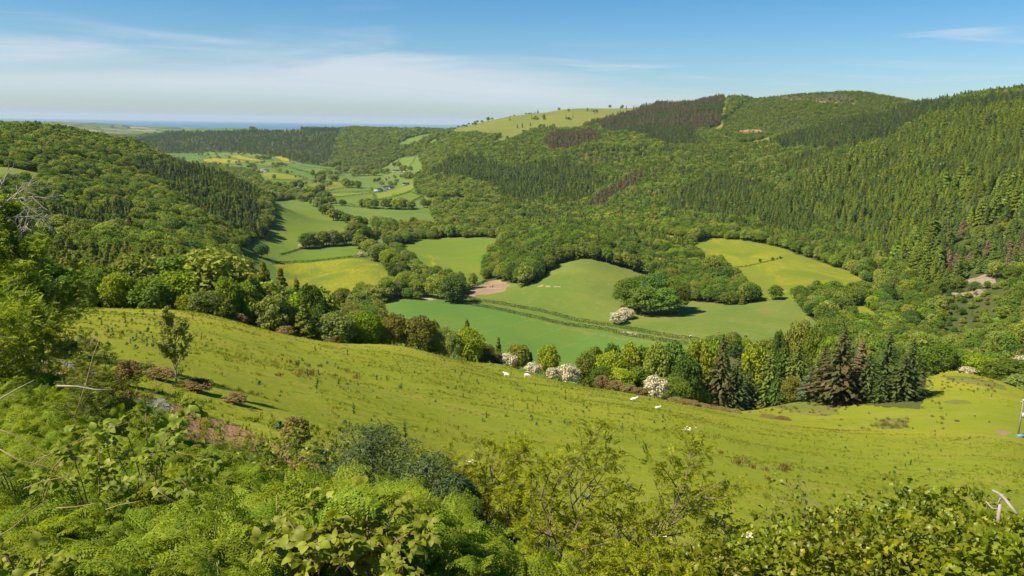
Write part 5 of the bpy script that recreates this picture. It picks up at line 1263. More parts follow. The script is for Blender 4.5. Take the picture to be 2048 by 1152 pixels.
def house(name, label, px, py, w, dep, hw, hr, rz, wall, roof, chim=1, windows=3, cat='house', dmin=400, d=None, group=None, door=True):
    p = at(px, py, d, dmin); p.z -= 0.3
    t = thing(name, label, cat, p, rz, group)
    b = MB(); b.box((0, 0, hw / 2), (w, dep, hw)); b.add([(-w / 2, -dep / 2, hw), (-w / 2, dep / 2, hw), (-w / 2, 0, hw + hr - .1), (w / 2, -dep / 2, hw), (w / 2, dep / 2, hw), (w / 2, 0, hw + hr - .1)], [(0, 2, 1), (3, 4, 5)])
    link('wall', b.mesh('wall', wall), t)
    b = MB(); e = 0.35
    for s in (-1, 1):
        y0, z0_, = s * (dep / 2 + e), hw - e * hr / (dep / 2)
        V = [(-w / 2 - e, y0, z0_), (w / 2 + e, y0, z0_), (w / 2 + e, 0, hw + hr), (-w / 2 - e, 0, hw + hr)]
        V += [(x, y, z + 0.16) for x, y, z in V]
        b.add(V, [(0, 1, 2, 3), (4, 5, 6, 7), (0, 1, 5, 4), (0, 3, 7, 4), (1, 2, 6, 5)])
    r = link('roof', b.mesh('roof', roof), t)
    for k in range(chim):
        b = MB(); b.box(((w / 2 - .6) * (1 if k == 0 else -1), 0, hw + hr + .4), (.8, .8, 1.5)); link('chimney', b.mesh('chimney', WALLS), r)
    for k in range(windows):
        x = -w / 2 + w * (k + .5) / windows
        for zz in ([hw * .5] if hw < 4 else [hw * .27, hw * .75]):
            if door and k == windows // 2 and zz < hw * .6: continue
            b = MB(); b.box((x, -dep / 2, zz), (1.1, .12, 1.2)); link('window', b.mesh('window', GLASS), t)
    if door:
        b = MB(); b.box((-w / 2 + w * (windows // 2 + .5) / max(windows, 1), -dep / 2, 1.05), (1.0, .14, 2.1)); link('door', b.mesh('door', DOORM), t)
    return t
house('bungalow', 'long brown roofed bungalow by the lush field behind the larches', 484, 527, 15, 8, 2.6, 2.2, R(8), WALLW, TILE, 1, 4, 'bungalow', d=640)
house('farm_barn', 'low stone barn left of the brown bungalow', 429, 530, 13, 9, 3, 2.6, R(-20), WALLS, TILE, 0, 2, 'barn', d=610)
house('farm_barn', 'grey slate roofed barn in front of the bungalow', 452, 538, 12, 8, 3, 2.6, R(25), WALLS, SLATE, 0, 2, 'barn', d=596)
house('shed', 'small turquoise sheeted shed right of the bungalow', 515, 524, 5, 4, 2.4, .8, R(10), plain('turquoise_sheeting', (0.10, 0.33, 0.34), .6, .2), TIN, 0, 0, 'shed', d=640, door=False)
house('cattle_barn', 'big pale roofed cattle barn with a blue gable at the farm', 757, 384, 17, 14, 6, 3, R(60), BLUEW, TIN, 0, 0, 'barn')
house('farm_barn', 'long green sided barn behind the farm', 778, 376.5, 26, 10, 4.5, 2.2, R(4), GREENW, SLATE, 0, 0, 'barn')
house('farm_barn', 'grey roofed barn in the middle of the farm', 772, 380, 14, 9, 4, 2.6, R(20), WALLS, TIN, 0, 2, 'barn')
house('farmhouse', 'white farmhouse at the right end of the farm buildings', 783, 378.5, 11, 7, 4.6, 2.6, R(15), WALLW, SLATE, 2, 3)
house('house', 'white house with dark roof above the bright farm field', 812, 371, 15, 8, 4.6, 2.8, R(10), WALLW, SLATE, 2, 3)
house('house', 'long white house highest in the village', 792, 344, 20, 8, 5, 3, R(5), WALLW, SLATE, 2, 4)
house('house', 'grey roofed cottage right of the long white house', 804, 349, 14, 8, 4.5, 3, R(-25), WALLS, SLATE, 1, 3)
house('house', 'small white cottage behind the grey roofed one', 811, 345, 10, 7, 4.5, 2.6, R(20), WALLW, SLATE, 1, 2)
house('house', 'left white house under the spur beside the copper beech', 842, 345, 11, 8, 5, 2.8, R(20), WALLW, SLATE, 1, 2)
house('house', 'right white house under the spur beside the copper beech', 848, 346.5, 10, 7, 4.5, 2.6, R(-10), WALLW, SLATE, 1, 2)
house('cottage', 'pinkish stone cottage among the village plots', 793, 362, 13, 7, 3.2, 2.4, R(12), plain('pink_stone', (0.5, 0.38, 0.32), .9, .1, .1), TILE, 1, 2)
house('cottage', 'small ochre hut above the village plots', 777, 357, 6, 6, 3, 2, R(30), plain('ochre_wall', (0.5, 0.36, 0.2), .9, .1, .1), TILE, 0, 1)
house('stone_house', 'grey roofed stone house among the valley trees', 560, 379, 12, 8, 4.8, 3.4, R(50), WALLS, SLATE, 1, 2)
house('house', 'white house at the left of the far farm hamlet', 510, 340, 13, 8, 4.6, 3, R(10), WALLW, SLATE, 1, 3, dmin=1400)
house('house', 'grey roofed house in the middle of the far hamlet', 527, 341, 16, 8, 4.6, 3, R(-6), WALLW, TIN, 1, 3, dmin=1400)
house('house', 'white gabled house at the right of the far hamlet', 533, 344, 14, 8, 5, 3, R(25), WALLW, SLATE, 1, 3, dmin=1400)
house('house', 'low white house in front of the far hamlet', 521, 346.5, 12, 7, 3.4, 2.6, R(0), WALLW, SLATE, 1, 2, dmin=1400)
house('house', 'large far house with a pinkish roof left of the yellow fields', 356, 325, 26, 12, 6, 4, R(5), WALLW, TILE, 2, 4, dmin=1700)
house('house', 'white far house by the dark round tree', 376, 336, 20, 10, 6, 4, R(-15), WALLW, SLATE, 1, 3, dmin=1700)
house('house', 'small far white house right of the dark round tree', 393, 334, 14, 9, 5, 3.5, R(20), WALLW, TILE, 1, 3, dmin=1700)
house('house', 'far grey roofed house in front of the yellow strip', 478, 331, 18, 9, 4, 3, R(12), WALLW, SLATE, 1, 3, dmin=1700)
b_ = tree('copper_beech', 'dark purple copper beech by the houses under the spur', 'b', 'copper', at(856, 346, None, 900), 15, 15, None, False, 0)
tree('copper_beech', 'dark purple tree low on the left-hand wooded hill', 'b', 'copper', at(366, 475, None, 400), 13, 9, None, False, 3)
tree('dead_conifer', 'reddish brown dying conifer at the foot of the left-hand hill', 'c', 'browned', at(262, 478, None, 400), 17, 10, None, True, 2)
tree('dead_conifer', 'upper brown dying conifer left of the reddish one', 'c', 'browned', at(158, 456, None, 400), 15, 10, None, True, 0)

# ------------------------------------------------------------------ poles, fence posts, feeder, trough
def pole(label, px, py, h, d=None, dmin=300, arm=1.8, rz=0.0, kit=False):
    p = at(px, py, d, dmin)
    t = thing('power_pole', label, 'power pole', p, rz, 'wooden power poles in the fields')
    b = MB(); b.tube([(0, 0, -.4), (0, 0, h)], [.17, .12], 8); link('post', b.mesh('post', WOODM, True), t)
    if arm:
        b = MB(); b.box((0, .13, h - .35), (arm, .12, .14)); a = link('crossarm', b.mesh('crossarm', WOODM), t)
        for x in (-.45, 0, .45):
            b = MB(); b.tube([(x * arm, .13, h - .29), (x * arm, .13, h - .06)], [.07, .05], 6); link('insulator', b.mesh('insulator', WALLW), a)
    if kit:
        b = MB(); b.tube([(0, -.45, h * .55), (0, -.45, h * .55 + 1.0)], [.26, .26], 10); link('transformer', b.mesh('transformer', plain('pale_grey_paint', (.40, .42, .43), .5, .3)), t)
        b = MB(); b.box((0, -.05, h + .15), (.35, .35, .3)); link('lamp_box', b.mesh('lamp_box', plain('pale_blue_paint', (.35, .45, .52), .5, .3)), t)
    return t
pole('lone pole with a white transformer at the right edge of the lower pasture', 2036, 872, 7.6, None, 60, .9, .4, True)
pole('slim pole beside the brown coned spruce at the pasture edge', 1397, 798, 5.4, 222, 60, 0)
pole('pole in the middle of the yellow buttercup meadow', 624, 547, 9)
pole('pole at the left end of the dark double hedge', 536, 520, 9)
pole('pole in front of the stream trees right of the buttercup meadow', 743, 523, 9)
pole('pole at the foot of the long field', 592, 502, 9)
pole('pole at the right side of the long field', 679, 454, 9)
pole('pole in the smooth silage field', 717, 425, 9)
pole('pole by the hedgerow wood at the spur', 833, 418, 9)
pole('pole at the right end of the silage field', 853, 424, 9)
pole('pole by the hedge corner below the spur', 849, 441, 8)
def post(label, px, py, h, d, lean=0.0, mat=None):
    p = at(px, py, d); t = MB(); t.tube([(0, 0, -.3), (lean * h, 0, h)], [.055, .05], 7)
    o = link('fence_post', t.mesh('fence_post', mat or WOODM), label=label, category='fence post'); o.location = p
post('old wooden post beside the slim pole', 1402, 800, 1.4, 224)
post('grey fence post standing in the dead bracken strip', 343, 846, 0.75, 24.5, .05)
p = at(1958, 572, 676)
rg = np.random.default_rng(12); b = MB(); nu, nv = 26, 7; V = []
prof_ = np.interp(np.linspace(0, 1, nu), [0, .15, .35, .45, .58, .7, .85, 1], [.4, 2.2, 2.8, 4.6, 7.0, 4.2, 3.0, .3])
for i in range(nu):
    for j in range(nv):
        f = j / (nv - 1)
        V.append((-17 + 34 * i / (nu - 1) + rg.normal(0, .5), -3 + 6 * f + rg.normal(0, .6), -1.2 + prof_[i] * math.sin(f * math.pi * .5) * rg.uniform(.72, 1.1)))
b.add(V, [(i * nv + j, (i + 1) * nv + j, (i + 1) * nv + j + 1, i * nv + j + 1) for i in range(nu - 1) for j in range(nv - 1)] + [((i + 1) * nv + nv - 1, i * nv + nv - 1, i * nv, (i + 1) * nv) for i in range(nu - 1)])
o = link('rock_face', b.mesh('rock_face', M['rock']), label='pale jagged rock face of the small quarry at the forest foot', category='rock face'); o.location = p
o.rotation_euler = (0, 0, -math.atan2(p.x, p.y))
p = at(983, 574, None, 400)
t = thing('cattle_feeder', 'ring cattle feeder with a blue tarp in the trampled mud', 'cattle feeder', p)
DARK = plain('dark_galvanised', (.12, .115, .11), .5, .4)
b = MB()
for z in (.15, .75, 1.25): b.tube([(1.6 * math.cos(a), 1.6 * math.sin(a), z) for a in np.linspace(0, 6.283, 17)], [.05] * 17, 5, 0, False)
link('ring', b.mesh('ring', DARK), t)
for k in range(10):
    a = k * .628; b = MB(); b.tube([(1.6 * math.cos(a), 1.6 * math.sin(a), 0), (1.6 * math.cos(a), 1.6 * math.sin(a), 1.3)], [.04, .04], 5); link('bar', b.mesh('bar', DARK), t)
b = MB(); b.box((.3, 0, .9), (1.7, 1.5, .9), Matrix.Rotation(.2, 3, 'Z'), 0, .6); link('bale', b.mesh('bale', plain('hay', (.42, .33, .18), .95, .05, .2)), t)
b = MB(); b.box((1.0, .3, 1.5), (1.2, 1.4, .3), Matrix.Rotation(.5, 3, 'Y'), 0, .8); link('tarp', b.mesh('tarp', plain('blue_tarp', (.05, .13, .45), .5, .3)), t)
p = at(2043, 874, None, 60)
t = thing('water_trough', 'blue water trough at the foot of the lone pole', 'water trough', p, .3)
b = MB(); b.box((0, 0, .25), (2.2, .9, .5), None, 0, 1.1); link('tub', b.mesh('tub', plain('blue_plastic', (.08, .19, .28), .5, .3)), t)
b = MB(); b.box((0, 0, .52), (2.1, .8, .03)); link('water_surface', b.mesh('water_surface', plain('water', (.2, .3, .36), .05, .5)), t)

# ------------------------------------------------------------------ animals
def skinned(name, verts, edges, rad, mat, sub=2):
    me = bpy.data.meshes.new(name); me.from_pydata(verts, edges, []); me.update()
    o = bpy.data.objects.new(name, me); C.objects.link(o)
    o.modifiers.new('skin', 'SKIN')
    for v, r_ in zip(me.skin_vertices[0].data, rad): v.radius = r_ if isinstance(r_, tuple) else (r_, r_)
    me.skin_vertices[0].data[0].use_root = True
    o.modifiers.new('sub', 'SUBSURF').levels = sub
    dg = bpy.context.evaluated_depsgraph_get()
    out = bpy.data.meshes.new_from_object(o.evaluated_get(dg))
    bpy.data.objects.remove(o); out.name = name
    out.materials.clear(); out.materials.append(mat)
    out.polygons.foreach_set('use_smooth', np.ones(len(out.polygons), bool))
    return out
def beast(name, mat, graze, lying=False, sheep=False):
    """faces +X; a trunk with a deep chest, neck, head and jointed legs"""
    v, e, r_ = [], [], []
    def ch(points, link_to=None):
        prev = link_to
        for p, q in points:
            v.append(p); r_.append(q)
            if prev is not None: e.append((prev, len(v) - 1))
            prev = len(v) - 1
        return prev
    lift = -.62 if lying else 0
    last = ch([((-.72, 0, 1.12 + lift), .27), ((-.25, 0, 1.05 + lift), .34), ((.3, 0, 1.03 + lift), .35), ((.68, 0, 1.10 + lift), .29)])
    if graze: hd = ch([((.98, 0, .95), .17), ((1.15, 0, .55), .13), ((1.24, 0, .26), .11), ((1.38, 0, .10), .075)], 3)
    else: hd = ch([((.98, 0, 1.32 + lift), .17), ((1.15, 0, 1.48 + lift), .13), ((1.36, 0, 1.42 + lift), .11), ((1.52, 0, 1.33 + lift), .075)], 3)
    for s in (-1, 1):
        ch([((1.16, .2 * s, (.58 if graze else 1.58 + lift)), .03), ((1.12, .28 * s, (.60 if graze else 1.57 + lift)), .025)], hd - 2)
        if lying:
            ch([((.62, .26 * s, .28), .11), ((.9, .24 * s, .14), .06), ((.72, .22 * s, .07), .05)], 3)
            ch([((-.6, .3 * s, .3), .15), ((-.15, .36 * s, .16), .07), ((-.45, .34 * s, .07), .05)], 0)
        else:
            ch([((.64, .17 * s, .75), .12), ((.66, .17 * s, .42), .065), ((.64, .17 * s, .18), .05), ((.67, .17 * s, .03), .06)], 3)
            ch([((-.70, .18 * s, .78), .15), ((-.55, .18 * s, .62), .10), ((-.80, .18 * s, .42), .06), ((-.76, .18 * s, .18), .05), ((-.73, .18 * s, .03), .06)], 0)
    ch([((-.98, 0, 1.08 + lift), .05), ((-1.03, 0, .7 + lift * .5), .03)], 0)
    if sheep:
        r_ = [q * (1.28 if i < 4 else (.9 if i < 8 else 1)) for i, q in enumerate(r_)]
    return skinned(name, v, e, r_, mat)
COATS = {'chestnut': plain('chestnut_coat', (.40, .155, .06), .8, .1, .15), 'black': plain('black_coat', (.022, .020, .020), .7, .2), 'cream': plain('cream_coat', (.62, .50, .35), .85, .1, .1)}
m, tt, out = new_mat('pied_coat')
tcn = tt.node('ShaderNodeTexCoord')
principled(tt, out, tt.mix(tt.ramp(tt.noise(tcn.outputs['Object'], 1.6, 1.0), .50, .53), (.025, .022, .022), (.72, .68, .62)), .8, .1)
COATS['pied'] = m
WOOL = plain('sheep_wool', (.72, .68, .58), .95, .05, .08, 9.0)
BM = {}
for cnm, cm in COATS.items():
    for pose in ('stand', 'lie', 'graze'): BM[cnm, pose] = beast('body', cm, pose == 'graze', pose == 'lie')
def cow(px, py, coat, pose, rz, label, sc_=1.05):
    p = at(px, py, None, 400)
    o = link('cow', BM[coat, pose], label=label, category='cow', group='cattle on the pasture'); o.location = p; o.rotation_euler = (0, 0, rz); o.scale = (sc_,) * 3
for args in [
    (1435, 665.5, 'chestnut', 'lie', .1, 'chestnut cow lying down, farthest left of the loose cattle'), (1470, 665, 'chestnut', 'graze', 3.0, 'chestnut cow grazing right of the lying one'), (1491, 675, 'black', 'graze', .2, 'black cow standing alone above the herd'),
    (1380, 675, 'pied', 'stand', .3, 'black and white cow by the end of the lane hedge'), (1481, 685.5, 'cream', 'stand', 3.0, 'cream cow at the left end of the herd'), (1492, 688, 'black', 'stand', .4, 'black cow behind the pale cow of the herd'), (1492, 691, 'cream', 'graze', .1, 'pale cow in front of the black one in the herd'),
    (1500, 692.5, 'pied', 'stand', .2, 'pied cow right of the pale one in the herd'), (1516, 684.5, 'chestnut', 'lie', 2.9, 'chestnut cow lying above the herd, left one of two'), (1528, 683, 'chestnut', 'stand', 3.1, 'chestnut cow above the herd, right one of two'),
    (1508, 694, 'cream', 'graze', 1.8, 'cream cow facing away in the middle of the herd'), (1514, 692.5, 'chestnut', 'stand', 0, 'chestnut cow in the middle of the herd'), (1515, 695.5, 'black', 'stand', 3.1, 'black cow in front of the chestnut one in the herd'), (1523, 692, 'pied', 'graze', .3, 'pied cow in the middle right of the herd'),
    (1529, 693, 'black', 'stand', .1, 'black cow behind the right half of the herd'), (1534, 694.5, 'black', 'graze', 2.8, 'black cow grazing at the right half of the herd'), (1533, 697, 'chestnut', 'lie', 0, 'chestnut cow lying in front of the herd'), (1545, 695.5, 'black', 'stand', 3.0, 'black cow at the right end of the herd'),
    (1500, 696, 'chestnut', 'lie', 3.1, 'chestnut cow half hidden at the front left of the herd')]: cow(*args)
SH = {'graze': beast('body', WOOL, True, False, True), 'stand': beast('body', WOOL, False, False, True), 'lie': beast('body', WOOL, False, True, True)}
def sheep_at(px, py, pose, rz, label, s=.62):
    o = link('sheep', SH[pose], label=label, category='sheep', group='sheep on the near pasture'); o.location = at(px, py, None, 60); o.rotation_euler = (0, 0, rz); o.scale = (s,) * 3
sheep_at(1013, 754, 'stand', 2.6, 'white sheep, left of the two side by side near the hawthorns')
sheep_at(1054, 755, 'graze', -.3, 'grazing white sheep, right of the two side by side')
sheep_at(1147, 766, 'lie', .4, 'small white lamb lying below the spreading hawthorn', .42)
sheep_at(1267, 801, 'lie', .3, 'white sheep resting on the slope left of the crest gorse', .68)
sheep_at(1315, 817, 'lie', .2, 'small white sheep lowest on the slope near the crest gorse', .5)
for x, y, rz in [(769, 392, .3), (781, 389, 2.2)]:
    o = link('sheep', SH['graze'], label=['left white sheep on the bright farm field', 'right white sheep on the bright farm field'][0 if x < 775 else 1], category='sheep', group='sheep on the farm field'); o.location = at(x, y, None, 900); o.rotation_euler = (0, 0, rz); o.scale = (.9,) * 3

# ------------------------------------------------------------------ thistles and rushes on the pasture
THM = foliage('thistle_leaves', (0.042, 0.075, 0.032), .2, .01, .15)
RUM = foliage('rush_stems', (0.120, 0.100, 0.030), .2, .02, .2, tip=(.06, .085, .02))
def thistle_mesh(seed, tall):
    rg = np.random.default_rng(seed); b = MB()
    h = .85 if tall else .38
    if tall: b.tube([(0, 0, 0), (.02, 0, h)], [.03, .015], 5)
    k = 46 if tall else 40
    z = rg.random(k) ** (1.3 if tall else 1.0) * h; a = rg.uniform(0, 6.28, k)
    r0 = (.26 if tall else .42) * (1 - z / h * (.75 if tall else .9)) * rg.uniform(.4, 1, k)
    D = np.stack([np.cos(a), np.sin(a), np.full(k, .35)], -1)
    b.quads(cards(np.stack([np.cos(a) * r0 * .6, np.sin(a) * r0 * .6, z * .9 + .06], -1), np.stack([-np.cos(a) * .4, -np.sin(a) * .4, np.ones(k)], -1), .09, .26, rg, .35, D))
    return b.mesh('thistle', THM)
TH = [thistle_mesh(900 + i, i % 3 == 0) for i in range(6)]
def rush_mesh(seed):
    rg = np.random.default_rng(seed); b = MB(); k = 60
    a = rg.uniform(0, 6.28, k); l = rg.uniform(.2, .55, k); t_ = rg.uniform(.05, .5, k)
    P = np.stack([np.cos(a) * t_ * .9, np.sin(a) * t_ * .9, l * .5], -1); U = np.stack([np.cos(a) * t_, np.sin(a) * t_, np.ones(k)], -1)
    b.quads(cards(P, rg.normal(0, 1, (k, 3)) * np.array([1, 1, .1]), .06, l * 1.1, rg, .1, U))
    return b.mesh('rush_tuft', RUM)
TUM = [foliage('tuft_grass', (0.150, 0.178, 0.010), .18, .015, .3, tip=(.24, .195, .045), gain=1.45), foliage('lush_tuft', (0.110, 0.150, 0.010), .18, .015, .3, gain=1.4)]
tuft_col = bpy.data.collections.new('tuft_sources')
for i in range(4):
    rg = np.random.default_rng(970 + i); b = MB(); k = 16
    a = rg.uniform(0, 6.28, k); l = rg.uniform(.06, .17, k); sp_ = rg.uniform(0, .18, k)
    b.quads(cards(np.stack([np.cos(a) * sp_, np.sin(a) * sp_, l * .45], -1), np.stack([np.cos(a), np.sin(a), np.full(k, .5)], -1), .035, l * 1.4, rg, .3, np.stack([np.cos(a) * .6, np.sin(a) * .6, np.ones(k)], -1)))
    tuft_col.objects.link(bpy.data.objects.new(f'tuft_source_{i}', b.mesh('tuft', TUM[i % 2])))
ta = rng.uniform(-.66, .66, 160000); td = np.sqrt(rng.uniform(14 ** 2, 175 ** 2, 160000))
tx, ty = td * np.sin(ta), td * np.cos(ta)
ci = np.clip(np.searchsorted(LN, np.log(td)) - 1, 0, NR - 2); cj = np.clip(np.searchsorted(AZ, ta) - 1, 0, NC - 2)
okp = np.isin(cover[ci, cj], [k for k, q in enumerate(PATCH) if q[0] == 'pasture'])
u_, w_ = tx * .94 + ty * .34, -tx * .34 + ty * .94
pat = vnoise(u_ / 14, w_ / 3.2, 51) + .7 * vnoise(u_ / 5, w_ / 1.6, 52) + .5 * vnoise(tx / 40, ty / 40, 53)
okp &= rng.random(len(tx)) < np.clip(.04 + .62 * pat, .015, .5)
okp |= np.isin(cover[ci, cj], [k for k, q in enumerate(PATCH) if q[0] in ('dead_bracken', 'bank', 'path')]) & (td > 14) & (rng.random(len(tx)) < .55)
tx, ty, td = tx[okp], ty[okp], td[okp]
print('tufts', len(tx))
me = bpy.data.meshes.new('grass_tufts'); me.vertices.add(len(tx)); me.vertices.foreach_set('co', np.stack([tx, ty, height(tx, ty) - .01], -1).ravel())
me.attributes.new('pick', 'INT', 'POINT').data.foreach_set('value', rng.integers(0, 4, len(tx)).astype(np.int32))
me.attributes.new('size', 'FLOAT_VECTOR', 'POINT').data.foreach_set('vector', np.repeat(rng.uniform(.7, 1.7, len(tx)), 3))
me.attributes.new('turn', 'FLOAT_VECTOR', 'POINT').data.foreach_set('vector', np.stack([np.zeros(len(tx)), np.zeros(len(tx)), rng.uniform(0, 6.28, len(tx))], -1).ravel())
instance_nodes(link('grass_tufts', me, kind='stuff', label='uneven tussocky grass covering the near sheep pasture', category='grass'), tuft_col)
RU = [rush_mesh(950 + i) for i in range(4)]
rt = random.Random(3)
def strew(name, meshes, label, cat, group, zone, k, smin, smax):
    (x0, x1, y0, y1, sl) = zone
    for _ in range(k):
        x = rt.uniform(x0, x1); y = rt.uniform(y0, y1) + sl * (x - x0)
        a, l = ground_hit(x, y)
        ci = min(max(int(np.searchsorted(LN, l)) - 1, 0), NR - 2); cj = min(max(int(np.searchsorted(AZ, a)) - 1, 0), NC - 2)
        if cover[ci, cj] < 0 or PATCH[cover[ci, cj]][0] not in ('pasture', 'rough_pasture'): continue
        o = link(name, rt.choice(meshes), label=label, category=cat, group=group)
        o.location = at(x, y); o.rotation_euler = (rt.gauss(0, .08), rt.gauss(0, .08), rt.uniform(0, 6.28)); s = rt.uniform(smin, smax); o.scale = (s, s, s * rt.uniform(.8, 1.25))
for zone, k, ph in [((150, 430, 625, 700, .02), 80, 'at the top left of the pasture'), ((560, 960, 690, 760, .08), 55, 'in the middle of the pasture'), ((1000, 1330, 745, 840, .17), 62, 'on the crest below the hawthorns'), ((1560, 1960, 850, 950, .02), 48, 'low on the right of the pasture'), ((500, 1300, 760, 880, .06), 28, 'scattered over the open slope'), ((1850, 1990, 760, 850, .02), 22, 'on the lower pasture right of the spruces')]:
    strew('thistle', TH, f'small dark thistle {ph}', 'thistle', f'thistles {ph}', zone, k, .5, 1.05)
for zone, k, ph in [((540, 760, 710, 760, .10), 12, 'in the middle of the pasture'), ((1480, 1690, 795, 826, .02), 60, 'on the rushy patch by the spruces'), ((1750, 1815, 838, 858, 0), 40, 'in the small rush bed'), ((1880, 2010, 752, 780, .05), 46, 'along the top of the lower pasture'), ((1440, 1600, 900, 935, .28), 12, 'on the right slope of the pasture'), ((1640, 1920, 800, 860, .0), 30, 'about the lower pasture')]:
    strew('rush_tuft', RU, f'brownish rush tuft {ph}', 'rush tuft', f'rush tufts {ph}', zone, k, .7, 1.35)

# ------------------------------------------------------------------ the bank in front: leaves and woody plants
def stamp(b, TV, TF, P, A_, N_, scale, rg, mi=0):
    """put a leaf template (x along the leaf, y across, z up) at P, pointing along A, facing N"""
    k = len(P); A_ = unit(A_); T = unit(np.cross(N_, A_)); Nn = np.cross(A_, T)
    s = np.broadcast_to(np.asarray(scale, float), (k,))[:, None, None]
    TV = np.asarray(TV, float)
    V = P[:, None] + s * (TV[None, :, 0:1] * A_[:, None] + TV[None, :, 1:2] * T[:, None] + TV[None, :, 2:3] * Nn[:, None])
    base = b.n; m = len(TV)
    b.v.append(V.reshape(-1, 3))
    for i in range(k):
        o = base + i * m
        b.f += [tuple(j + o for j in f) for f in TF]
    b.m += [mi] * (len(TF) * k); b.n += k * m
def leaf_simple(lobed=False):
    if lobed:
        xs = [0, .28, .42, .66, .80, 1.0]; ws = [.02, .24, .15, .33, .22, .0]
    else:
        xs = [0, .2, .45, .7, .9, 1.0]; ws = [.02, .2, .30, .24, .1, 0]
    V, Fc = [], []
    for x, w in zip(xs, ws):
        z = .12 * math.sin(x * 3.0)
        V += [(x, -w, z + .10 * w * 3), (x, 0, z), (x, w, z + .10 * w * 3)]
    for i in range(len(xs) - 1):
        a = 3 * i
        Fc += [(a, a + 3, a + 4, a + 1), (a + 1, a + 4, a + 5, a + 2)]
    return V, Fc
def leaf_pinnate(pairs=6, lw=.10, ll=.30, droop=.25):
    V, Fc = [], []
    def add(c, d, L):
        n = len(V); d = np.array(d); q = np.array([-d[1], d[0], 0])
        c = np.array(c)
        V.extend([tuple(c), tuple(c + d * L * .5 + q * lw / 2 + [0, 0, .03]), tuple(c + d * L + [0, 0, -.05]), tuple(c + d * L * .5 - q * lw / 2 + [0, 0, .03])]); Fc.append((n, n + 1, n + 2, n + 3))
    for i in range(pairs):
        x = .18 + .72 * i / pairs; z = .14 * math.sin(x * 2.4) - droop * x * x
        L = ll * (.75 + .35 * math.sin(math.pi * (i + .8) / (pairs + 1)))
        for s in (-1, 1): add((x, 0, z), (.45, .89 * s, 0), L)
    add((.92, 0, .14 * math.sin(2.2) - droop * .85), (1, 0, 0), ll)
    n = len(V); V.extend([(0, -.008, 0), (.95, -.004, .1 - droop * .9), (.95, .004, .1 - droop * .9), (0, .008, 0)]); Fc.append((n, n + 1, n + 2, n + 3))
    return V, Fc
def leaf_trifoliate():
    V, Fc = [], []
    sv, sf = leaf_simple()
    for ang, sc_, off in ((0, .62, .40), (1.25, .52, .30), (-1.25, .52, .30)):
        n = len(V); c, s = math.cos(ang), math.sin(ang)
        for x, y, z in sv: V.append((off + (x * c - y * 1.25 * s) * sc_, (x * s + y * 1.25 * c) * sc_, z * sc_ - .1 * x * x))
        Fc += [tuple(i + n for i in f) for f in sf]
    n = len(V); V += [(0, -.01, -.05), (.42, -.006, 0), (.42, .006, 0), (0, .01, -.05)]; Fc.append((n, n + 1, n + 2, n + 3))
    return V, Fc
L_OAK, L_ASH, L_ROWAN, L_TRI, L_SIMPLE = leaf_simple(True), leaf_pinnate(5, .13, .34, .35), leaf_pinnate(5, .145, .30, .3), leaf_trifoliate(), leaf_simple()

def woody(seed, H, spread, stems=3, depth=3, kids=6, rad=.03, upright=.6, sway=.25, base_w=.15, start=.25):
    """limbs as (points, radii, level), and the outer twigs for hanging leaves on"""
    rg = random.Random(seed); limbs, twigs = [], []
    def grow(p, d, L, r_, lv):
        pts = [p.copy()]; rr = [r_]; n = 5 if lv == 0 else 4
        for i in range(n):
            d = (d + Vector((rg.gauss(0, sway), rg.gauss(0, sway), rg.gauss(0, sway) * .6 + upright * .16))).normalized()
            p = p + d * L / n; pts.append(p.copy()); rr.append(r_ * (1 - .8 * (i + 1) / n))
        limbs.append((pts, rr, lv))
        if lv == depth: twigs.append(pts); return
        k = kids if lv == 0 else max(2, int(kids * .7))
        for c_ in range(k):
            f = start + (1 - start) * (c_ + rg.random()) / k if lv == 0 else .2 + .8 * (c_ + rg.random()) / k
            i = min(n - 1, int(f * n)); q = pts[i].lerp(pts[i + 1], f * n - i)
            t_ = (pts[i + 1] - pts[i]).normalized(); o = t_.orthogonal(); o.rotate(Matrix.Rotation(rg.uniform(0, 6.28), 3, t_))
            nd = (t_ * (.35 + upright * .5) + o * spread).normalized()
            grow(q, nd, L * rg.uniform(.38, .60) * (1.1 - .45 * f), max(.002, r_ * .5), lv + 1)
        twigs.append(pts[-3:])
    for s in range(stems):
        a = 6.28 * s / stems + rg.random()
        grow(Vector((math.cos(a) * base_w, math.sin(a) * base_w, -.1)), Vector((math.cos(a) * spread * .5 * (stems > 1), math.sin(a) * spread * .5 * (stems > 1), 1)).normalized(), H * rg.uniform(.72, 1.0), rad, 0)
    return limbs, twigs
def leaves_on(b, twigs, tmpl, per, size, seed, up=.8, out=.6, spread=.03):
    rg = np.random.default_rng(seed); P, A_, N_ = [], [], []
    for pts in twigs:
        pts = np.array([tuple(p) for p in pts])
        for i in range(per):
            f = 1 - (rg.random() ** 1.4) * .85; t_ = f * (len(pts) - 1); k = min(int(t_), len(pts) - 2)
            p = pts[k] + (pts[k + 1] - pts[k]) * (t_ - k); d = unit((pts[k + 1] - pts[k])[None])[0]
            a = d * .4 + rg.normal(0, out, 3); a[2] = a[2] * .5 + .05
            P.append(p + rg.normal(0, spread, 3)); A_.append(a); N_.append(np.array([0, 0, up]) + rg.normal(0, .45, 3))
    stamp(b, tmpl[0], tmpl[1], np.array(P), np.array(A_), np.array(N_), size * rg.uniform(.65, 1.15, len(P)), rg)
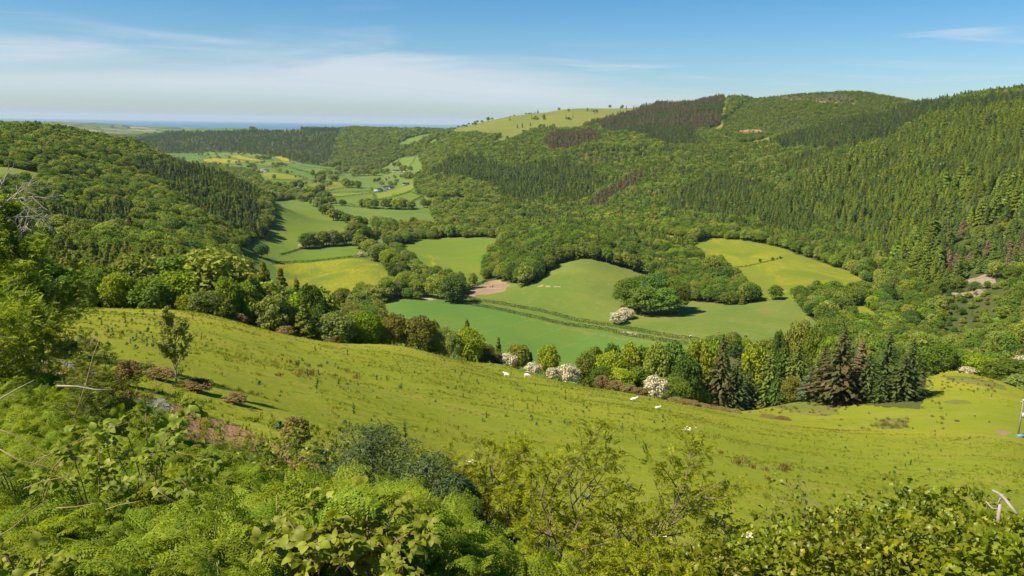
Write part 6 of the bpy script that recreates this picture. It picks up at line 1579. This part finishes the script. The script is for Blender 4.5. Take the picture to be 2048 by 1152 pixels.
def shrub(name, label, cat, loc, limbs, twigs, tmpl, per, size, seed, leafm, bark, blossom=0, group=None, rz=0.0, up=.8, out=.6, max_level=9):
    t = thing(name, label, cat, loc, rz, group)
    w = MB()
    for pts, rr, lv in limbs:
        if lv <= max_level: w.tube(pts, rr, 6 if lv == 0 else (4 if lv == 1 else 3), 0, False)
    link('branches', w.mesh('branches', bark, True), t)
    b = MB(); leaves_on(b, twigs, tmpl, per, size, seed, up, out); link('leaves', b.mesh('leaves', leafm), t)
    rg = np.random.default_rng(seed + 1)
    for k in range(blossom):
        pts = twigs[int(rg.integers(0, len(twigs)))]; p = np.array(tuple(pts[-1]))
        fb = MB(); q = rg.normal(0, 1, (26, 3)) * np.array([.05, .05, .018]) + p + np.array([0, 0, .03])
        fb.quads(cards(q, np.tile([0, 0, 1.], (26, 1)), .028, .028, rg, .5)); link('blossom', fb.mesh('blossom', PETAL), t)
    return t
PETAL = plain('cream_petals', (.74, .70, .55), .8, .1)
LF = {
    'rowan': foliage('rowan_leaves', (0.180, 0.220, 0.012), .1, .01, .46, tip=(.28, .285, .018), gain=1.35),
    'oakfg': foliage('oak_leaves_near', (0.125, 0.170, 0.009), .14, .014, .42, tip=(.24, .245, .014), spec=.35, rough=.38, gain=1.35),
    'ashfg': foliage('ash_leaves_near', (0.145, 0.215, 0.018), .1, .01, .50, tip=(.24, .29, .07), gain=1.35),
    'bramble': foliage('bramble_leaves', (0.120, 0.160, 0.014), .1, .012, .36, tip=(.18, .20, .025), spec=.2, rough=.5, gain=1.5),
    'fern': foliage('bracken_fronds', (0.118, 0.172, 0.013), .16, .014, .42, tip=(.175, .215, .018), gain=1.6),
    'seedling': foliage('sapling_leaves', (0.085, 0.115, 0.016), .1, .01, .35, tip=(.12, .15, .02), gain=1.35),
    'thin': foliage('thin_tree_leaves', (0.165, 0.205, 0.040), .1, .01, .5, tip=(.34, .35, .16), gain=1.35),
}
STEMB = plain('grey_brown_stem', (0.165, 0.125, 0.095), .85, .15, .3, 8.0)
PALEW = plain('dead_wood', (0.33, 0.28, 0.225), .9, .1, .25, 9.0)
def stand_at(px, d, sink=.05):
    p = at(px, 400, d); p.z -= sink
    return p
def h_for(px, ytop, d):
    p, h = by_top(px, ytop, d); return p, h

# rowans
for args in [
    ('rowan_tree', 'tall open rowan in flower in the middle of the bank', 1222, 845, 12.5, 51, .60, 4, 9, 560, 6),
    ('rowan_tree', 'slender leafy rowan left of the tall open one', 1000, 893, 14.0, 52, .50, 3, 8, 300, 4),
    ('rowan_tree', 'leaning rowan with a bent top behind the slender one', 1052, 905, 14.6, 53, .55, 2, 6, 140, 2),
    ('rowan_tree', 'small yellowish rowan right of the spruce bushes', 930, 925, 14.2, 54, .55, 2, 7, 150, 0)]:
    nm, lb, x, yt, d, seed, spr, st, kids, _, bl = args
    p, h = h_for(x, yt, d)
    L, T = woody(seed, h * 1.0, spr, st, 2, kids, .034, .75, .14, .12, .22)
    zmax = max(q.z for pts, _, _ in L for q in pts); k = h / zmax
    L = [([q * k for q in pts], rr, lv) for pts, rr, lv in L]; T = [[q * k for q in pts] for pts in T]
    shrub(nm, lb, 'tree', p, L, T, L_ROWAN, 6, .185, seed, LF['rowan'], STEMB, bl, 'rowans on the bank')
# low leafy rowan growth round the tall rowan's foot
for i, (x, yt, d, w) in enumerate([(1130, 1015, 11.5, .9), (1180, 1085, 10.5, .7), (1290, 1050, 11.5, .7), (1345, 1030, 12.5, .6), (1250, 1100, 10.2, .8), (1370, 1085, 11, .7), (1440, 1060, 12.4, .5)]):
    p, h = h_for(x, yt, d)
    L, T = woody(70 + i, h, .8 * w + .2, 4, 2, 6, .02, .5, .2, .2, .2)
    k = h / max(q.z for pts, _, _ in L for q in pts)
    L = [([q * k for q in pts], rr, lv) for pts, rr, lv in L]; T = [[q * k for q in pts] for pts in T]
    lb = ['leafy rowan sucker at the left foot of the tall rowan', 'low rowan sucker in front and left of the tall rowan', 'bushy rowan sucker right of the tall rowan', 'rowan sucker reaching over the pasture edge', 'lowest rowan sucker straight below the tall rowan', 'rowan sucker merging with the oak thicket', 'small upright rowan shoot before the oak thicket'][i]
    shrub('rowan_bush', lb, 'bush', p, L, T, L_ROWAN, 4, .18, 70 + i, LF['rowan'], STEMB, 1 if i in (0, 3) else 0, 'rowan suckers on the bank')
# the oak and hazel thicket along the right foot of the picture
OAKS = [(1545, 1062, 12.6, .8, 'oak bush with dark gaps at the left end of the thicket'), (1605, 1050, 13.0, .8, 'oak bush under the tall thin shoot'), (1665, 1030, 13.2, .9, 'rounded oak bush third from the left of the thicket'),
        (1725, 1026, 13.4, .9, 'oak bush with a knobbly top in the thicket'), (1788, 1012, 13.4, 1.0, 'broad oak bush in the middle of the thicket'), (1850, 988, 13.2, 1.0, 'tallest oak bush of the thicket'), (1912, 996, 13.0, 1.0, 'full leaved oak bush right of the tallest'),
        (1975, 1032, 12.6, .9, 'oak bush left of the dead branch'), (2035, 1040, 12.2, .9, 'oak bush at the right end of the thicket'), (1500, 1098, 12.0, .7, 'low oak bush beside the rowan suckers'),
        (1600, 1092, 11.2, 1.0, 'front oak bush below the tall thin shoot'), (1690, 1078, 11.0, 1.0, 'front oak bush with cream flowers beside it'), (1780, 1070, 11.0, 1.0, 'front oak bush in the middle of the thicket'), (1870, 1060, 11.0, 1.0, 'front oak bush under the tallest one'), (1960, 1080, 10.8, 1.0, 'front oak bush right of the middle'), (2050, 1085, 10.6, 1.0, 'front oak bush at the picture corner'),
        (1430, 1110, 10.6, .9, 'low leafy oak bush right of the rowan suckers')]
for i, (x, yt, d, w, lb) in enumerate(OAKS):
    p, h = h_for(x, yt, d)
    L, T = woody(140 + i, h, .95 * w, 6, 2, 8, .022, .55, .22, .35, .12)
    k = .80 * h / max(q.z for pts, _, _ in L for q in pts)
    L = [([Vector((q.x * 1.25, q.y * 1.25, q.z * k)) for q in pts], rr, lv) for pts, rr, lv in L]; T = [[Vector((q.x * 1.25, q.y * 1.25, q.z * k)) for q in pts] for pts in T]
    ob = shrub('oak_bush', lb, 'bush', p, L, T, L_OAK, 7, .125, 140 + i, LF['oakfg'], STEMB, 3 if i in (11, 9, 10) else 0, 'oak bushes of the thicket', up=.7, out=.7)
    P, N, rg = crown_points(740 + i, .72 * w + .12, h * .15, h * 1.02, 22, 60, .8, .25)
    b = MB(); D = N + rg.normal(0, .6, N.shape); D[:, 2] -= .25
    stamp(b, L_OAK[0], L_OAK[1], P, D, np.array([0, 0, .7]) + N * .5 + rg.normal(0, .4, N.shape), .125 * rg.uniform(.7, 1.15, len(P)), rg)
    link('leafy_boughs', b.mesh('leafy_boughs', LF['oakfg']), ob)
p, h = h_for(1632, 985, 12.8)
L, T = woody(166, h, .3, 1, 1, 5, .014, .8, .06, 0, .55)
shrub('sapling', 'tall thin leafy shoot rising above the oak thicket', 'sapling', p, L, T, L_OAK, 6, .10, 166, LF['seedling'], STEMB)
# oak saplings above the bracken, feathery sapling by the path
for x, yt, d, seed, lb, lf, tm, sz, st in [(642, 843, 19, 171, 'round leafy oak sapling at the top of the bracken', 'oakfg', L_OAK, .15, 3), (560, 826, 21, 172, 'taller oak sapling left of the round one', 'oakfg', L_OAK, .14, 2), (522, 862, 20, 173, 'dark thin sapling left of the oak saplings', 'seedling', L_SIMPLE, .12, 2), (620, 895, 17, 174, 'low oak sprig in front of the round sapling', 'oakfg', L_OAK, .14, 2),
                                      (212, 690, 25, 175, 'feathery dark rowan sapling standing on the path edge', 'seedling', L_ROWAN, .20, 3), (235, 726, 22, 176, 'spreading rowan sapling in front of the feathery one', 'seedling', L_ROWAN, .20, 4), (195, 760, 20, 177, 'low rowan sapling above the brambles', 'seedling', L_ROWAN, .2, 3)]:
    p, h = h_for(x, yt, d)
    L, T = woody(seed, h, .75, st, 2, 6, .018, .6, .2, .08, .3)
    k = h / max(q.z for pts, _, _ in L for q in pts)
    L = [([q * k for q in pts], rr, lv) for pts, rr, lv in L]; T = [[q * k for q in pts] for pts in T]
    shrub('sapling', lb, 'sapling', p, L, T, tm, 5, sz, seed, LF[lf], STEMB, 0, 'saplings on the bank')
# the thin tree by the gorse
p = at(355, 790, 36.5); h = 150 / FPX * 36.5 * 1.02
L, T = woody(181, h, .42, 1, 3, 11, .055, .85, .10, 0, .28)
k = h / max(q.z for pts, _, _ in L for q in pts); L = [([q * k for q in pts], rr, lv) for pts, rr, lv in L]; T = [[q * k for q in pts] for pts in T]
shrub('thin_tree', 'small thin pale stemmed tree standing alone at the pasture edge', 'tree', p, L, T, L_SIMPLE, 6, .12, 181, LF['thin'], PALEBARK, 0)
# the ash by the path, with dead boughs in its top
p = at(82, 712, 41)
h = h_for(60, 395, 41)[1]
t = thing('ash_tree', 'big leafy ash by the path with bare dead boughs at its top', 'tree', p)
w = MB(); w.tube([(0, 0, -.3), (.02, 0, 1.6), (-.2, .1, 3.2), (-.7, 0, 5.2), (-1.3, .1, 7.2)], [.16, .14, .12, .09, .04], 8)
link('trunk', w.mesh('trunk', BARK, True), t)
tw, lm = [], []
for i, (bx, bz, L0, ang, el) in enumerate([(-.1, 2.2, 2.3, .1, .35), (-.1, 2.6, 2.6, .9, .5), (-.2, 2.9, 2.8, 2.4, .5), (-.2, 3.0, 2.6, 3.5, .45), (-.3, 3.4, 2.4, 5.2, .5), (-.4, 3.9, 2.4, .4, .7), (-.5, 4.3, 2.5, 2.9, .6), (-.5, 4.5, 2.0, 4.4, .8), (-.7, 5.0, 2.0, 3.6, .8), (-.7, 5.2, 1.7, 1.6, .9), (-.2, 2.0, 2.0, 4.6, .2), (-.1, 1.9, 1.9, 5.8, .15), (-.1, 2.1, 2.1, 3.0, .2), (-.9, 5.8, 1.4, 2.6, 1.0)]):
    LL, TT = woody(190 + i, L0, .8, 1, 2, 7, .05, .3, .14, 0, .25)
    rot = Matrix.Rotation(ang, 3, 'Z') @ Matrix.Rotation(math.pi / 2 - el, 3, 'Y')
    off = Vector((bx, 0, bz))
    lm += [([rot @ q + off for q in pts], rr, lv) for pts, rr, lv in LL]; tw += [[rot @ q + off for q in pts] for pts in TT]
w = MB()
for pts, rr, lv in lm: w.tube(pts, rr, 5 if lv == 0 else 3, 0, False)
link('boughs', w.mesh('boughs', PALEBARK, True), t)
b = MB(); leaves_on(b, tw, L_ASH, 10, .30, 195, .8, .7, .16); link('leaves', b.mesh('leaves', LF['ashfg']), t)
P, N, rg = crown_points(197, 1.5, 1.0, 6.0, 18, 36, .75, .25)
P[:, 0] -= 1.3; b = MB(); D = N + rg.normal(0, .6, N.shape); D[:, 2] -= .2
stamp(b, L_ASH[0], L_ASH[1], P, D, np.array([0, 0, .8]) + N * .5 + rg.normal(0, .4, N.shape), .30 * rg.uniform(.7, 1.15, len(P)), rg); link('leafy_boughs', b.mesh('leafy_boughs', LF['ashfg']), t)
w = MB()
for i, (bx, by, bz, L0, ang, el) in enumerate([(-1.2, 0, 6.6, 2.4, .3, .75), (-1.3, 0, 7.0, 2.6, .2, .35), (-1.2, .1, 6.2, 2.2, -.2, .15), (-1.3, 0, 7.1, 2.2, 1.2, 1.1), (-.6, 0, 5.0, 2.2, .2, .9), (-.6, 0, 5.2, 2.0, -.5, .7), (-1.4, 0, 7.2, 2.4, 2.8, .6)]):
    LL, _ = woody(210 + i, L0, .55, 1, 2, 5, .045, .45, .14, 0, .3)
    rot = Matrix.Rotation(ang, 3, 'Z') @ Matrix.Rotation(math.pi / 2 - el, 3, 'Y')
    for pts, rr, lv in LL: w.tube([rot @ q + Vector((bx, by, bz)) for q in pts], [max(q, .012) for q in rr], 5 if lv == 0 else 4, 0, False)
link('dead_boughs', w.mesh('dead_boughs', PALEW, True), t)
# a low leafy ash leaning in from the left
p, h = h_for(20, 585, 29)
L, T = woody(199, h, .75, 3, 2, 8, .04, .5, .18, .1, .25)
k = .95 * h / max(q.z for pts, _, _ in L for q in pts); L = [([q * k for q in pts], rr, lv) for pts, rr, lv in L]; T = [[q * k for q in pts] for pts in T]
la = shrub('ash_sapling', 'low leafy young ash below the big ash at the left of the path', 'tree', p, L, T, L_ASH, 9, .27, 199, LF['ashfg'], PALEBARK)
P, N, rg = crown_points(198, 1.35, h * .1, h * 1.0, 20, 46, .8, .3)
b = MB(); D = N + rg.normal(0, .6, N.shape); D[:, 2] -= .2
stamp(b, L_ASH[0], L_ASH[1], P, D, np.array([0, 0, .8]) + N * .5 + rg.normal(0, .4, N.shape), .27 * rg.uniform(.7, 1.15, len(P)), rg); link('leafy_boughs', b.mesh('leafy_boughs', LF['ashfg']), la)
# young spruces
YS = F['youngspruce']; CONEM = plain('cone_scales', (.36, .17, .07), .8, .2)
for x, yt, d, wd, seed, lb in [(742, 853, 14.2, 1.75, 221, 'wide young spruce bush with blue grey tips in front of the pasture'), (852, 915, 13.4, 1.45, 222, 'second young spruce bush, lower and right of the wide one'), (912, 945, 13.0, .8, 223, 'smallest spruce bush beside the yellowish rowan')]:
    p, h = h_for(x, yt, d)
    t = thing('spruce_bush', lb, 'spruce', p, 0, 'young spruces on the bank')
    s = conifer_shape(seed, h, wd * .68, h * .10, 26, 17, 14, .045, .04, power=.62, width=.8, ragged=.3)
    rg = np.random.default_rng(seed)
    P, N, _ = crown_points(seed, wd * .60, .15, h * .97, 34, 240, .7, .2)
    s.quads(cards(P, N, .016, .11, rg, .6)); link('needles', s.mesh('needles', YS), t)
    w = MB(); w.tube([(0, 0, -.1), (0, 0, h * .5), (0, 0, h * .98)], [.05, .035, .008], 6)
    for i in range(14):
        a = i * 2.4; z = h * (.15 + .055 * i); l = wd * .55 * (1 - i / 18)
        w.tube([(0, 0, z), (math.cos(a) * l, math.sin(a) * l, z + .12 * l), (math.cos(a) * l * 1.35, math.sin(a) * l * 1.35, z + .34 * l)], [.016, .01, .004], 4, 0, False)
    link('trunk', w.mesh('trunk', STEMB), t)
    for i in range(16):
        a = rg.uniform(0, 6.28); zf = rg.uniform(.45, .9); l = wd * .6 * (1.05 - zf) + .12
        cb = MB(); q = (math.cos(a) * l, math.sin(a) * l, zf * h); cb.tube([q, (q[0], q[1], q[2] - .035), (q[0], q[1], q[2] - .075)], [.012, .02, .006], 6); link('cone', cb.mesh('cone', CONEM), t)

# ------------------------------------------------------------------ bracken, brambles, dry sticks
def bracken_parts(seed):
    """a young bracken: an upright green stem and three long cut fronds arching off it in different directions"""
    rg = np.random.default_rng(seed); st, bl = MB(), MB()
    h = rg.uniform(.40, .70); a0 = rg.uniform(0, 6.28); Q = []
    st.tube([(0, 0, -.1), (.01, .01, h * .6), (0, 0, h)], [.009, .008, .006], 5)
    for fr in range(3):
        a1 = a0 + fr * 2.1 + rg.normal(0, .35)
        lean = np.array([math.cos(a1), math.sin(a1), 0]); side = np.array([-lean[1], lean[0], 0])
        L = rg.uniform(.34, .56) * (1.0 if fr else 1.25); rise = rg.uniform(.45, 1.35); fall = rise * .55 + rg.uniform(.15, .4)
        z0 = h * (1.0 - .16 * fr); roll = rg.normal(0, .45)
        def axis(f): return np.array([0, 0, z0]) + lean * L * f * .9 + np.array([0, 0, L * (rise * f - fall * f * f)]) + side * L * .12 * math.sin(f * 2 + roll)
        st.tube([tuple(axis(f)) for f in (0, .35, .7, 1)], [.005, .004, .003, .001], 4)
        npin = 12
        for i in range(npin):
            f = .12 + .88 * i / npin; c = axis(f); d_ax = unit((axis(f + .05) - axis(f))[None])[0]
            pl = L * .40 * (1 - f) ** .75 + .025
            for s in (-1, 1):
                sv = side * math.cos(roll) * s + np.array([0, 0, math.sin(roll) * s])
                dv = unit((sv + d_ax * .5 + rg.normal(0, .10, 3))[None])[0]; curl = rg.uniform(.05, .6)
                nn = unit(np.cross(dv, d_ax * s)[None])[0]; nn = nn if nn[2] > 0 else -nn
                m = max(5, int(pl / .025))
                for j in range(m):
                    g = (j + .4) / m; base = c + dv * pl * g + np.array([0, 0, -curl * pl * g * g])
                    w = .046 * (1 - g) ** .7 * (pl / (L * .40)) ** .6 + .009
                    tang = unit((dv + np.array([0, 0, -2 * curl * g]))[None])[0]
                    cr = unit(np.cross(nn, tang)[None])[0]
                    for q in (-1, 1):
                        e = base + cr * q * w + tang * w * .38 + nn * rg.normal(-.008, .008)
                        wd = tang * .0095
                        Q.append([base - wd * .6, base + cr * q * w * .55 - wd + tang * w * .2, e, base + cr * q * w * .55 + wd * 1.2 + tang * w * .2])
    bl.quads(np.array(Q))
    return st, bl
BP = [bracken_parts(600 + i) for i in range(7)]
STEMG = plain('bracken_stem', (.17, .20, .05), .7, .2, .2, 5.0)
fern_col = bpy.data.collections.new('bracken_sources')
stem_me, blade_me = [], []
for i, (s_, b2) in enumerate(BP):
    stem_me.append(s_.mesh('stem', STEMG)); blade_me.append(b2.mesh('blade', LF['fern']))
    j = MB(); j.v = list(s_.v); j.f = list(s_.f); j.m = [1] * len(s_.f); j.n = s_.n
    j.v = j.v + b2.v; j.f += [tuple(k + s_.n for k in f) for f in b2.f]; j.m += b2.m; j.n += b2.n
    fern_col.objects.link(bpy.data.objects.new(f'bracken_source_{i:02d}', j.mesh('bracken', [LF['fern'], STEMG])))
# the bracken bed: where the bank is not path, strip or thicket
BED = np.array([ground_hit(x, y) if d is None else (float(px_ray(x, 400)[0]), math.log(d)) for x, y, d in [
    (-420, 0, 36), (-60, 765, None), (60, 772, None), (130, 802, None), (200, 836, None), (265, 868, None), (330, 896, None), (400, 920, None), (480, 946, None), (560, 978, None), (640, 1010, None), (700, 1032, None), (770, 1056, None), (850, 1082, None), (930, 1104, None), (1000, 1122, None), (1090, 1160, None), (1250, 0, 13.0), (1400, 0, 11.0), (1600, 0, 9.0), (1600, 0, 7.4), (900, 0, 7.2), (760, 0, 7.6), (640, 0, 7.6), (520, 0, 6.8), (-700, 0, 6.6), (-900, 0, 30)]])
k = 16000
fa = rng.uniform(-.85, .45, k * 6); fd = np.sqrt(rng.uniform(5.0 ** 2, 38.0 ** 2, k * 6))
ok = inside(BED, fa, np.log(fd)); fa, fd = fa[ok], fd[ok]
fx, fy = fd * np.sin(fa), fd * np.cos(fa)
thin = rng.random(len(fx)) < np.clip(.62 + 1.7 * vnoise(fx / 1.9, fy / 1.9, 41) + 1.3 * vnoise(fx / .6, fy / .6, 42), .05, 1) * .8
fx, fy, fd, fa = fx[thin], fy[thin], fd[thin], fa[thin]
dens_cap = rng.random(len(fx)) < np.clip(16.0 / (len(fx) / 560.0), 0, 1)
fx, fy, fd, fa = fx[dens_cap], fy[dens_cap], fd[dens_cap], fa[dens_cap]
fz = height(fx, fy); fs = rng.uniform(.55, 1.25, len(fx))
print('bracken', len(fx))
qx, qy = to_px(np.stack([fx, fy, fz + .6], -1))
inv = (qx > -30) & (qx < 2080) & (qy < 1190)
near = np.zeros(len(fx), bool); near[np.nonzero(inv)[0][np.argsort(fd[inv])][:150]] = True
def fern_words(x, y, big):
    row = 'front' if y > 1110 else ('second' if y > 1070 else 'third'); sz = 'tall' if big else 'small'
    spots = [(0, 70, 'at the very left edge of the bank'), (70, 140, 'near the left edge of the bank'), (140, 230, 'below the first brambles'), (230, 330, 'left of the dry stalks'), (330, 400, 'at the first dry stalks'), (400, 480, 'among the dry stalks'), (480, 560, 'right of the dry stalks'), (560, 640, 'left of the front brambles'), (640, 720, 'at the upright bramble'), (720, 800, 'right of the big front bramble'), (800, 900, 'below the wide spruce bush'), (900, 1010, 'below the smallest spruce bush'), (1010, 3000, 'by the rowan suckers')]
    ph = next((s for a_, b3, s in spots if a_ <= x < b3), spots[0][2])
    return f'{sz} fresh bracken fern {ph}, {row} row', f'bracken ferns {ph}, {row} row'
for q in np.nonzero(near)[0]:
    lb, gp = fern_words(qx[q], qy[q], fs[q] > .85); i = int(rng.integers(0, 7))
    t = thing('bracken_fern', lb, 'fern', (fx[q], fy[q], fz[q]), rng.uniform(0, 6.28), gp, float(fs[q]))
    link('stem', stem_me[i], t); link('blade', blade_me[i], t)
rest = np.nonzero(~near)[0]
me = bpy.data.meshes.new('bracken_bed'); me.vertices.add(len(rest)); me.vertices.foreach_set('co', np.stack([fx[rest], fy[rest], fz[rest]], -1).ravel())
me.attributes.new('pick', 'INT', 'POINT').data.foreach_set('value', rng.integers(0, 7, len(rest)).astype(np.int32))
me.attributes.new('size', 'FLOAT_VECTOR', 'POINT').data.foreach_set('vector', np.repeat(fs[rest], 3))
me.attributes.new('turn', 'FLOAT_VECTOR', 'POINT').data.foreach_set('vector', np.stack([rng.normal(0, .28, len(rest)), rng.normal(0, .28, len(rest)), rng.uniform(0, 6.28, len(rest))], -1).ravel())
bed = link('bracken_bed', me, kind='stuff', label='dense bed of young green bracken covering the bank', category='bracken')
instance_nodes(bed, fern_col)

# brambles: arching canes with leaves in threes
CANE = plain('bramble_cane', (.20, .115, .075), .7, .2, .2, 6.0)
def bramble(label, px, ytop, d, seed, canes=5, size=.17, per=11, reach=.8):
    p, h = by_top(px, ytop, d); rg = random.Random(seed)
    t = thing('bramble', label, 'bramble', p, 0, 'brambles on the bank')
    w = MB(); tw = []
    for i in range(canes):
        a = rg.uniform(0, 6.28); rch = reach * rg.uniform(.4, 1.1); hh = h * rg.uniform(.72, 1.0)
        pts = [Vector((math.cos(a) * rch * f, math.sin(a) * rch * f, hh * (1 - (1 - f) ** 2.2) - .25 * hh * max(0, f - .65))) for f in (0, .15, .35, .55, .75, .9, 1)]
        w.tube(pts, [.010, .009, .008, .007, .006, .004, .003], 5, 0, False); tw.append(pts[2:])
    link('canes', w.mesh('canes', CANE), t)
    b = MB(); leaves_on(b, tw, L_TRI, per, size, seed, .9, .7, .06); link('leaves', b.mesh('leaves', LF['bramble']), t)
for a in [('large leaved bramble spilling over the bank above the bracken', 285, 822, 12.5, 301, 7, .24, 14, .9), ('bramble with yellowing leaves right of the large one', 235, 850, 11, 302, 6, .2, 12, .8), ('bramble at the left edge of the bank', 30, 835, 12, 303, 5, .22, 10, .8), ('upright bramble shoot in front of the spruce bushes', 665, 995, 7.6, 304, 3, .20, 11, .4),
          ('big front bramble with broad pale leaves', 735, 1040, 7.0, 305, 8, .18, 16, .65), ('bramble in front left of the upright shoot', 625, 1058, 6.9, 306, 6, .17, 13, .55), ('low bramble at the foot of the picture near the rowan suckers', 812, 1078, 6.8, 307, 6, .17, 12, .5), ('bramble trailing among the dry stalks', 330, 905, 10.5, 308, 6, .19, 11, .8), ('small bramble low on the left bank', 55, 1060, 7.2, 309, 5, .17, 11, .5), ('bramble just above the first dry stalks', 180, 885, 10.8, 310, 5, .2, 11, .7)]: bramble(*a)

# dead stalks of last year's bracken and broken branches
STRAW = plain('dead_stalk', (.33, .22, .13), .9, .1, .25, 7.0)
def stick(label, px, py, d, L, az, el, r_=.0065, mat=None, name='dry_stalk', cat='dead stalk', lift=.7, group='dry stalks on the bank', kink=.07):
    a, tn = px_ray(px, py); q = Vector((d * math.sin(a), d * math.cos(a), EYE - float(tn) * d))
    dv = Vector((math.sin(az) * math.cos(el), math.cos(az) * math.cos(el), math.sin(el)))
    rg = random.Random(int(px * 7 + py)); n_ = dv.orthogonal()
    w = MB(); w.tube([-dv * L / 2, -dv * L * .15 + n_ * L * kink * rg.uniform(-.5, .5), dv * L * .2 + n_ * L * kink * rg.uniform(-.5, .5), dv * L / 2], [r_, r_ * .9, r_ * .75, r_ * .5], 5)
    o = link(name, w.mesh(name, mat or STRAW), label=label, category=cat); o.location = q
    if group: o['group'] = group
SPOTS = ['at the left edge of the bank', 'under the large bramble', 'among the ferns on the left', 'in the dark hollow of the bracken', 'near the front brambles', 'below the spruce bushes']
for x, y, d, L, az, el, i in [(390, 1040, 8.6, .42, .6, .9, 3), (430, 1062, 8.3, .8, 1.4, .15, 3), (440, 1090, 8.0, .75, .2, -.8, 3), (478, 1070, 8.2, .7, 1.2, .7, 3), (330, 1080, 8.0, .6, 1.2, .55, 3), (128, 895, 11.5, .9, 1.3, .5, 1), (170, 880, 12, 1.3, 1.35, .35, 1), (60, 925, 10.5, .8, 1.5, -.5, 0), (100, 960, 10, .6, 1.4, .3, 0), (45, 885, 11.6, .9, 1.5, -.55, 0), (385, 910, 12.5, .6, 1.4, -.3, 3), (345, 895, 13, .4, .9, .9, 3),
                           (350, 1000, 9.2, .55, 1.3, -.7, 3), (470, 1105, 7.8, .5, 1.2, -.6, 3), (425, 1130, 7.6, .55, .8, .5, 3), (552, 1075, 7.9, .9, .1, 1.4, 4), (520, 1050, 8.3, .5, 1.5, -.6, 4), (610, 990, 11, .8, 1.45, -.35, 5), (590, 960, 12, .7, 1.4, .45, 5), (700, 945, 13.5, .6, 1.3, .3, 5), (770, 1000, 12.5, .5, 1.3, .5, 5), (160, 1010, 9.3, .5, 1.45, .1, 2), (250, 1010, 9.0, .4, 1.4, .2, 2), (500, 985, 11, .5, 1.5, -.4, 5), (40, 1040, 8.6, .6, 1.2, .6, 0)]:
    stick(f'dry brown stalk {SPOTS[i]}', x, y, d, L, az, el, group=f'dry stalks {SPOTS[i]}')
stick('grey dead branch lying by the path under the rowan saplings', 168, 776, 18.5, 1.1, 1.5, -.1, .022, PALEW, 'dead_branch', 'branch', group=None)
stick('pale dead branch pointing up at the left edge of the bank', 20, 790, 16, 1.0, 1.4, .55, .016, PALEW, 'dead_branch', 'branch', group=None)
stick('long bent tawny stem rising past the rowan saplings', 178, 745, 18, 1.9, .9, 1.2, .011, STRAW, 'dry_stalk', 'dead stalk', group=None)
stick('thin bare brown stem standing above the spruce bushes', 929, 925, 13.6, .5, .3, 1.45, .006, CANE, 'dry_stalk', 'dead stalk', group=None)
# the bleached dead branch over the oak thicket
p0, h0 = by_top(1998, 985, 12.4)
t = thing('dead_branch', 'bleached forked dead branch sticking up out of the oak thicket', 'branch', p0)
def upx(px, py, d=12.4):
    a, tn = px_ray(px, py); return Vector((d * math.sin(a), d * math.cos(a), EYE - float(tn) * d)) - p0
w = MB(); w.tube([upx(1998, 1060), upx(1997, 1035), upx(2000, 1008)], [.032, .028, .022], 7)
w.tube([upx(1996, 1018), upx(1983, 1016), upx(1972, 1002)], [.015, .012, .007], 6); w.tube([upx(1994, 1014), upx(2000, 998), upx(2007, 988)], [.015, .012, .010], 6)
link('upright_fork', w.mesh('upright_fork', PALEW, True), t)
w = MB(); w.tube([upx(1984, 980), upx(1998, 987), upx(2010, 998, 12.35), upx(2022, 1014, 12.3), upx(2034, 1028, 12.25)], [.010, .019, .022, .023, .021], 7)
link('broken_bough', w.mesh('broken_bough', PALEW, True), t)

# ------------------------------------------------------------------ the air
m, t, out = new_mat('air')
vol = t.node('ShaderNodeVolumePrincipled')
vol.inputs['Color'].default_value = (0.70, 0.86, 1.0, 1)
vol.inputs['Density'].default_value = 2.1e-5
vol.inputs['Anisotropy'].default_value = 0.0
t.l.new(vol.outputs[0], out.inputs['Volume'])
hb = MB(); hb.box((0, 32000, 195), (136000, 66600, 440))
hz = link('haze', hb.mesh('haze', m), kind='stuff', label='thin sea haze filling the whole valley and fading the far hills', category='haze')
